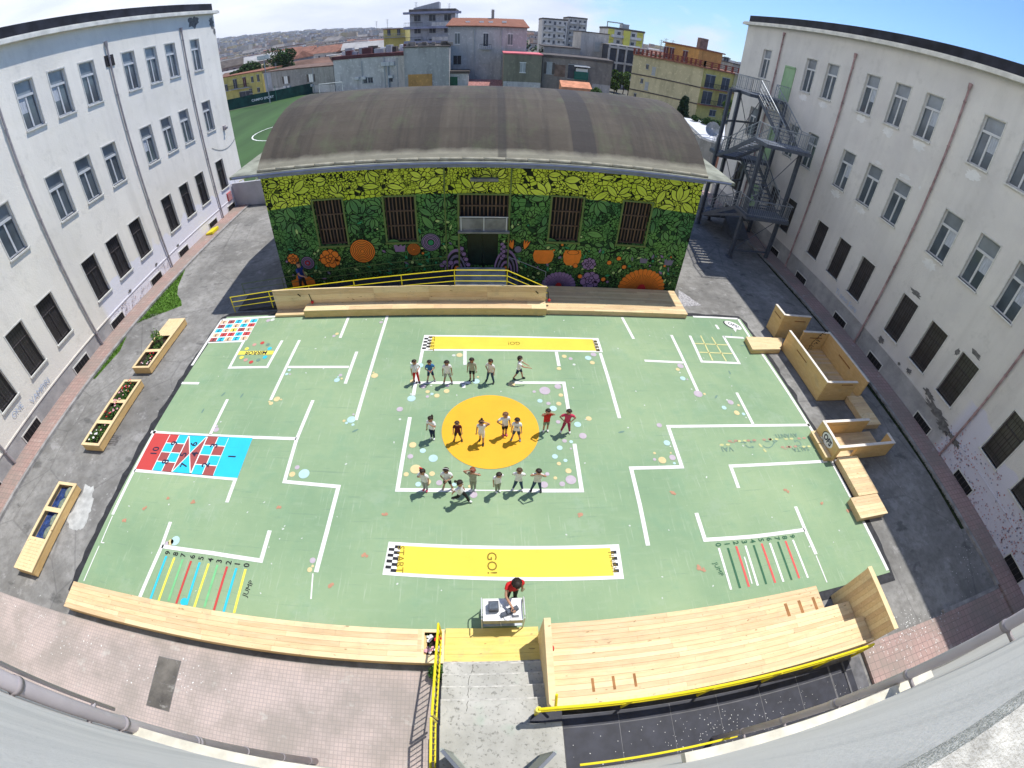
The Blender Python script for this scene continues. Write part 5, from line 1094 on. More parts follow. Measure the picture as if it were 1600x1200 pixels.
for ya, z in ((2.36, .42), (2.08, .56), (1.77, .70), (1.45, .84)):
    pts_ = [(xx, ya - .03)]
    for k in range(3): xx += random.uniform(-.035, .02); pts_.append((xx, ya - .03 - .08 * (k + 1)))
    pl(mb, pts_, .012, z + .002, 2)
mb.build('concrete_steps', [M_CONC, M_NOSE, M_DKLINE], ns)
mb = MB(); boards_x(mb, -.98, 1.30, 2.84, 3.31, .12, .11, w=.235, ms=(0,)); boards_x(mb, -.98, 1.30, 2.38, 2.84, .28, .27, w=.23, ms=(0,)); mb.build('yellow_steps', [WYL], ns)
rm = thing('rubber_ramp', 'black rubber ramp sloping down along the back of the bleachers', 'ramp', (5, .5, 0))
mb = MB(); xs_ = [1.56 + k * (10.3 - 1.56) / 7 for k in range(8)]
for a, b2 in zip(xs_, xs_[1:]): za, zb = .98 * (1 - (a - 1.56) / 8.8), .98 * (1 - (b2 - 1.56) / 8.8); mb.prism([(a + .012, -.19), (b2 - .012, -.19), (b2 - .012, .70), (a + .012, .70)], [0] * 4, [za, zb, zb, za]); mb.prism([(a + .012, .725), (b2 - .012, .725), (b2 - .012, .98), (a + .012, .98)], [0] * 4, [za, zb, zb, za])
mb.prism([(.88, .90), (1.10, .86), (1.56, .86), (1.56, 1.14), (1.15, 1.14), (.92, 1.05)], .84, 1.0); mb.build('mats', M_RUB, rm)
mb = MB(); mb.prism([(1.56, -.19), (10.36, -.19), (10.36, .99), (1.56, .99)], [-.02] * 4, [.972, 0.0, 0.0, .972]); mb.prism([(9.55, -.19), (9.61, -.19), (9.61, .98), (9.55, .98)], [0] * 4, [.115] * 4); mb.build('base', plain('ramp_joint', (.13, .13, .14), .8, .2, 4), rm)
sp = MB(); random.seed(15)
for k in range(170):
    x = random.choice((random.uniform(1.7, 10), random.gauss(5.2, 1.0), random.uniform(4, 8))); y = random.uniform(-.2, .6)
    if 1.6 < x < 10.2: sp.disc((x, y), random.uniform(.004, .013), .98 * (1 - (x - 1.56) / 8.8) + .006, 5, 0, random.uniform(.004, .012), random.uniform(0, 3))
sp.build('paint_specks', M_WHITE, rm)['kind'] = 'stuff'
bl = thing('bleachers', 'wide stepped wooden bleachers of pale planks at the near right of the court', 'bleachers', (6, 2.2, 0)); random.seed(77)
LV = [(3.30, 2.52, .36), (2.52, 1.92, .68), (1.92, 1.24, 1.0)]
for i, (ya, yb, z) in enumerate(LV):
    x1 = 10.12 if i else 9.45
    mb = MB(); boards_x(mb, 1.44, x1, yb, ya, z, w=.125); mb.build('deck', WM if i else [W3, W1, W3], bl)
    mb = MB(); mb.box(1.44, x1, ya - .03, ya - .008, .0 if i == 0 else LV[i - 1][2] + .002, z - .037); mb.build('riser', W3, bl)
mb = MB(); mb.box(1.30, 10.25, 1.19, 1.235, .0, 1.03); mb.box(1.30, 10.25, 1.17, 1.25, 1.032, 1.06); mb.build('back_panel', WY1, bl)
mb = MB(); mb.prism([(1.27, 3.06), (1.42, 3.06), (1.42, 1.16), (1.27, 1.16)], 0, [1.62, 1.62, 1.30, 1.30]); mb.build('left_side_wall', W2, bl)
mb = MB()
for k in range(13): ya, yb = 2.98 - k * .14, 2.98 - (k + 1) * .14 + .004; mb.prism([(10.14, ya), (10.26, ya), (10.26, yb), (10.14, yb)], 0, [1.88, 1.88, 1.87, 1.87], k % 3)
mb.build('right_side_wall', WM, bl)
mb = MB(); mb.box(10.12, 10.28, 1.155, 3.0, 1.882, 1.91); mb.build('top_rail', WY1, bl)
mb = MB()
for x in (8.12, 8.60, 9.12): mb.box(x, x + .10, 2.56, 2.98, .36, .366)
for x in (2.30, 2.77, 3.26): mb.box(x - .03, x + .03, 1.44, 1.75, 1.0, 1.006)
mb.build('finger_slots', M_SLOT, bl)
mb = MB(); mb.ball((1.46, 2.45, 1.25), (.03, .07, .07), 10, 6); mb.build('red_knob', M_MRD, bl)
# yellow railings at the near stairs
def sidebars(name, p0, p1, h, label, n, nb=0):
    """railing with many close balusters"""
    mb = MB(); a, b2 = Vector(p0), Vector(p1); mb.tube([a, b2], .028, 8); mb.tube([a - Vector((0, 0, h * .82)), b2 - Vector((0, 0, h * .82))], .02, 8)
    root = tag(mb.build(name, M_YEL, org=p0), label, 'railing')
    for k in range(n + 1):
        p = a.lerp(b2, k / n); pb = MB(); big = k in (0, n); pb.tube([p, p - Vector((0, 0, h if big else h * .82))], .026 if big else .012, 6); pb.build('post' if big else 'baluster', M_YEL, root)
    return root
sidebars('stair_railing', (-1.06, 3.12, 1.15), (-1.06, 1.0, 1.92), 1.02, 'yellow sloping railing on the left side of the near steps, by the flowers', 16)
sidebars('stair_railing', (-1.07, .92, 1.96), (-1.07, -.15, 1.96), 1.0, 'yellow level railing at the top landing of the near steps', 9)
pth = [(.98, 1.05, 1.95), (1.35, 1.05, 2.02), (5.5, 1.06, 1.55), (10.1, 1.07, 1.02)]
rail('ramp_railing', pth, 'thick yellow tube railing along the back of the bleachers', 1, r=.032, drop=.38, mids=(.5, 1.0), posts=[(x, 1.05, z, .99) for x, z in ((1.0, 1.95), (2.9, 1.84), (4.8, 1.63), (6.7, 1.41), (8.5, 1.2), (10.05, 1.02))])
mb = MB(); mb.tube([(1.38, 1.07, 1.35), (1.38, 1.35, 1.75)], .03, 8); mb.tube([(.98, 1.05, 1.95), (.98, 1.05, 1.55)], .06, 12); tag(mb.build('rail_bracket', M_YEL, org=(1.3, 1.1, 1)), 'short yellow bracket at the left end of the bleacher railing', 'bracket')
mb = MB(); mb.tube([(1.7, -.10, 1.75), (5.2, -.10, 1.36)], .026, 8); mb.tube([(7.6, -.08, .95), (9.9, -.08, .7)], .02, 8); tag(mb.build('inner_handrail', M_YEL, org=(1.7, -.2, 1)), 'yellow handrail along the facade side of the black ramp', 'handrail')
# wooden play boxes on the right
bx = thing('play_house', 'large three-sided wooden play box with thick white top edges, the middle one', 'play box', (15.3, 12.8, 0))
def wallb(mb, x0, x1, y0, y1, z0, z1, m_=0, rim=True):
    mb.box(x0, x1, y0, y1, z0, z1 - .03, m_)
    if rim: mb.box(x0 - .012, x1 + .012, y0 - .012, y1 + .012, z1 - .028, z1, 1)
WPM = [WP, WPR]
mb = MB(); wallb(mb, 14.06, 14.16, 11.1, 14.62, .02, 1.10); mb.build('side_wall', WPM, bx)
mb = MB(); wallb(mb, 14.17, 15.95, 11.1, 11.2, .02, 1.08); mb.build('end_wall', WPM, bx)
mb = MB(); wallb(mb, 16.62, 16.72, 11.15, 14.7, .02, 1.10); mb.build('back_wall', WPM, bx)
mb = MB(); wallb(mb, 15.0, 16.60, 14.60, 14.70, .02, 1.08); mb.build('end_wall', WPM, bx)
mb = MB(); boards_x(mb, 14.2, 16.6, 11.25, 14.58, .09, .06, w=.14); mb.build('floor', [WP, W3, WP], bx)
mb = MB(); boards_y(mb, 14.18, 14.95, 11.7, 14.1, .42, .04, ms=(0,)); mb.box(14.94, 14.96, 11.7, 14.1, .09, .38, 1); mb.box(14.18, 14.94, 11.7, 11.73, .09, .38, 1); mb.build('seat', [W3, WP], bx)
mb = MB(); mb.box(14.965, 15.02, 12.3, 13.3, .13, .45); mb.build('yellow_panel', flat('panel_yellow', (.80, .52, .01)), bx)
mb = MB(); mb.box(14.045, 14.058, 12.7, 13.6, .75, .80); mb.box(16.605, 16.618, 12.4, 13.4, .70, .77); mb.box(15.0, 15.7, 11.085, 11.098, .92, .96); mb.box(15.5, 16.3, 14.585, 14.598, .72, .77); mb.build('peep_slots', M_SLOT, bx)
pp = plant(15.0, 13.9, .42, .22, .1, [M_FW], 'x', 70, 10, 0)
pp['label'] = 'thin dark creeper trained up inside the middle wooden play box'; pp['category'] = 'plant'
mb = MB(); mb.tube([(15.0, 13.9, .42), (15.4, 14.2, .8), (15.9, 14.4, 1.15), (16.3, 14.5, 1.3)], .012, 5)
for k in range(26): f = random.random(); c = Vector((15.0 + 1.2 * f, 13.9 + .55 * f, .45 + .8 * f)) + Vector((random.uniform(-.12, .12), random.uniform(-.12, .12), random.uniform(-.1, .1))); mb.ball(c, (.035, .03, .015), 5, 4)
mb.build('creeper', M_MBK, pp)
ba = thing('corner_play_wall', 'two plywood walls meeting in an L beside a low platform, the farthest play box', 'play box', (14.9, 15.8, 0))
mb = MB(); wallb(mb, 14.12, 14.22, 15.45, 16.35, .02, 1.40); mb.build('side_wall', WPM, ba)
mb = MB(); wallb(mb, 14.23, 15.85, 15.45, 15.55, .02, 1.38); mb.build('end_wall', WPM, ba)
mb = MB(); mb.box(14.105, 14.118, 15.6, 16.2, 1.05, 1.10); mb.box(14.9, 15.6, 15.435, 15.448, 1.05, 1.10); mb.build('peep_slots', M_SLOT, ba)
mb = MB()
poly = [G(*p, .25) for p in ((1165.5, 526), (1222, 527.5), (1223, 532), (1220, 545.5), (1176, 546))]
mb.prism(poly, .17, .25, 0); mb.prism([(x * .995 + .06, y * .998 + .02) for x, y in poly], .0, .168, 1)
tag(mb.build('angled_platform', [W1, WP], org=(13, 14.8, 0)), 'pale angled wooden platform reaching over the court edge beside the farthest play box', 'platform')
mb = MB(); boards_x(mb, 15.75, 16.7, 9.35, 11.08, .30, .04, w=.13); mb.box(15.78, 16.67, 9.38, 11.06, .0, .26, 2); tag(mb.build('link_platform', WM, org=(16.2, 10.2, 0)), 'short wooden platform joining the middle and the nearest play boxes', 'platform')
bc = thing('low_play_box', 'nearest play box, long and low, with a white speech bubble sign', 'play box', (14.4, 8.6, 0))
mb = MB(); wallb(mb, 12.80, 12.90, 7.92, 9.28, .02, .80); mb.build('side_wall', WPM, bc)
mb = MB(); wallb(mb, 12.91, 15.45, 9.18, 9.28, .02, .80); mb.build('far_wall', WPM, bc)
mb = MB(); wallb(mb, 12.91, 13.0, 7.92, 8.02, .02, .80, rim=False); wallb(mb, 13.9, 15.95, 7.92, 8.02, .02, .80, rim=False); mb.box(13.0, 13.9, 7.92, 8.02, .60, .77, 0); mb.box(12.91, 15.95, 7.91, 8.03, .772, .80, 1); mb.build('near_wall', WPM, bc)
mb = MB(); wallb(mb, 15.96, 16.06, 7.92, 8.45, .02, .80); mb.build('end_wall', WPM, bc)
mb = MB(); boards_x(mb, 12.92, 15.95, 8.03, 9.17, .10, .07, w=.13); mb.build('floor', [W1, W3, W1], bc)
mb = MB(); mb.box(12.55, 12.79, 7.95, 9.26, .0, .22); mb.box(12.50, 12.79, 7.95, 8.60, .222, .25, 1); mb.box(12.50, 12.79, 8.64, 9.26, .222, .25, 1); mb.box(13.3, 14.2, 9.165, 9.178, .58, .62); mb.build('kick_step', [WP, W1], bc)
sg = MB(); cy, cz = 8.56, .50
PS = lambda u, v, w: (12.80 - w, cy - u, cz + v)
sg.face([PS(.36 * math.cos(t) - .03, .25 * math.sin(t), .004) for t in [2 * math.pi * k / 28 for k in range(28)]], 1); sg.face([PS(.35 * math.cos(t), .24 * math.sin(t), .006) for t in [2 * math.pi * k / 28 for k in range(28)]], 0); sg.face([PS(-.25, -.12, .006), PS(-.40, -.24, .006), PS(-.1, -.2, .006)], 0)
text_pts('OFS', .30, 2, sg, lambda u, v: PS(u, v, .010), .012); sg.build('sign', [M_WHITE, M_BLK, M_INK], bc)
mb = MB(); boards_x(mb, 13.04, 14.10, 6.12, 7.88, .28, .04, w=.13); boards_x(mb, 12.58, 14.02, 5.24, 6.10, .28, .04, w=.13); mb.box(13.08, 14.06, 6.10, 7.86, .0, .24, 2); mb.box(12.62, 13.98, 5.28, 6.1, .0, .24, 2)
tag(mb.build('ell_platform', WM, org=(13.5, 6.5, 0)), 'L-shaped slatted wooden platform next to the nearest play box', 'platform')
# equipment trolley
ct = thing('trolley', 'white equipment trolley carrying loudspeakers at the near edge of the court', 'trolley', (.42, 3.55, 0))
x0, x1, y0, y1 = -.08, .92, 3.28, 3.84
mb = MB(); mb.box(x0 + .03, x1 - .03, y0, y1, .80, .83); mb.build('top_shelf', M_WHITE, ct)
mb = MB(); mb.box(x0 + .03, x1 - .03, y0 + .02, y1 - .02, .28, .31); mb.box(x0 + .03, x1 - .03, y0 + .01, y0 + .03, .55, .80); mb.build('lower_shelf', M_GALV, ct)
mb = MB()
for x in (x0, x1): mb.tube([(x, y0 + .02, .1), (x, y0 + .02, .93), (x, y0 + .08, .97), (x, y1 - .08, .97), (x, y1 - .02, .93), (x, y1 - .02, .1)], .016, 8)
mb.build('frame', M_ALU, ct)
for x, y in ((x0, y0 + .02), (x1, y0 + .02), (x0, y1 - .02), (x1, y1 - .02)):
    mb = MB(); mb.tube([(x - .018, y, .06), (x + .018, y, .06)], .055, 12); mb.build('wheel', M_RUB, ct)
M_SPK = plain('speaker_grey', (.055, .065, .085), .5, .2, 8); M_SPK2 = plain('speaker_cloth', (.10, .12, .15), .8, .2, 14); M_WBX = flat('white_plastic', (.72, .73, .76))
def gear(cx_, cy_, w, d, h, rot, label, mats, name, cat, z=.832):
    mb = MB(); c, s = math.cos(rot), math.sin(rot); k = lambda u, v: (cx_ + u * c - v * s, cy_ + u * s + v * c)
    mb.prism([k(-w / 2, -d / 2), k(w / 2, -d / 2), k(w / 2, d / 2), k(-w / 2, d / 2)], z, z + h, 0)
    mb.prism([k(-w * .4, -d * .38), k(w * .4, -d * .38), k(w * .4, d * .38), k(-w * .4, d * .38)], z + h + .001, z + h + .008, 1)
    return tag(mb.build(name, mats, org=(cx_, cy_, z), bevel=.01), label, cat)
gear(.20, 3.60, .24, .22, .20, .02, 'larger dark grey loudspeaker at the left of the trolley', [M_SPK, M_SPK2], 'loudspeaker', 'loudspeaker')
gear(.58, 3.49, .17, .13, .13, .35, 'dark grey box speaker in the middle of the trolley, under the hand', [M_SPK, M_SPK2], 'loudspeaker', 'loudspeaker')
gear(.44, 3.42, .14, .10, .09, .35, 'lighter grey speaker at the front of the trolley', [M_SPK2, M_SPK], 'loudspeaker', 'loudspeaker')
gear(.72, 3.55, .12, .10, .12, .5, 'small grey box at the right of the trolley', [M_SPK2, M_SPK], 'loudspeaker', 'loudspeaker')
gear(.41, 3.68, .10, .12, .03, .1, 'white paper box beside the larger loudspeaker', [M_WBX, M_WHITE], 'white_box', 'box')
gear(.52, 3.76, .12, .09, .04, .1, 'white box at the back edge of the trolley', [M_WBX, M_WHITE], 'white_box', 'box')
gear(.70, 3.37, .22, .06, .025, .08, 'white power strip with dark sockets on the trolley front', [M_WBX, M_SPK], 'power_strip', 'power strip')
mb = MB()
for k in range(3): mb.tube([(.53 + (.07 + .01 * k) * math.cos(t), 3.35 + (.06 + .012 * k) * math.sin(t), .84 + .01 * k) for t in [2 * math.pi * q / 16 for q in range(17)]], .006, 5)
mb.tube([(.40, 3.3, .84), (.36, 3.27, .70), (.38, 3.26, .45)], .006, 5); tag(mb.build('cable_coil', M_WBX, org=(.53, 3.35, .84)), 'coiled white cable hanging over the trolley front', 'cable')
# ================================================================= people
M_HAIR = plain('dark_hair', (.022, .014, .010), .6, .3, 30); M_HAIRB = plain('brown_hair', (.16, .075, .035), .6, .3, 30); M_HAIRM = plain('mid_brown_hair', (.07, .038, .02), .6, .3, 30)
M_SK = plain('skin_olive', (.46, .25, .16), .55, .06, 12); M_SKD = plain('skin_tan', (.33, .165, .10), .55, .06, 12); M_EYE = flat('eye_dark', (.02, .015, .012)); M_LIP = flat('lip', (.42, .12, .10))
CLO = {k: plain('cloth_' + k, c, .85, .1, 16) for k, c in dict(white=(.80, .80, .80), grey=(.36, .37, .36), blue=(.045, .17, .40), navy=(.015, .028, .075), red=(.56, .02, .02), black=(.018, .017, .018), darkred=(.10, .015, .015), khaki=(.30, .31, .25), pink=(.60, .055, .12), darkpink=(.36, .03, .09), greygreen=(.36, .38, .30), olive=(.20, .24, .17), jeans=(.035, .07, .13), offwhite=(.70, .69, .66), shoewhite=(.74, .74, .74), shoedark=(.03, .03, .035), shoegrey=(.25, .25, .26), shoepink=(.55, .10, .16), beige=(.50, .38, .27), dkblue=(.02, .04, .20)).items()}
def lerp(a, b2, t): return tuple(a[i] + (b2[i] - a[i]) * t for i in range(3))
ARMS = {  # elbow, wrist for the right-hand side (x > 0 is the figure's own left seen from behind; mirrored for the other side)
    'down': ((.132, .01, .60), (.140, -.03, .47)), 'hip': ((.235, .03, .615), (.115, -.06, .555)), 'shade': ((.20, -.09, .80), (.055, -.135, .935)), 'head': ((.24, .0, .86), (.07, -.04, .955)),
    'back': ((.17, .06, .62), (.05, .08, .55)), 'chest': ((.16, -.02, .61), (.06, -.14, .66)), 'belly': ((.165, -.01, .61), (.03, -.12, .57)), 'out': ((.22, -.06, .67), (.34, -.14, .62)),
    'fwd': ((.14, -.10, .62), (.10, -.24, .58)), 'bwd': ((.16, .11, .64), (.15, .15, .53)), 'chin': ((.15, -.06, .62), (.03, -.13, .78)), 'reach': ((.15, -.16, .68), (.08, -.34, .62))}
LEGS = {'stand': (((.055, 0, .26), (.06, .01, .045)),) * 2, 'wide': (((.085, -.01, .26), (.125, .01, .045)),) * 2, 'close': (((.042, 0, .26), (.042, .01, .045)),) * 2,
        'stride': (((.055, -.085, .27), (.06, -.135, .045)), ((.055, .06, .26), (.06, .16, .05))), 'step': (((.055, -.04, .26), (.06, -.07, .045)), ((.055, .04, .26), (.06, .09, .045))),
        'run': (((.05, -.13, .29), (.06, -.20, .06)), ((.05, .06, .27), (.05, .24, .12)))}
def person(px, py, H, rot, label, shirt, legs_c, shoes, hair=M_HAIR, skin=M_SK, arms=('down', 'down'), legs='stand', long_=False, headpitch=0.0, headyaw=0.0, lean=(0, 0), style='short', sleeve=.55, adult=False, zb=0.0, pos=None, print_=None):
    g = pos or G(px, py, zb); adultf = 1.0
    hs = .76 if adult else 1.0          # a child's head is larger for its height
    S = {}
    def J(n, p): S[n] = Vector(p); return n
    lx, ly = lean
    def up(p): f = max(0, (p[2] - .5) / .5); return (p[0] + lx * f, p[1] + ly * f, p[2])
    hipw = .05
    J('pelvis', (0, 0, .50)); J('waist', up((0, 0, .59))); J('chest', up((0, .005, .70))); J('neck', up((0, .0, .785)))
    hz = .04 * (1 - hs); hp = headpitch
    J('jaw', up((math.sin(headyaw) * .0, -.012 - hp * .03, .825))); J('head', up((0, -.008 - hp * .06, .895 + hz * .4))); J('crown', up((0, .004 - hp * .075, .958 + hz * .3)))
    bones = [('pelvis', 'waist', 'torso', 0), ('waist', 'chest', 'torso', 0), ('chest', 'neck', 'torso', 0), ('neck', 'jaw', 'neck', 0), ('jaw', 'head', 'head', 0), ('head', 'crown', 'head', 0)]
    rad = dict(pelvis=.072, waist=.070, chest=.076, neck=.030, jaw=(.062 if not adult else .045), head=(.089 if not adult else .062), crown=(.063 if not adult else .045))
    fl_ = dict(pelvis=.8, waist=.78, chest=.75)
    for s, sd_ in ((1, 'l'), (-1, 'r')):
        a = ARMS[arms[0 if s > 0 else 1]]
        J('sh' + sd_, up((s * .098, .0, .752))); J('el' + sd_, up((s * a[0][0], a[0][1], a[0][2]))); J('wr' + sd_, up((s * a[1][0], a[1][1], a[1][2])))
        d = (S['wr' + sd_] - S['el' + sd_]).normalized(); S['pa' + sd_] = S['wr' + sd_] + d * .035
        rad.update({'sh' + sd_: .036, 'el' + sd_: .024, 'wr' + sd_: .0165, 'pa' + sd_: .020})
        bones += [('chest', 'sh' + sd_, 'torso', 0), ('sh' + sd_, 'el' + sd_, 'uarm', 0), ('el' + sd_, 'wr' + sd_, 'farm', 0), ('wr' + sd_, 'pa' + sd_, 'hand', 0)]
        lg = LEGS[legs][0 if s > 0 else 1]
        J('hi' + sd_, (s * hipw, 0, .465)); J('kn' + sd_, (s * lg[0][0], lg[0][1], lg[0][2])); J('an' + sd_, (s * lg[1][0], lg[1][1], lg[1][2])); J('to' + sd_, (s * (lg[1][0] + .012), lg[1][1] - .085, max(.022, lg[1][2] - .025)))
        rad.update({'hi' + sd_: .056, 'kn' + sd_: .034, 'an' + sd_: .024, 'to' + sd_: .023})
        bones += [('pelvis', 'hi' + sd_, 'pelv', 0), ('hi' + sd_, 'kn' + sd_, 'thigh', 0), ('kn' + sd_, 'an' + sd_, 'shin', 0), ('an' + sd_, 'to' + sd_, 'foot', 0)]
    me = bpy.data.meshes.new('person'); bm_ = bmesh.new(); sl = bm_.verts.layers.skin.verify(); V = {}
    for n_, p in S.items():
        q = bm_.verts.new(p); q[sl].radius = (rad[n_], rad[n_]); V[n_] = q
        if n_ in ('pelvis', 'waist', 'chest'): q[sl].radius = (rad[n_] * 1.12, rad[n_] * .86)
        q[sl].use_root = (n_ == 'pelvis')
    for a, b2, *_ in bones: bm_.edges.new((V[a], V[b2]))
    bm_.to_mesh(me); bm_.free()
    tmp = bpy.data.objects.new('tmp', me); COL.objects.link(tmp)
    md = tmp.modifiers.new('s', 'SKIN'); md.branch_smoothing = .6; tmp.modifiers.new('b', 'SUBSURF').levels = 2; tmp.modifiers['b'].render_levels = 2
    dg = bpy.context.evaluated_depsgraph_get(); ev = bpy.data.meshes.new_from_object(tmp.evaluated_get(dg)); bpy.data.objects.remove(tmp); bpy.data.meshes.remove(me)
    verts = [v_.co.copy() for v_ in ev.vertices]; norms = [v_.normal.copy() for v_ in ev.vertices]; faces = [list(p.vertices) for p in ev.polygons]
    seg = [(S[a], S[b2], lab, (rad[a] + rad[b2]) / 2) for a, b2, lab, _ in bones]
    def region(c):
        best = None
        for a, b2, lab, r in seg:
            ab = b2 - a; t = max(0, min(1, (c - a).dot(ab) / max(1e-9, ab.dot(ab)))); d = (c - a - ab * t).length - r
            if best is None or d < best[0]: best = (d, lab, t)
        return best[1], best[2]
    reg = [region(sum((verts[i] for i in f), Vector()) / len(f)) for f in faces]
    T = lambda p: (g[0] + (p[0] * math.cos(rot) - p[1] * math.sin(rot)) * H, g[1] + (p[0] * math.sin(rot) + p[1] * math.cos(rot)) * H, zb + p[2] * H)
    body = MB(); body.v = [T(v_) for v_ in verts]; body.f = faces; body.m = [0] * len(faces)
    # hands: four fingers of different lengths and a thumb
    for sd_ in 'lr':
        pa, wr = S['pa' + sd_], S['wr' + sd_]; d = (pa - wr).normalized(); side = d.cross(Vector((0, 1, 0) if abs(d.y) < .8 else (0, 0, 1))).normalized(); pn = d.cross(side)
        for k, ln_ in enumerate((.040, .048, .045, .034)):
            o = pa + side * (k - 1.5) * .0115 + d * .008; body.tube([T(o), T(o + d * ln_ * .55 + pn * .004), T(o + d * ln_ + pn * .016)], [.0058 * H, .0052 * H, .004 * H], 5)
        o = wr + d * .014 + side * .016; body.tube([T(o), T(o + side * .018 + d * .016), T(o + side * .020 + d * .034 + pn * .008)], [.0065 * H, .006 * H, .0045 * H], 5)
    hd = S['head']; hr = rad['head']
    nose = hd + Vector((0, -hr * 1.02, -.012)); body.ball(T(nose), (.011 * H, .013 * H, .014 * H), 6, 4)
    for s in (1, -1): body.ball(T(hd + Vector((s * hr * .98, .004, -.006))), (.008 * H, .014 * H, .019 * H), 6, 4)
    root = body.build('person', skin, org=(g[0], g[1], zb), smooth=True); tag(root, label, 'person')
    fc = MB()
    for s in (1, -1): fc.ball(T(hd + Vector((s * .027 * hs, -hr * .93, .006))), (.0085 * H, .006 * H, .0065 * H), 6, 4, 0)
    fc.ball(T(hd + Vector((0, -hr * .93, -.038 * hs))), (.016 * H, .006 * H, .005 * H), 6, 4, 1); fc.build('face_features', [M_EYE, M_LIP], root)
    def shell(name, sel, off, mat, extra=None):
        idx = {}; mb = MB()
        for f, rg in zip(faces, reg):
            c = sum((verts[i] for i in f), Vector()) / len(f)
            if not sel(rg, c): continue
            for i in f:
                if i not in idx: idx[i] = len(mb.v); mb.v.append(T(verts[i] + norms[i] * off))
            mb.f.append([idx[i] for i in f]); mb.m.append(0)
        if extra: extra(mb)
        return mb.build(name, mat, root, smooth=True)
    shell('shirt', lambda r, c: (r[0] == 'torso' and c.z > .475) or (r[0] == 'uarm' and r[1] < sleeve) or (r[0] == 'pelv' and c.z > .47) or (r[0] == 'neck' and c.z < .79), .012, shirt)
    lo = .06 if long_ else .30
    shell('trousers' if long_ else 'shorts', lambda r, c: (r[0] in ('pelv', 'thigh') or (r[0] == 'shin' and long_) or (r[0] == 'torso' and c.z < .53)) and c.z > lo and c.z < .54, .007, legs_c)
    shell('shoes', lambda r, c: r[0] == 'foot' or (r[0] == 'shin' and r[1] > .86), .007, shoes)
    fd = Vector((0, -1, 0))
    def hsel(r, c):
        if r[0] != 'head': return False
        d = (c - hd).normalized(); lim = .42 if style != 'bald' else .75
        return (d.z > lim) or (d.y > -.15 and d.z > -.45) or (d.y > .25)
    def hx(mb):
        if style == 'pony':
            b0 = hd + Vector((0, hr * .95, .02)); mb.tube([T(b0), T(b0 + Vector((0, .045, -.01))), T(b0 + Vector((.01, .06, -.07))), T(b0 + Vector((.015, .045, -.13)))], [.02 * H, .026 * H, .022 * H, .008 * H], 8)
        if style == 'bun': mb.ball(T(hd + Vector((0, hr * .55, hr * .95))), .034 * H, 8, 6)
        if style == 'long': mb.tube([T(hd + Vector((0, .03, .01))), T(hd + Vector((0, .05, -.07))), T(hd + Vector((0, .045, -.13)))], [.078 * H, .070 * H, .045 * H], 10)
    shell('hair', hsel, .013, hair, hx)
    if style == 'bow': mb = MB(); c = hd + Vector((-.05, .03, .07)); mb.ball(T(c + Vector((.02, 0, 0))), .026 * H, 8, 5); mb.ball(T(c - Vector((.025, 0, .005))), .026 * H, 8, 5); mb.build('hair_bow', M_MRD, root, smooth=True)
    if style == 'band': mb = MB(); mb.tube([T(hd + Vector((hr * 1.12 * math.cos(t), -.02, hr * 1.12 * math.sin(t) + .01))) for t in [math.pi * k / 10 for k in range(11)]], .006 * H, 5); mb.build('hair_band', M_WHITE, root)
    if print_:
        ps, pm_ = print_; mb = MB(); cz = .66
        w_ = lambda u, v: T((u, -.095 * .86 - .0 + ly * .3, cz + v))
        text_pts(ps, .10, 0, mb, lambda u, v: w_(u, v), .002); mb.build('shirt_print', pm_, root)
    return root
Cc = CLO
P45 = lambda x, y: (600 + x / 4.445, 540 + y / 4.445)
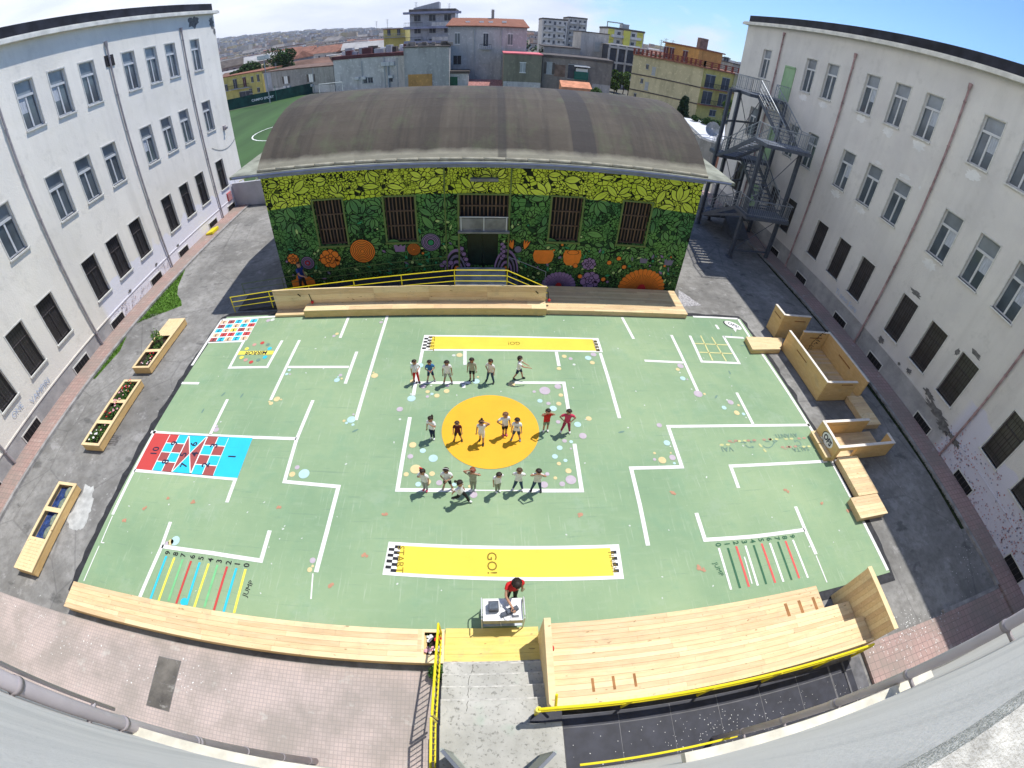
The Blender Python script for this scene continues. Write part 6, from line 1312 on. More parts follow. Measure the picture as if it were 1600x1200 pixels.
KIDS = [
 # back row
 (227, 250, 1.10, .5, 'boy in white shirt and red trousers at the left end of the back row', Cc['white'], Cc['red'], Cc['shoedark'], dict(arms=('belly', 'down'), legs='step', long_=True)),
 (328, 247, 1.06, .2, 'boy in blue T-shirt and navy shorts in the back row', Cc['blue'], Cc['navy'], Cc['shoegrey'], dict(arms=('belly', 'belly'), legs='wide')),
 (445, 262, 1.16, .1, 'child in plain white T-shirt and grey shorts, hands in pockets, back row', Cc['white'], Cc['grey'], Cc['shoegrey'], dict(arms=('down', 'down'), legs='wide', skin=M_SKD, headpitch=.3)),
 (612, 240, 1.12, -.1, 'boy in grey-green T-shirt and black shorts in the back row', Cc['greygreen'], Cc['black'], Cc['shoedark'], dict(arms=('down', 'down'), skin=M_SKD)),
 (738, 252, 1.14, -.5, 'boy in white shirt and dark jeans stepping aside, fifth in the back row', Cc['offwhite'], Cc['jeans'], Cc['shoedark'], dict(arms=('down', 'belly'), legs='wide', long_=True, headyaw=.2)),
 (932, 232, 1.15, 1.35, 'boy in white shirt and navy shorts striding right with an arm stretched out', Cc['white'], Cc['navy'], Cc['shoedark'], dict(arms=('fwd', 'reach'), legs='stride')),
 # middle row
 (340, 645, 1.10, -.3, 'girl with dark ponytail, white top and navy trousers, left of the yellow circle', Cc['white'], Cc['navy'], Cc['shoewhite'], dict(arms=('chin', 'down'), long_=True, legs='close', style='pony')),
 (515, 660, .98, 0, 'small boy in dark red T-shirt on the left of the yellow circle', Cc['darkred'], Cc['black'], Cc['shoedark'], dict(arms=('down', 'down'), legs='wide', hair=M_HAIRM)),
 (678, 672, 1.12, -.2, 'girl in sleeveless white dress with one hand on her head, centre of the circle', Cc['white'], Cc['offwhite'], Cc['shoedark'], dict(arms=('head', 'down'), legs='step', style='bun', hair=M_HAIRM, sleeve=.1)),
 (837, 622, 1.14, .25, 'child with light brown curly hair, white T-shirt and black shorts, hand on hip', Cc['white'], Cc['black'], Cc['shoepink'], dict(arms=('down', 'hip'), legs='close', hair=M_HAIRB)),
 (915, 655, 1.10, -.15, 'boy in white T-shirt printed 32 and jeans shorts, inside the circle', Cc['white'], Cc['jeans'], Cc['shoegrey'], dict(arms=('down', 'down'), legs='wide', print_=('32', M_HAIR))),
 (1120, 592, 1.10, .1, 'boy in bright red T-shirt shading his eyes with both hands', Cc['red'], Cc['olive'], Cc['shoewhite'], dict(arms=('shade', 'shade'), legs='stand', hair=M_HAIR)),
 (1258, 600, 1.14, -.1, 'girl in pink outfit with both hands on her hips', Cc['pink'], Cc['darkpink'], Cc['shoewhite'], dict(arms=('hip', 'hip'), legs='wide', long_=True)),
]
for x, y, H, rot, lab, sh, lc, so, kw in KIDS: person(*P45(x, y), H, rot, lab, sh, lc, so, **kw)
P73 = lambda x, y: (640 + x / 7.273, 700 + y / 7.273)
KIDS2 = [
 (185, 478, 1.10, -.4, 'girl with a red hair bow, white T-shirt and grey trousers, front row', Cc['white'], Cc['grey'], Cc['shoepink'], dict(arms=('down', 'chin'), style='bow', long_=True, legs='close')),
 (438, 462, 1.08, -.1, 'girl with a white hair band, white top and black shorts, arms crossed in front', Cc['white'], Cc['black'], Cc['beige'], dict(arms=('belly', 'belly'), legs='wide', style='band')),
 (585, 610, 1.12, 1.2, 'girl in white shirt and black leggings running, nearest to the viewer', Cc['white'], Cc['black'], Cc['shoewhite'], dict(arms=('down', 'bwd'), legs='run', long_=True, style='pony')),
 (725, 475, 1.12, 0, 'girl with long red-brown hair in grey clothes, both hands over her forehead', Cc['greygreen'], Cc['khaki'], Cc['shoewhite'], dict(arms=('shade', 'head'), legs='close', long_=True, hair=plain('red_brown_hair', (.22, .06, .03), .6, .3, 30), style='long')),
 (1000, 492, 1.06, .35, 'child in white shirt and khaki trousers looking down, front row', Cc['white'], Cc['khaki'], Cc['shoewhite'], dict(arms=('back', 'down'), long_=True, headpitch=1.0, legs='close', ly=0)),
 (1228, 470, 1.10, -.1, 'boy in white T-shirt and dark trousers, arms held behind him', Cc['white'], Cc['jeans'], Cc['shoewhite'], dict(arms=('back', 'back'), legs='wide', long_=True, hair=M_HAIRM)),
 (1435, 482, 1.12, -.1, 'boy in off-white shirt and jeans with crossed arms raised over his face', Cc['offwhite'], Cc['jeans'], Cc['shoedark'], dict(arms=('shade', 'shade'), legs='wide', long_=True)),
]
for x, y, H, rot, lab, sh, lc, so, kw in KIDS2:
    kw.pop('ly', None); person(*P73(x, y), H, rot, lab, sh, lc, so, **kw)
person(0, 0, 1.66, .12, 'woman in red T-shirt and dark trousers leaning over the trolley', Cc['red'], Cc['black'], Cc['shoedark'], hair=M_HAIR, arms=('down', 'reach'), legs='stand', long_=True, adult=True, pos=(.68, 4.14), lean=(.03, -.10), headpitch=.8, style='long', sleeve=.5)
person(0, 0, 1.70, 1.2, 'adult in a dark blue shirt walking up the theatre ramp', Cc['dkblue'], Cc['black'], Cc['shoedark'], hair=M_HAIRM, arms=('down', 'fwd'), legs='step', long_=True, adult=True, pos=(-8.75, 18.45), zb=.33)
# ================================================================= the town behind
struct_ = struct
M_BW = plain('far_window', (.05, .055, .07), .5, .3, 1); M_SHT = plain('shutter_grey', (.36, .38, .38), .7, .1, 2); M_SHT2 = plain('shutter_dark', (.15, .17, .17), .7, .1, 2); M_TERR = plain('terracotta', (.24, .115, .08), .85, .25, .6); M_ORR = plain('orange_roof', (.25, .105, .065), .85, .18, .8, sc=(1, 4, 1)); M_MARO = plain('maroon_edge', (.10, .035, .04), .8, .2, 1)
def stucco(name, c, st=.7): 
    mt, t, b = newmat(name)
    q = ramp(t, noise(t, .12, 6, .65), .3, .7, tuple(k * .66 for k in c), c); q = mix(t, mth('MULTIPLY', ramp(t, noise(t, .9, 5, .65, sc=(1, 1, .18)), .48, .66), .6, tree=t), q, tuple(k * .45 for k in c)); q = mix(t, mth('MULTIPLY', ramp(t, noise(t, 1.6, 6, .7), .56, .62), .5, tree=t), q, tuple(min(.8, k * 1.25) for k in c))
    t.links.new(q, b.inputs['Base Color']); b.inputs['Roughness'].default_value = .9; MATS[name] = mt; return mt
S_YEL, S_GRY, S_WHT, S_PGR, S_VIL, S_STO, S_WEA, S_CRM, S_BGE, S_BLU, S_ORG = [stucco('stucco_' + n_, c) for n_, c in (('yellow', (.58, .50, .16)), ('grey', (.36, .35, .33)), ('white', (.64, .62, .60)), ('pale', (.50, .48, .46)), ('villa', (.50, .49, .48)), ('stone', (.25, .235, .17)), ('weathered', (.27, .24, .21)), ('cream', (.60, .53, .32)), ('beige', (.55, .52, .48)), ('blue', (.42, .43, .47)), ('orange', (.62, .33, .10)))]
M_DKR = plain('dark_roof', (.10, .085, .075), .9, .3, .5)
def building(name, label, gpts, ztop, depth, wall, roofm=None, roof='flat', cat='building', z0=-.1, parapet=.0):
    """front edge from p0 to p1 on the ground, box going back by depth"""
    p0, p1 = Vector(gpts[0]), Vector(gpts[1]); d = (p1 - p0).normalized(); nrm = Vector((-d.y, d.x))
    if nrm.y < 0: nrm = -nrm
    if isinstance(depth, Vector): bk = depth
    else: bk = nrm * depth
    q = [p0, p1, p1 + bk, p0 + bk]; root = thing(name, label, cat, ((p0.x + p1.x) / 2, (p0.y + p1.y) / 2, 0))
    mb = MB(); mb.prism([tuple(a) for a in q], z0, ztop); mb.build('wall', wall, root)
    if roof == 'flat': mb = MB(); e = .25; c = sum(q, Vector((0, 0))) / 4; mb.prism([tuple(c + (a - c) * (1 + e / max(3, (a - c).length))) for a in q], ztop + .003, ztop + .22 + parapet); mb.build('roof', roofm or M_DKR, root)
    W = (p1 - p0).length
    def F(u, v, w): o = p0 + d * u - nrm * w; return (o.x, o.y, v)
    return root, F, W, q
def fwin(root, F, u, v, w, h, mat=None, fr=None, sh=False, balc=False, name='window'):
    mb = MB(); pbox(mb, F, u - w / 2, u + w / 2, v, v + h, .01, .05, 0)
    pbox(mb, F, u - .025, u + .025, v, v + h, .05, .07, 1)
    if sh:
        for s in (-1, 1): pbox(mb, F, u + s * w * .5 + (0 if s > 0 else -w * .45), u + s * w * .5 + (w * .45 if s > 0 else 0), v, v + h, .01, .09, 2)
    o = mb.build(name, [mat or M_BW, fr or M_SHT, M_DKR], root)
    mb = MB(); pbox(mb, F, u - w / 2 - .1, u + w / 2 + .1, v - .12, v, .01, .14); pbox(mb, F, u - w / 2 - .1, u + w / 2 + .1, v + h, v + h + .12, .01, .10); mb.build('frame', fr or M_SHT, o); return o
def rails(root, F, u0, u1, v, w, mat=None, slabm=None, solid=None):
    mb = MB(); pbox(mb, F, u0, u1, v - .15, v, 0, w, 0)
    if solid: pbox(mb, F, u0, u1, v, v + .9, w - .1, w, 1)
    else:
        pbox(mb, F, u0, u1, v + .92, v + 1.0, w - .06, w, 1); n_ = max(4, int((u1 - u0) / .35))
        for k in range(n_ + 1): x = u0 + (u1 - u0 - .04) * k / n_; pbox(mb, F, x, x + .04, v, v + .92, w - .05, w - .01, 1)
    mb.build('balcony', [slabm or M_SHT, mat or M_GRILLE], root)
def upto(px, py, gpt):
    """height at which the vertical through a ground point meets the picture row"""
    w = ray(px, py); t = gpt[1] / w[1]; return CAMH + w[2] * t
def GG(px, py, Y): x, z = WY(px, py, Y); return (x, Y)
# football ground
fpoly = [(-70, 34.0), (-16, 34.0), (-16, 36.5), (16, 36.5), (16, 100), (-8, 104.5), (-36, 104.5), (-41, 103), (-46, 97), (-56, 93), (-70, 90)]
sheet('football_field', fpoly, -.045, M_FIELD)
fl = MB(); 
def fline(p, q, w=.14): pl(fl, [p, q], w, -.038)
cx0, cy0 = G(428, 203); 
for k in range(28): a0, a1 = 2 * math.pi * k / 28, 2 * math.pi * (k + 1) / 28; fline((-25.5 + 6.5 * math.cos(a0), 63 + 6.5 * math.sin(a0)), (-25.5 + 6.5 * math.cos(a1), 63 + 6.5 * math.sin(a1)), .18)
o = struct(fl.build('field_markings', M_WHITE))
M_NET = plain('dark_green_net', (.012, .055, .045), .8, .3, .8); M_NETL = plain('green_net_post', (.02, .16, .12), .6, .2, 2)
fe = thing('green_fence', 'dark green sheeted fence round the football field, with pale lettering at its left', 'fence', (-40, 100, 0))
fp = [(-57.5, 93.3), (-44.0, 98.6), (-37, 105.6), (-20, 106), (-7, 106.5), (-1, 106.5)]
for k, (a, b2) in enumerate(zip(fp, fp[1:])):
    mb = MB(); mb.bar((*a, 1.1), (*b2, 1.1), .06, 2.3); mb.build('panel', M_NET, fe)
for a in fp: mb = MB(); mb.tube([(*a, 0), (*a, 3.2)], .06, 6); mb.build('post', M_NETL, fe)
d = (Vector(fp[1]) - Vector(fp[0])).normalized()
mb = MB()
for s, f, sz in (('REGGI', .16, 1.2), ('CAMPO SPORT', .80, .7)):
    c = Vector(fp[0]).lerp(Vector(fp[1]), f); text_pts(s, sz, 0, mb, lambda u, v: (c.x + d.x * u + .05, c.y + d.y * u - .08, 1.0 + v), .02)
mb.build('banner_lettering', M_WHITE, fe)
def polelamp(x, y, h, label, heads=3, k_=1.0):
    t = thing('floodlight_pole', label, 'floodlight', (x, y, 0)); mb = MB(); mb.tube([(x, y, 0), (x, y, h)], [.24 * k_, .16 * k_], 8); mb.build('pole', M_GALV, t)
    mb = MB(); mb.box(x - 1.1, x + 1.1, y - .06, y + .06, h - .05, h + .05)
    mb.build('crossbar', M_GALV, t)
    for k in range(heads):
        mb = MB(); xx = x - .9 + 1.8 * k / max(1, heads - 1); mb.box(xx - .42, xx + .42, y - .3, y + .15, h + .05, h + .85); mb.build('lamp_head', M_ALU, t)
g = GG(606, 105, 100); polelamp(g[0], 100, WY(606, 103, 100)[1], 'tall floodlight pole beyond the middle of the barrel roof, in front of the pale wall'); g = GG(412, 92, 96); polelamp(g[0], 96, WY(412, 93, 96)[1], 'floodlight pole in front of the big dark tree on the left', k_=.55)
for px_, py_, lab in ((488, 115, 'plain thin grey pole at the football fence, left of the white wall'), (632, 118, 'thin grey pole in front of the orange garage wall'), (576, 110, 'thin grey pole before the middle of the long white wall')):
    x, z = WY(px_, py_ - 8, 102); mb = MB(); mb.tube([(x, 102, 0), (x, 102, z)], .07, 6); tag(mb.build('pole', M_GALV, org=(x, 102, 0)), lab, 'pole')
x, z = WY(672, 90, 103); mb = MB(); mb.tube([(x, 103, 0), (x, 103, z)], .16, 8); tag(mb.build('green_pole', M_NETL, org=(x, 103, 0)), 'thick green pole holding the ball net by the garage', 'pole')
# goal
t = thing('goal', 'white football goal at the far edge of the field', 'goal', (-27, 98, 0)); a, b2 = GG(499, 139, 98), GG(535, 137, 98)
mb = MB(); mb.tube([(a[0], 98, 0), (a[0], 98, 2.4), (b2[0], 98, 2.4), (b2[0], 98, 0)], .07, 6); mb.build('goal_frame', M_WHITE, t)
# --- row of buildings along the far side of the field
def rowb(name, label, pa, pb, ytop, depth, wall, **kw):
    ga, gb = G(*pa), G(*pb); z = upto(pa[0], ytop, ga); return building(name, label, (ga, gb), z, depth, wall, **kw), z
(r, F, W, q), z = rowb('yellow_house', 'low yellow house with a recessed balcony behind the left of the football field', (352, 158), (414, 149), 121, 9, S_YEL, roofm=M_ORR)
rails(r, F, 2.5, 9.0, z * .45, .9, M_GRILLE); fwin(r, F, 1.2, z * .42, .9, 1.6); fwin(r, F, 7.2, z * .47, 1.0, 2.4, M_MARO); fwin(r, F, 4.2, z * .47, 1.2, 2.3); fwin(r, F, W - 3, z * .62, .7, 1.3); fwin(r, F, W - 1.2, z * .62, .7, 1.6); fwin(r, F, W - 4, z * .16, .9, 1.1); fwin(r, F, W - 1.6, z * .18, .8, 1.0); fwin(r, F, 7.0, .1, 4.0, 1.6)
(r, F, W, q), z = rowb('grey_house', 'grey and lilac house wall with two shuttered windows and air conditioners', (417, 149.5), (524, 144), 113, 10, S_GRY, roofm=plain('old_tiles', (.15, .095, .075), .9, .3, .8))
for f, l in ((.34, 1), (.70, 1)): fwin(r, F, W * f, z * .45, 1.3, 1.7, M_WHITE, sh=True)
mb = MB(); pbox(mb, F, 0, 2.6, .1, z, .005, .03); mb.build('lilac_strip', S_BLU, r)
mb = MB(); pbox(mb, F, 1, W, 0.1, z * .30, .005, .03); mb.build('white_base', S_WHT, r)
for u in (W * .30, W * .36, W * .68): mb = MB(); pbox(mb, F, u, u + .9, z * .26, z * .36, .03, .4); mb.build('air_conditioner', M_ALU, r)
(r, F, W, q), z = rowb('long_white_wall_house', 'long peeling white house with a maroon roof edge and cluttered terrace', (525, 144), (633, 138), 94, 10, S_WHT, roofm=M_MARO, parapet=.5)
for u in (.44, .52, .80): fwin(r, F, W * u, z * .22, 1.0, 1.1)
for u in (.30, .40, .78): mb = MB(); pbox(mb, F, W * u, W * u + .9, z * .34, z * .42, .02, .4); mb.build('air_conditioner', M_ALU, r)
mb = MB(); pbox(mb, F, W * .40, W * .42, z * .2, z * .9, .01, .06); pbox(mb, F, W * .72, W * .735, 0, z, .01, .06); pbox(mb, F, W * .9, W * .91, 0, z * .95, .01, .06); mb.build('pipe', M_GALV, r)
random.seed(3); cl = 0
for k in range(16):
    u = W * (.05 + .9 * k / 16); w_ = random.uniform(.8, 2.4); mb = MB(); dd = random.uniform(-6, -1); pbox(mb, F, u, u + w_, z + .7, z + .9 + random.uniform(.2, 1.4), dd - random.uniform(.5, 2), dd)
    mb.build('roof_shed', random.choice([M_WHITE, M_TERR, M_DKR, M_MARO, S_BLU, M_ALU]), r)
(r, F, W, q), z = rowb('stained_wall_house', 'tall stained blue-grey blank wall left of the orange-roofed villa', (633, 140), (702, 138), 75, 12, S_PGR)
mb = MB(); pbox(mb, F, W * .08, W * .62, .1, z * .36, .01, .05); mb.build('orange_panel', S_ORG, r)
mb = MB(); random.seed(2)
for k in range(14): u = random.uniform(0, W * .9); pbox(mb, F, u, u + random.uniform(.3, 1.6), z + .2, z + random.uniform(.4, 1.3), -3, -2)
mb.build('roof_clutter', S_WEA, r)
gv0, gv1 = GG(700, 100, 106), GG(821, 100, 106); zt = WY(760, 42, 106)[1]
r, F, W, q = building('villa', 'grey three-bay villa with an orange tiled roof and a small iron balcony', (gv0, gv1), zt, 12, S_VIL)
zr_ = WY(760, 28, 111)[1]
mb = MB(); x0, x1 = gv0[0], gv1[0]; mb.prism([(x0 - .4, 105.5), (x1 + .4, 105.5), (x1 + .4, 118.5), (x0 - .4, 118.5)], zt + .05, zt + .25)
i = len(mb.v); mb.v += [(x0 - .4, 105.5, zt + .25), (x1 + .4, 105.5, zt + .25), (x1 + .4, 118.5, zt + .25), (x0 - .4, 118.5, zt + .25), (x0 + .5, 112, zr_), (x1 - .5, 112, zr_)]
for f in ((0, 1, 5, 4), (2, 3, 4, 5), (1, 2, 5), (3, 0, 4)): mb.f.append([i + k for k in f]); mb.m.append(0)
mb.build('tiled_roof', M_ORR, r)
mb = MB()
for k in range(34): u = W * k / 34; pbox(mb, F, u, u + .28, zt - .55, zt - .15, .01, .12)
mb.build('cornice', M_SHT, r)
for u in (.09, .45, .76): fwin(r, F, W * (u + .03), WY(760, 69, 106)[1] - (.5 if u == .45 else 0), .95, 2.3 + (.5 if u == .45 else 0), M_SHT2 if u != .45 else M_BW, M_WHITE)
for u in (.33, .675): mb = MB(); pbox(mb, F, W * u, W * u + .16, 0, zt - .5, .01, .14); mb.build('drainpipe', M_SHT, r)
rails(r, F, W * .48 - 1.2, W * .48 + 1.2, WY(760, 76, 106)[1], .9); fwin(r, F, W * .12, WY(760, 101, 106)[1], 1.6, 1.9, M_GRILLE); fwin(r, F, W * .48, WY(760, 99, 106)[1], 1.5, 2.0, S_VIL)
for k, px_ in enumerate((731, 752.5, 767, 788)): x, zz_ = WY(px_, 34.5, 108.3); mb = MB(); mb.box(x - .45, x + .45, 108.0, 108.5, zz_ - .15, zz_ + .25); mb.build('skylight', M_WHITE, r)
mb = MB(); x, zz_ = WY(770, 26, 112); mb.box(x - .3, x + .3, 111.6, 112.4, zr_ - .3, zr_ + 1.9); mb.build('chimney', S_GRY, r)
g0, g1 = GG(682, 120, 101), GG(732, 120, 101); r, F, W, q = building('garage', 'small white garage with a green shutter door behind the roof ridge', (g0, g1), WY(700, 115, 101)[1], 5, S_WHT, parapet=.3)
mb = MB(); pbox(mb, F, W * .22, W * .66, 0, WY(700, 120, 101)[1], .01, .06); mb.build('shutter_door', plain('green_shutter', (.02, .12, .06), .6, .1, 3), r)
g0, g1 = GG(731, 130, 99), GG(787, 130, 99); z = WY(760, 124, 104)[1]; mb = MB(); mb.prism([(g0[0], 98), (g1[0], 98), (g1[0], 104), (g0[0], 104)], [0] * 4, [z - 1.3, z - 1.3, z, z]); tag(mb.build('tiled_shed', plain('pink_tile', (.36, .17, .15), .85, .25, 1, sc=(4, 1, 1)), org=(g0[0], 100, 0)), 'low shed with a pinkish tiled lean-to roof below the villa', 'shed')
g0, g1 = GG(787, 110, 96), GG(846, 110, 96); z = WY(815, 85, 96)[1]; r, F, W, q = building('stone_house', 'square yellowish stone house with a pink roof edge and one white window', (g0, g1), z, 8, S_STO, roofm=plain('pink_edge', (.62, .16, .18), .8, .1, 1))
fwin(r, F, W * .50, WY(815, 113, 96)[1], 1.1, 1.9, M_SHT, M_WHITE); mb = MB(); pbox(mb, F, 0, W, .0, WY(815, 128, 96)[1], .01, .06); mb.build('plinth', S_WHT, r)
g0, g1 = GG(847, 110, 97), GG(956, 112, 96); z = WY(850, 88, 100)[1]; r, F, W, q = building('weathered_house', 'long brown weathered house with peeling render and a green awning window', (g0, g1), z, 9, S_WEA, parapet=.3)
fwin(r, F, W * .10, 3.6, 1.1, 2.3, M_SHT, sh=True); fwin(r, F, W * .5, 3.0, 3.6, 2.8, M_BW); mb = MB(); pbox(mb, F, W * .46, W * .66, 3.0, 4.6, .1, .7, 0); pbox(mb, F, W * .45, W * .67, 5.6, 5.75, .1, 1.4, 1); pbox(mb, F, W * .48, W * .65, 3.6, 5.2, .2, .24, 1); mb.build('veranda', [plain('veranda_green', (.02, .12, .09), .7, .1, 2), M_WHITE], r)
mb = MB(); pbox(mb, F, W * .17, W * .33, 3.2, 5.6, .01, .03); mb.build('peeled_patch', plain('peeled', (.19, .13, .10), .9, .3, 1), r)
mb = MB(); pbox(mb, F, W * .74, W, 0, 2.4, .01, .05); mb.build('pale_base', S_PGR, r)
x, zz_ = WY(902, 133, 88); mb = MB(); mb.prism([(x - 3, 87), (x + 2.6, 87), (x + 2.6, 90), (x - 3, 90)], [0] * 4, [zz_ - .4, zz_ - .4, zz_ + .5, zz_ + .5]); tag(mb.build('orange_shed', plain('salmon_tiles', (.58, .25, .14), .85, .2, 1), org=(x, 88, 0)), 'small shed with a salmon roof just beyond the barrel roof', 'shed')
g0, g1 = GG(906, 80, 125), GG(949, 80, 125); r, F, W, q = building('blank_block', 'plain pale grey block with one shuttered window behind the weathered house', (g0, g1), WY(930, 52, 125)[1], 12, S_BGE); fwin(r, F, W * .62, WY(930, 80, 125)[1], 1.3, 2.2, M_SHT)
g0, g1 = GG(849, 96, 120), GG(905, 96, 120); r, F, W, q = building('terrace_house', 'low grey terrace with clutter and plants, below the distant white flats', (g0, g1), WY(870, 74, 120)[1], 12, S_GRY)
def flats(name, label, px0, px1, pyt, Y, depth, wall, nf, nb, ztf=None, stripe=None, bal=True, base=None):
    g0, g1 = GG(px0, 60, Y), GG(px1, 60, Y); zt = WY((px0 + px1) / 2, pyt, Y)[1]; r, F, W, q = building(name, label, (g0, g1), zt, depth, wall, parapet=.5)
    for f in range(nf):
        v = zt - (f + 1) * 3.1
        if v < 1: break
        for k in range(nb): fwin(r, F, W * (k + .5) / nb, v + .7, W / nb * .42, 1.6, M_BW)
        if bal: rails(r, F, W * .08, W * .42, v + .3, 1.3, S_WHT, M_SHT, solid=True); rails(r, F, W * .58, W * .9, v + .3, 1.3, S_WHT, M_SHT, solid=True)
    return r, F, W, zt
r, F, W, zt = flats('white_flats', 'distant white apartment block with rows of balconies', 846, 885, 31, 240, 18, S_WHT, 8, 5)
r, F, W, zt = flats('white_flats', 'distant white apartment block, the taller stepped one right beside its twin', 886, 915, 29, 250, 18, S_PGR, 8, 4)
r, F, W, zt = flats('yellow_flats', 'yellow and white apartment block with a framed rooftop', 949, 1006, 48, 175, 14, S_WHT, 4, 5)
for u in (.0, .42, .80): mb = MB(); pbox(mb, F, W * u, W * (u + .17), zt - 14, zt, .02, .10 if u != .42 else 1.4); mb.build('yellow_panel', plain('flat_yellow', (.62, .58, .12), .85, .1, .3), r)
mb = MB(); pbox(mb, F, 0, W * .02, zt, zt + 2.6, -3, -2.6); pbox(mb, F, W * .42, W * .44, zt, zt + 2.6, -3, -2.6); pbox(mb, F, 0, W * .44, zt + 2.3, zt + 2.7, -3, -2.6); pbox(mb, F, W * .45, W * .62, zt, zt + 2.4, -8, -3); mb.build('roof_frame', M_SHT, r)
g0, g1 = GG(949, 100, 118), GG(1001, 108, 118); r, F, W, q = building('concrete_skeleton', 'unfinished concrete frame with open floors below the yellow flats', (g0, g1), WY(970, 72, 118)[1], 9, M_BW, roofm=S_BGE)
ztt = WY(970, 72, 118)[1]
mb = MB()
for v in (ztt * .98, ztt * .62, ztt * .25): pbox(mb, F, -.2, W + .2, v - .5, v, 0, .6)
for k in range(5): pbox(mb, F, W * k / 4 - .2, W * k / 4 + .2, 0, ztt, .0, .5)
mb.build('frame', S_BGE, r)
r, F, W, zt = flats('balcony_block', 'pale blue block with deep curved balconies and a slanted roof top, left of the villa', 641, 711, 18, 128, 13, S_BLU, 3, 3, bal=False)
for v in (zt - .1, zt - 3.9, zt - 7.6):
    mb = MB(); pbox(mb, F, -1.4, W + 1.5, v - .45, v + .1, -.5, 1.8); mb.build('floor_slab', plain('lilac_slab', (.26, .27, .36), .85, .15, 1), r)
for v in (zt - 3.7, zt - 7.4): rails(r, F, -1.2, W * .3, v, 1.7, M_GRILLE); rails(r, F, W * .5, W * .98, v, 1.7, S_WHT, solid=True)
mb = MB(); mb.prism([F(W * .05, 0, -3)[:2], F(W * .62, 0, -3)[:2], F(W * .62, 0, -8)[:2], F(W * .05, 0, -8)[:2]], [zt + .2] * 4, [zt + 1.2, zt + 2.7, zt + 2.7, zt + 1.2]); mb.build('penthouse', S_BLU, r)
g0, g1 = GG(600, 70, 140), GG(634, 70, 140); r, F, W, q = building('yellow_house', 'small yellow house with a red roof edge left of the pale blue block', (g0, g1), WY(615, 46, 140)[1], 10, S_YEL, roofm=M_TERR); 
for u in (.25, .7): fwin(r, F, W * u, WY(615, 55, 140)[1], .9, 1.8)
rails(r, F, 0, W, WY(615, 58, 140)[1], .8, M_SHT)
# --- big cream house with the terracotta roof terrace
c0 = G(1085, 184); zt = upto(1088, 104, c0); x1, y1 = c0[0] + 13.5, c0[1] + 4.5
lx_, ly_ = WY(990, 90, 92)[0], 92.0
cb = thing('cream_house', 'large cream and yellow house with a terracotta railed roof terrace and orange penthouse', 'building', (c0[0], c0[1], 0))
A_, B_, C_ = Vector((lx_, ly_)), Vector(c0), Vector((x1, y1)); D_ = C_ + (A_ - B_)
mb = MB(); mb.prism([tuple(A_), tuple(B_), tuple(C_), tuple(D_)], 0, zt); mb.build('wall', S_CRM, cb)
def Fab(a, b2):
    d = (b2 - a).normalized(); nn = Vector((d.y, -d.x)); return (lambda u, v, w: ((a + d * u + nn * w).x, (a + d * u + nn * w).y, v)), (b2 - a).length
FA, WA = Fab(A_, B_); FB, WB = Fab(B_, C_)
mb = MB()
for v in (zt * .60, zt * .27): pbox(mb, FA, 0, WA, v, v + .22, .0, .12)
mb.build('string_course', M_DKR, cb)
for u, v in ((.22, .76), (.17, .45), (.1, .12)): fwin(cb, FA, WA * u, zt * v, .5, .8)
for u, v in ((.32, .66), (.25, .33)): fwin(cb, FA, WA * u, zt * v, .7, 1.4, M_SHT)
mb = MB(); pbox(mb, FB, 0, WB, 0.02, zt - .02, .002, .008); mb.build('yellow_front', S_YEL, cb)
for v in (zt * .63, zt * .30):
    for u, w_, m_ in ((.14, 2.4, M_BW), (.42, 2.0, M_BW), (.80, 1.7, M_MARO)): fwin(cb, FB, WB * u, v + .1, w_, 2.3, m_)
    rails(cb, FB, .0, WB * .98, v, 1.1, M_GRILLE, M_ORR)
for u in (.3, .65): fwin(cb, FB, WB * u, zt * .08, 1.6, 1.1)
mb = MB(); e = .5; mb.prism([tuple(A_ + Vector((-.2, -.3))), tuple(B_ + Vector((-.2, -.5))), tuple(C_ + Vector((1.2, -.8))), tuple(D_ + Vector((1.2, 0)))], zt, zt + .25); mb.build('roof', M_ORR, cb)
def railing_t(a, b2, n_):
    mb = MB(); d = b2 - a
    for k in range(n_ + 1): p = a + d * (k / n_); mb.box(p.x - .16, p.x + .16, p.y - .16, p.y + .16, zt + .25, zt + 1.35)
    mb.bar((a.x, a.y, zt + 1.25), (b2.x, b2.y, zt + 1.25), .16, .12); mb.bar((a.x, a.y, zt + .55), (b2.x, b2.y, zt + .55), .1, .1); mb.bar((a.x, a.y, zt + .9), (b2.x, b2.y, zt + .9), .08, .08); mb.build('terrace_railing', plain('rust_railing', (.22, .06, .04), .8, .2, 2), cb)
railing_t(A_, B_, 16); railing_t(B_, C_, 8)
k_ = Vector((1.5, 1.6)); bk_ = (C_ - B_) * .42; ph = [A_.lerp(B_, .36) + k_, A_.lerp(B_, .84) + k_]; ph += [ph[1] + bk_, ph[0] + bk_]
mb = MB(); mb.prism([tuple(p) for p in ph], zt + .25, zt + 3.2); mb.build('penthouse', S_ORG, cb); mb = MB(); c = sum(ph, Vector((0, 0))) / 4; mb.prism([tuple(c + (p - c) * 1.10) for p in ph], zt + 3.2, zt + 3.45); mb.build('penthouse_roof', M_ORR, cb)
FP, WPp = Fab(ph[0], ph[1])
for u, h_ in ((.05, 2.0), (.22, 2.0), (.62, 1.9)): fwin(cb, FP, WPp * u, zt + .5, .9, h_, M_MARO)
x, z_a = WY(1099, 60, 116); mb = MB(); mb.prism([(x - 1.0, 115), (x + 1.0, 115), (x + 1.0, 117), (x - 1.0, 117)], 0, z_a); mb.build('shaft', plain('old_brick', (.22, .13, .11), .9, .3, 1.5, bmp=.3)); o = bpy.data.objects['shaft']; o.name = 'brick_chimney'; tag(o, 'tall old brick chimney stack rising behind the cream house', 'chimney'); ORG['brick_chimney'] = Vector((0, 0, 0))
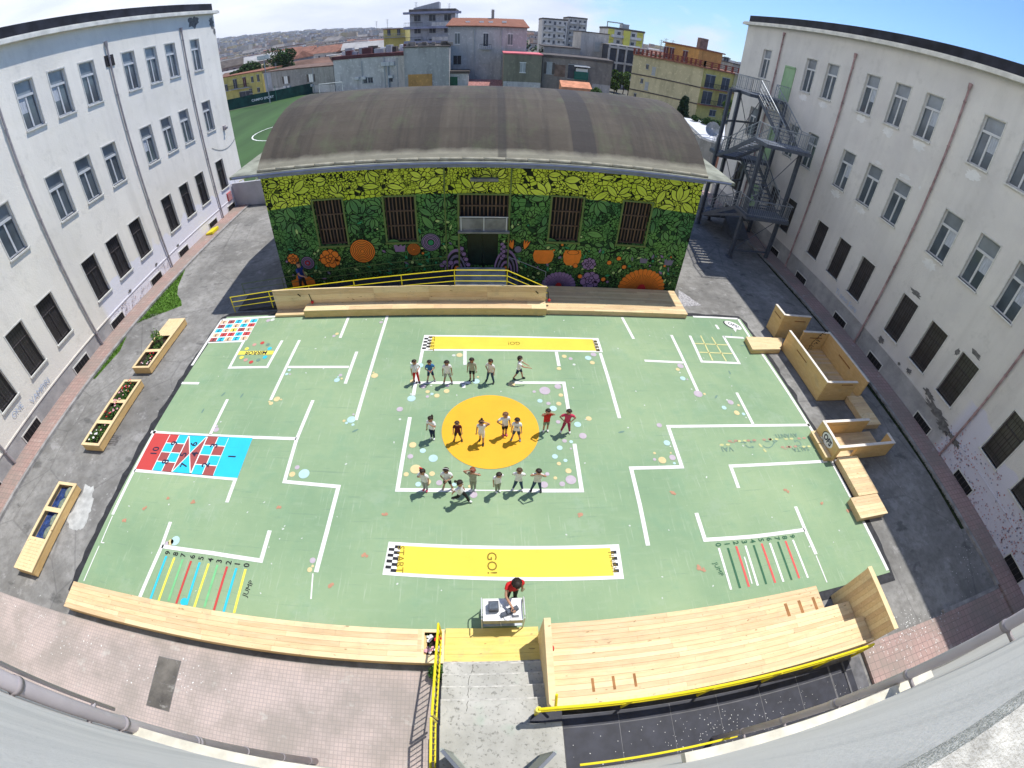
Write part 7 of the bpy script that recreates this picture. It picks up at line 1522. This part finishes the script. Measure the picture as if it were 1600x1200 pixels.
g0, g1 = GG(1100, 100, 105), GG(1139, 100, 105); r, F, W, q = building('pale_house', 'pale house with a terrace behind the right end of the cream house', (g0, g1), WY(1120, 88, 105)[1], 9, S_BGE); fwin(r, F, W * .5, WY(1120, 96, 105)[1], 1.2, 1.2); fwin(r, F, W * .85, WY(1120, 96, 105)[1], 1.2, 1.4)
g0, g1 = GG(1141, 120, 95), GG(1164, 125, 95); r, F, W, q = building('grey_house', 'grey low building seen between the cream house and the right wing', (g0, g1), WY(1150, 101, 95)[1], 9, S_GRY); fwin(r, F, W * .5, 4, 1.2, 1.4)
# white-roofed shed, railings and dish near the right side of the hall
wp = [G(1065, 183, 3.0), G(1133, 195, 3.0), G(1131, 226, 3.0), G(1098, 214, 3.0)]
mb = MB(); mb.prism(wp, 2.8, 3.0, 0); mb.prism([(x * .99, y) for x, y in wp], 0, 2.795, 1); tag(mb.build('white_roof_shed', [plain('white_sheet_roof', (.60, .61, .62), .7, .08, 1.5), S_GRY], org=(*wp[0], 0)), 'low shed with a white sheet roof beyond the right end of the theatre', 'shed')
rp = [(24, 44), (34, 44), (34, 52), (24, 52)]; mb = MB(); mb.prism(rp, 0, [1.6, 1.6, 2.2, 2.2]); tag(mb.build('red_tile_shed', M_TERR, org=(28, 44, 0)), 'small red tiled roof behind the fire stairs', 'shed')
t = thing('satellite_dish', 'grey satellite dish on a pole in front of the white-roofed shed', 'satellite dish', (*G(1112, 222, 2), 0)); dx, dz = WY(1112, 201, 48)
mb = MB(); mb.tube([(dx, 48, 0), (dx, 48, dz)], .05, 6); mb.build('pole', M_GALV, t); mb = MB()
mb.tube([(dx, 47.9, dz), (dx - .04, 47.75, dz + .02), (dx - .1, 47.5, dz + .06)], [.05, .45, .8], 18, caps=False); mb.build('dish', M_GALV, t)
rail('roof_railing', [(14.5, 38, 2.6), (19.5, 46.0, 3.2), (24, 48, 3.2)], 'dark pipe railing behind the right end of the theatre roof', 1, mat=M_STEEL, r=.03, drop=.5, mids=(1,), posts=[(14.6, 38.1, 2.6, 2.5), (17, 42, 2.9, 2.8), (19.5, 46, 3.2, 3.0), (22, 47.1, 3.2, 3.1)])
rail('yellow_field_rail', [(-16.5, 34, 2.6), (-22, 34, .9)], 'thin pale sloping rail between the left wing and the theatre roof', 1, mat=M_PAY, r=.03, drop=.5, mids=(1,), posts=[(-16.6, 34, 2.5, 2.4), (-19.2, 34, 1.7, 1.6), (-21.9, 34, .9, .9)])
# --- trees
M_CR = [plain('crown_dark', (.022, .055, .014), .9, .5, 3), plain('crown_mid', (.045, .095, .02), .9, .4, 3), plain('crown_light', (.10, .17, .035), .9, .35, 3), plain('crown_conifer', (.018, .038, .018), .9, .4, 3)]
M_BARK = plain('bark', (.09, .06, .04), .95, .3, 3, bmp=.5)
def tree(name, x, y, z0, h, r, label, mats, n=1500, seed=0, conic=False, group=None, trunk=True, cat='tree', sq=.85, leaf=.22):
    random.seed(seed); t = thing(name, label, cat, (x, y, z0), group)
    lobes = [(Vector((x + random.uniform(-.6, .6) * r, y + random.uniform(-.6, .6) * r, z0 + h * random.uniform(.42, .86))), r * random.uniform(.35, .6)) for _ in range(11)] if not conic else [(Vector((x + random.uniform(-.1, .1), y + random.uniform(-.1, .1), z0 + h * (.12 + .8 * k / 10))), r * (1.05 - .6 * k / 10)) for k in range(11)]
    mb = MB(); px_ = []
    for k in range(n):
        c, rr = random.choice(lobes); d = Vector((random.gauss(0, 1), random.gauss(0, 1), random.gauss(0, 1))).normalized() * rr * random.uniform(.72, 1.05); d.z *= sq
        p = c + d; s = leaf * random.uniform(.6, 1.3); u = Vector((random.uniform(-1, 1), random.uniform(-1, 1), random.uniform(-.6, .6))).normalized() * s; w = u.cross(Vector((random.uniform(-1, 1), random.uniform(-1, 1), random.uniform(-1, 1)))).normalized() * s * .6
        mb.face([p - u, p - w * .8, p + u, p + w], 1 if random.random() < .3 else 0)
    mb.build('crown' if cat == 'tree' else 'leaves', mats, t)
    if trunk:
        mb = MB(); mb.tube([(x, y, z0 - .1), (x + .05 * r, y, z0 + h * .25), (x, y, z0 + h * .55)], [r * .10, r * .075, r * .04], 8)
        for k in range(5): a = random.uniform(0, 6.28); mb.tube([(x, y, z0 + h * .3), (x + r * .3 * math.cos(a), y + r * .3 * math.sin(a), z0 + h * .5), (x + r * .55 * math.cos(a), y + r * .55 * math.sin(a), z0 + h * .65)], [r * .05, r * .035, r * .015], 5)
        mb.build('trunk', M_BARK, t)
    return t
def treeat(name, px_, pytop, pybase, Y, wpx, label, mats, **kw):
    x, zt_ = WY(px_, pytop, Y); z0 = max(-.1, WY(px_, pybase, Y)[1]) ; x2 = WY(px_ + wpx, pytop, Y)[0]
    z0 = 0; r_ = abs(x2 - x); return tree(name, x, Y, z0, zt_ * 1.0, r_, label, mats, **kw)
treeat('broadleaf_tree', 438, 75, 112, 128, 24, 'big round dark green tree behind the grey house', [M_CR[0], M_CR[1]], seed=5, n=3200, leaf=.34)
treeat('broadleaf_tree', 388, 96, 112, 124, 20, 'wide lower tree left of the big round tree', [M_CR[0], M_CR[1]], seed=6, n=2600, leaf=.32)
treeat('broadleaf_tree', 366, 106, 116, 126, 12, 'small dark tree just right of the left wing', [M_CR[0], M_CR[1]], seed=7, n=1500, leaf=.3)
treeat('conifer', 1072, 150, 190, 66, 12, 'dark bushy conifer in front of the cream house corner', [M_CR[3], M_CR[0]], seed=8, n=3400, conic=True, leaf=.16)
treeat('bushy_tree', 968, 106, 140, 108, 11, 'light green bushy tree in the gap beside the cream house', [M_CR[2], M_CR[1]], seed=9, n=1800, leaf=.28)
treeat('bushy_tree', 962, 122, 150, 99, 8, 'light green leafy tree at the corner of the weathered house', [M_CR[2], M_CR[1]], seed=31, n=1300, leaf=.25)
treeat('bushy_tree', 978, 110, 150, 106, 9, 'yellowish green tree higher up in the gap beside the cream house', [M_CR[2], M_CR[2]], seed=32, n=1500, leaf=.25)
treeat('bushy_tree', 984, 122, 150, 100, 9, 'pale green shrubby tree lower down beside the cream house', [M_CR[2], M_CR[1]], seed=10, n=1300, leaf=.25)
treeat('bushy_tree', 1141, 148, 160, 75, 8, 'light green tree between the cream house and the fire stairs', [M_CR[2], M_CR[1]], seed=11, n=1300, leaf=.2)
treeat('shrub', 934, 133, 145, 84, 10, 'green shrub beside the salmon-roofed shed', [M_CR[2], M_CR[0]], seed=12, n=900, leaf=.18, trunk=False, cat='shrub')
treeat('shrub', 848, 68, 80, 122, 8, 'plants on the grey terrace below the white flats', [M_CR[1], M_CR[0]], seed=13, n=700, leaf=.2, trunk=False, cat='shrub')
for k, (px_, Y) in enumerate(((1090, 58), (1106, 57), (1121, 56))):
    treeat('hedge_shrub', px_, 176 + 4 * k, 190, Y, 9, ['hedge shrub left of the satellite dish, under the cream house', 'hedge shrub above the satellite dish', 'hedge shrub nearest the fire stairs'][k], [M_CR[0], M_CR[1]], seed=20 + k, n=700, leaf=.15, trunk=False, cat='shrub')
# --- the wide town: separate small houses, then hills
PAL = [stucco('town_%d' % i, c) for i, c in enumerate([(.55, .50, .44), (.48, .46, .45), (.60, .58, .55), (.52, .42, .30), (.46, .34, .28), (.58, .48, .28), (.40, .40, .44)])]
ROO = [M_DKR, M_TERR, plain('grey_roof', (.20, .19, .185), .9, .2, .3), plain('brown_roof', (.17, .10, .075), .9, .3, .3), plain('light_roof', (.36, .35, .34), .9, .15, .3)]
random.seed(99); cnt = 0; taken = []
GRP = 'small houses of the town stretching to the horizon'
protos = []
def town_house(w, d, h, wm, rm, pitched):
    mb = MB(); mb.box(-w / 2, w / 2, -d / 2, d / 2, -.1, h, 0)
    if pitched:
        i = len(mb.v); e = .4; mb.v += [(-w / 2 - e, -d / 2 - e, h + .02), (w / 2 + e, -d / 2 - e, h + .02), (w / 2 + e, d / 2 + e, h + .02), (-w / 2 - e, d / 2 + e, h + .02), (-w / 2, 0, h + d * .22), (w / 2, 0, h + d * .22)]
        for f in ((0, 1, 5, 4), (2, 3, 4, 5), (1, 2, 5), (3, 0, 4), (3, 2, 1, 0)): mb.f.append([i + q for q in f]); mb.m.append(1)
    else:
        mb.box(-w / 2 - .2, w / 2 + .2, -d / 2 - .2, d / 2 + .2, h + .01, h + .5, 1); mb.box(-w * .2, w * .1, -d * .2, d * .2, h + .5, h + 2.6, 0)
    nf = max(1, int(h / 3.1))
    for f in range(nf):
        for k in range(max(2, int(w / 2.8))):
            n_ = max(2, int(w / 2.8)); u = -w / 2 + w * (k + .5) / n_; mb.box(u - .5, u + .5, -d / 2 - .04, -d / 2 + .01, f * 3.1 + 1, f * 3.1 + 2.5, 2)
        for k in range(max(1, int(d / 3.5))):
            n_ = max(1, int(d / 3.5)); v_ = -d / 2 + d * (k + .5) / n_
            for s in (-1, 1): mb.box(s * (w / 2 + .02) - .03, s * (w / 2 + .02) + .03, v_ - .5, v_ + .5, f * 3.1 + 1, f * 3.1 + 2.5, 2)
    return mb.build('town_house', [wm, rm, M_BW])
for k in range(24):
    h = random.choice((3.4, 3.4, 6.5, 6.5, 6.9, 9.6)); o = town_house(random.uniform(9, 22), random.uniform(8, 14), h, random.choice(PAL), random.choice(ROO), random.random() < .35); protos.append([o, h, 0])
LAB = {}
def place_house(o_, x, y, rz):
    p = protos[o_]; o = p[0] if p[2] == 0 else p[0].copy()
    if p[2]: COL.objects.link(o)
    p[2] += 1; o.location = (x, y, 0); o.rotation_euler = (0, 0, rz)
    tag(o, 'small flat or tiled house among the crowded roofs of the distant town', 'house', GRP); return o
for ring in range(4000):
    if cnt >= 250: break
    Y = 138 * (1 + cnt / 70.) + random.uniform(-12, 12); ang = random.uniform(-.60, .62)
    x = Y * math.tan(ang) * 1.0
    if Y < 235 and -35 < x < 75: continue
    if Y < 320 and 20 < x < 120: continue
    if any((x - a) ** 2 + (Y - b2) ** 2 < 13 ** 2 for a, b2 in taken): continue
    taken.append((x, Y)); c_i = [i for i, p in enumerate(protos) if p[1] < (7.5 if Y < 330 else 14)]; place_house(random.choice(c_i), x, Y, random.uniform(-.5, .5)); cnt += 1
for p in protos:
    if p[2] == 0: bpy.data.objects.remove(p[0])
def hgt(ang, Y):   # the land climbs towards the hills beyond the left of the town
    return .037 * (max(0, .04 - ang) / .53) ** 1.5 * 3600 * max(0, min(1, (Y - 700) / 2900)) ** 1.1
# the mass of roofs farther off, as one object
mb = MB(); random.seed(41)
for k in range(26000):
    Y = 190 * (30 ** random.random()); ang = random.uniform(-.66, .66); x = Y * math.tan(ang)
    if Y < 300 and (x > -42 or any((x - a) ** 2 + (Y - b2) ** 2 < 13 ** 2 for a, b2 in taken)): continue
    if 300 <= Y < 420 and 20 < x < 120: continue
    gh = hgt(ang, Y); w = random.uniform(5, 12) * (1 + Y / 1500); h = random.choice((3.2, 3.6, 6.3, 6.6, 7.0)) * (1 + .2 * random.random()) + (random.choice((0, 0, 0, 4, 8)) if Y > 900 else 0); a = random.uniform(-.6, .6); c, s = math.cos(a), math.sin(a); d = w * .6
    q = [(x + u * c - v * s, Y + u * s + v * c) for u, v in ((-w / 2, -d / 2), (w / 2, -d / 2), (w / 2, d / 2), (-w / 2, d / 2))]; m_ = random.randrange(7); mb.prism(q, gh - 3, gh + h, m_, 7 + random.randrange(5))
tag(mb.build('distant_town', PAL + ROO), 'crowded roofs and walls of the town far away towards the horizon', 'town', kind='stuff')
mb = MB(); random.seed(17)
for k in range(700):
    Y = 260 * (8 ** random.random()); ang = random.uniform(-.64, .64); x = Y * math.tan(ang)
    if any((x - a) ** 2 + (Y - b2) ** 2 < 13 ** 2 for a, b2 in taken): continue
    gh = hgt(ang, Y); r_ = random.uniform(2, 5) * (1 + Y / 2500)
    for j in range(26):
        d = Vector((random.gauss(0, 1), random.gauss(0, 1), abs(random.gauss(0, .8)))).normalized() * r_ * random.uniform(.6, 1); p = Vector((x, Y, gh + r_ * .5)) + d; s = r_ * .4
        u = Vector((random.uniform(-1, 1), random.uniform(-1, 1), random.uniform(-.4, .4))).normalized() * s; w = u.cross(Vector((0, random.uniform(-1, 1), 1))).normalized() * s * .7; mb.face([p - u, p - w, p + u, p + w], 0 if j % 3 else 1)
tag(mb.build('distant_trees', [M_CR[0], M_CR[3]]), 'scattered dark trees between the roofs of the distant town', 'trees', kind='stuff')
# hills on the left horizon: ground that climbs, then a ridge
hm = MB(); nx_, ny_ = 70, 16; base = len(hm.v)
def hz(x, y): ang = math.atan2(x, y); return hgt(ang, y) * (1 + .06 * math.sin(ang * 31) + .04 * math.sin(ang * 67 + 1)) - .3
for j in range(ny_):
    Y = 650 * (10 ** (j / (ny_ - 1)))
    for i in range(nx_): ang = -.75 + 1.5 * i / (nx_ - 1); x = Y * math.tan(ang); hm.v.append((x, Y, hz(x, Y)))
for j in range(ny_ - 1):
    for i in range(nx_ - 1): a = base + j * nx_ + i; hm.f.append([a, a + 1, a + nx_ + 1, a + nx_]); hm.m.append(0)
struct(hm.build('hills', plain('hill_land', (.075, .08, .06), .95, .45, .004), smooth=True))

# ================================================================= air
hz_ = MB(); hz_.box(-3500, 3500, -60, 5200, -2.5, 330)
mt = bpy.data.materials.new('haze_air'); mt.use_nodes = True; t = mt.node_tree; t.nodes.clear()
ov = t.nodes.new('ShaderNodeOutputMaterial'); pv = t.nodes.new('ShaderNodeVolumePrincipled'); pv.inputs['Color'].default_value = (.80, .87, 1.0, 1); pv.inputs['Density'].default_value = 0.00013; pv.inputs['Anisotropy'].default_value = .3
t.links.new(pv.outputs[0], ov.inputs['Volume'])
tag(hz_.build('haze', mt), 'thin bluish summer haze over the distant town', 'haze', kind='stuff')

random.seed(66)
for px_, py_, Y, lab in ((605, 30, 141, 'thin rooftop aerial on the small yellow house'), (588, 33, 150, 'thin rooftop aerial left of the small yellow house'), (650, 3, 131, 'aerial at the corner of the pale blue block roof'), (702, 5, 131, 'aerial at the other end of the pale blue block roof'), (770, 14, 112, 'aerial on the villa chimney'), (1034, 62, 94, 'aerial over the cream house penthouse'), (1041, 60, 94, 'second aerial over the cream house penthouse, taller'), (1052, 63, 95, 'low comb aerial over the cream house penthouse'), (545, 84, 116, 'aerial on the long white house roof'), (430, 98, 118, 'aerial with a small dish on the grey house roof')):
    x, z = WY(px_, py_, Y); mb = MB(); mb.tube([(x, Y, z - 5.5), (x, Y, z)], .05, 5)
    for k in range(4): mb.box(x - .5 + .08 * k, x + .5 - .08 * k, Y - .02, Y + .02, z - .2 - .35 * k, z - .15 - .35 * k)
    tag(mb.build('aerial', M_GALV, org=(x, Y, z - 5.5)), lab, 'aerial')
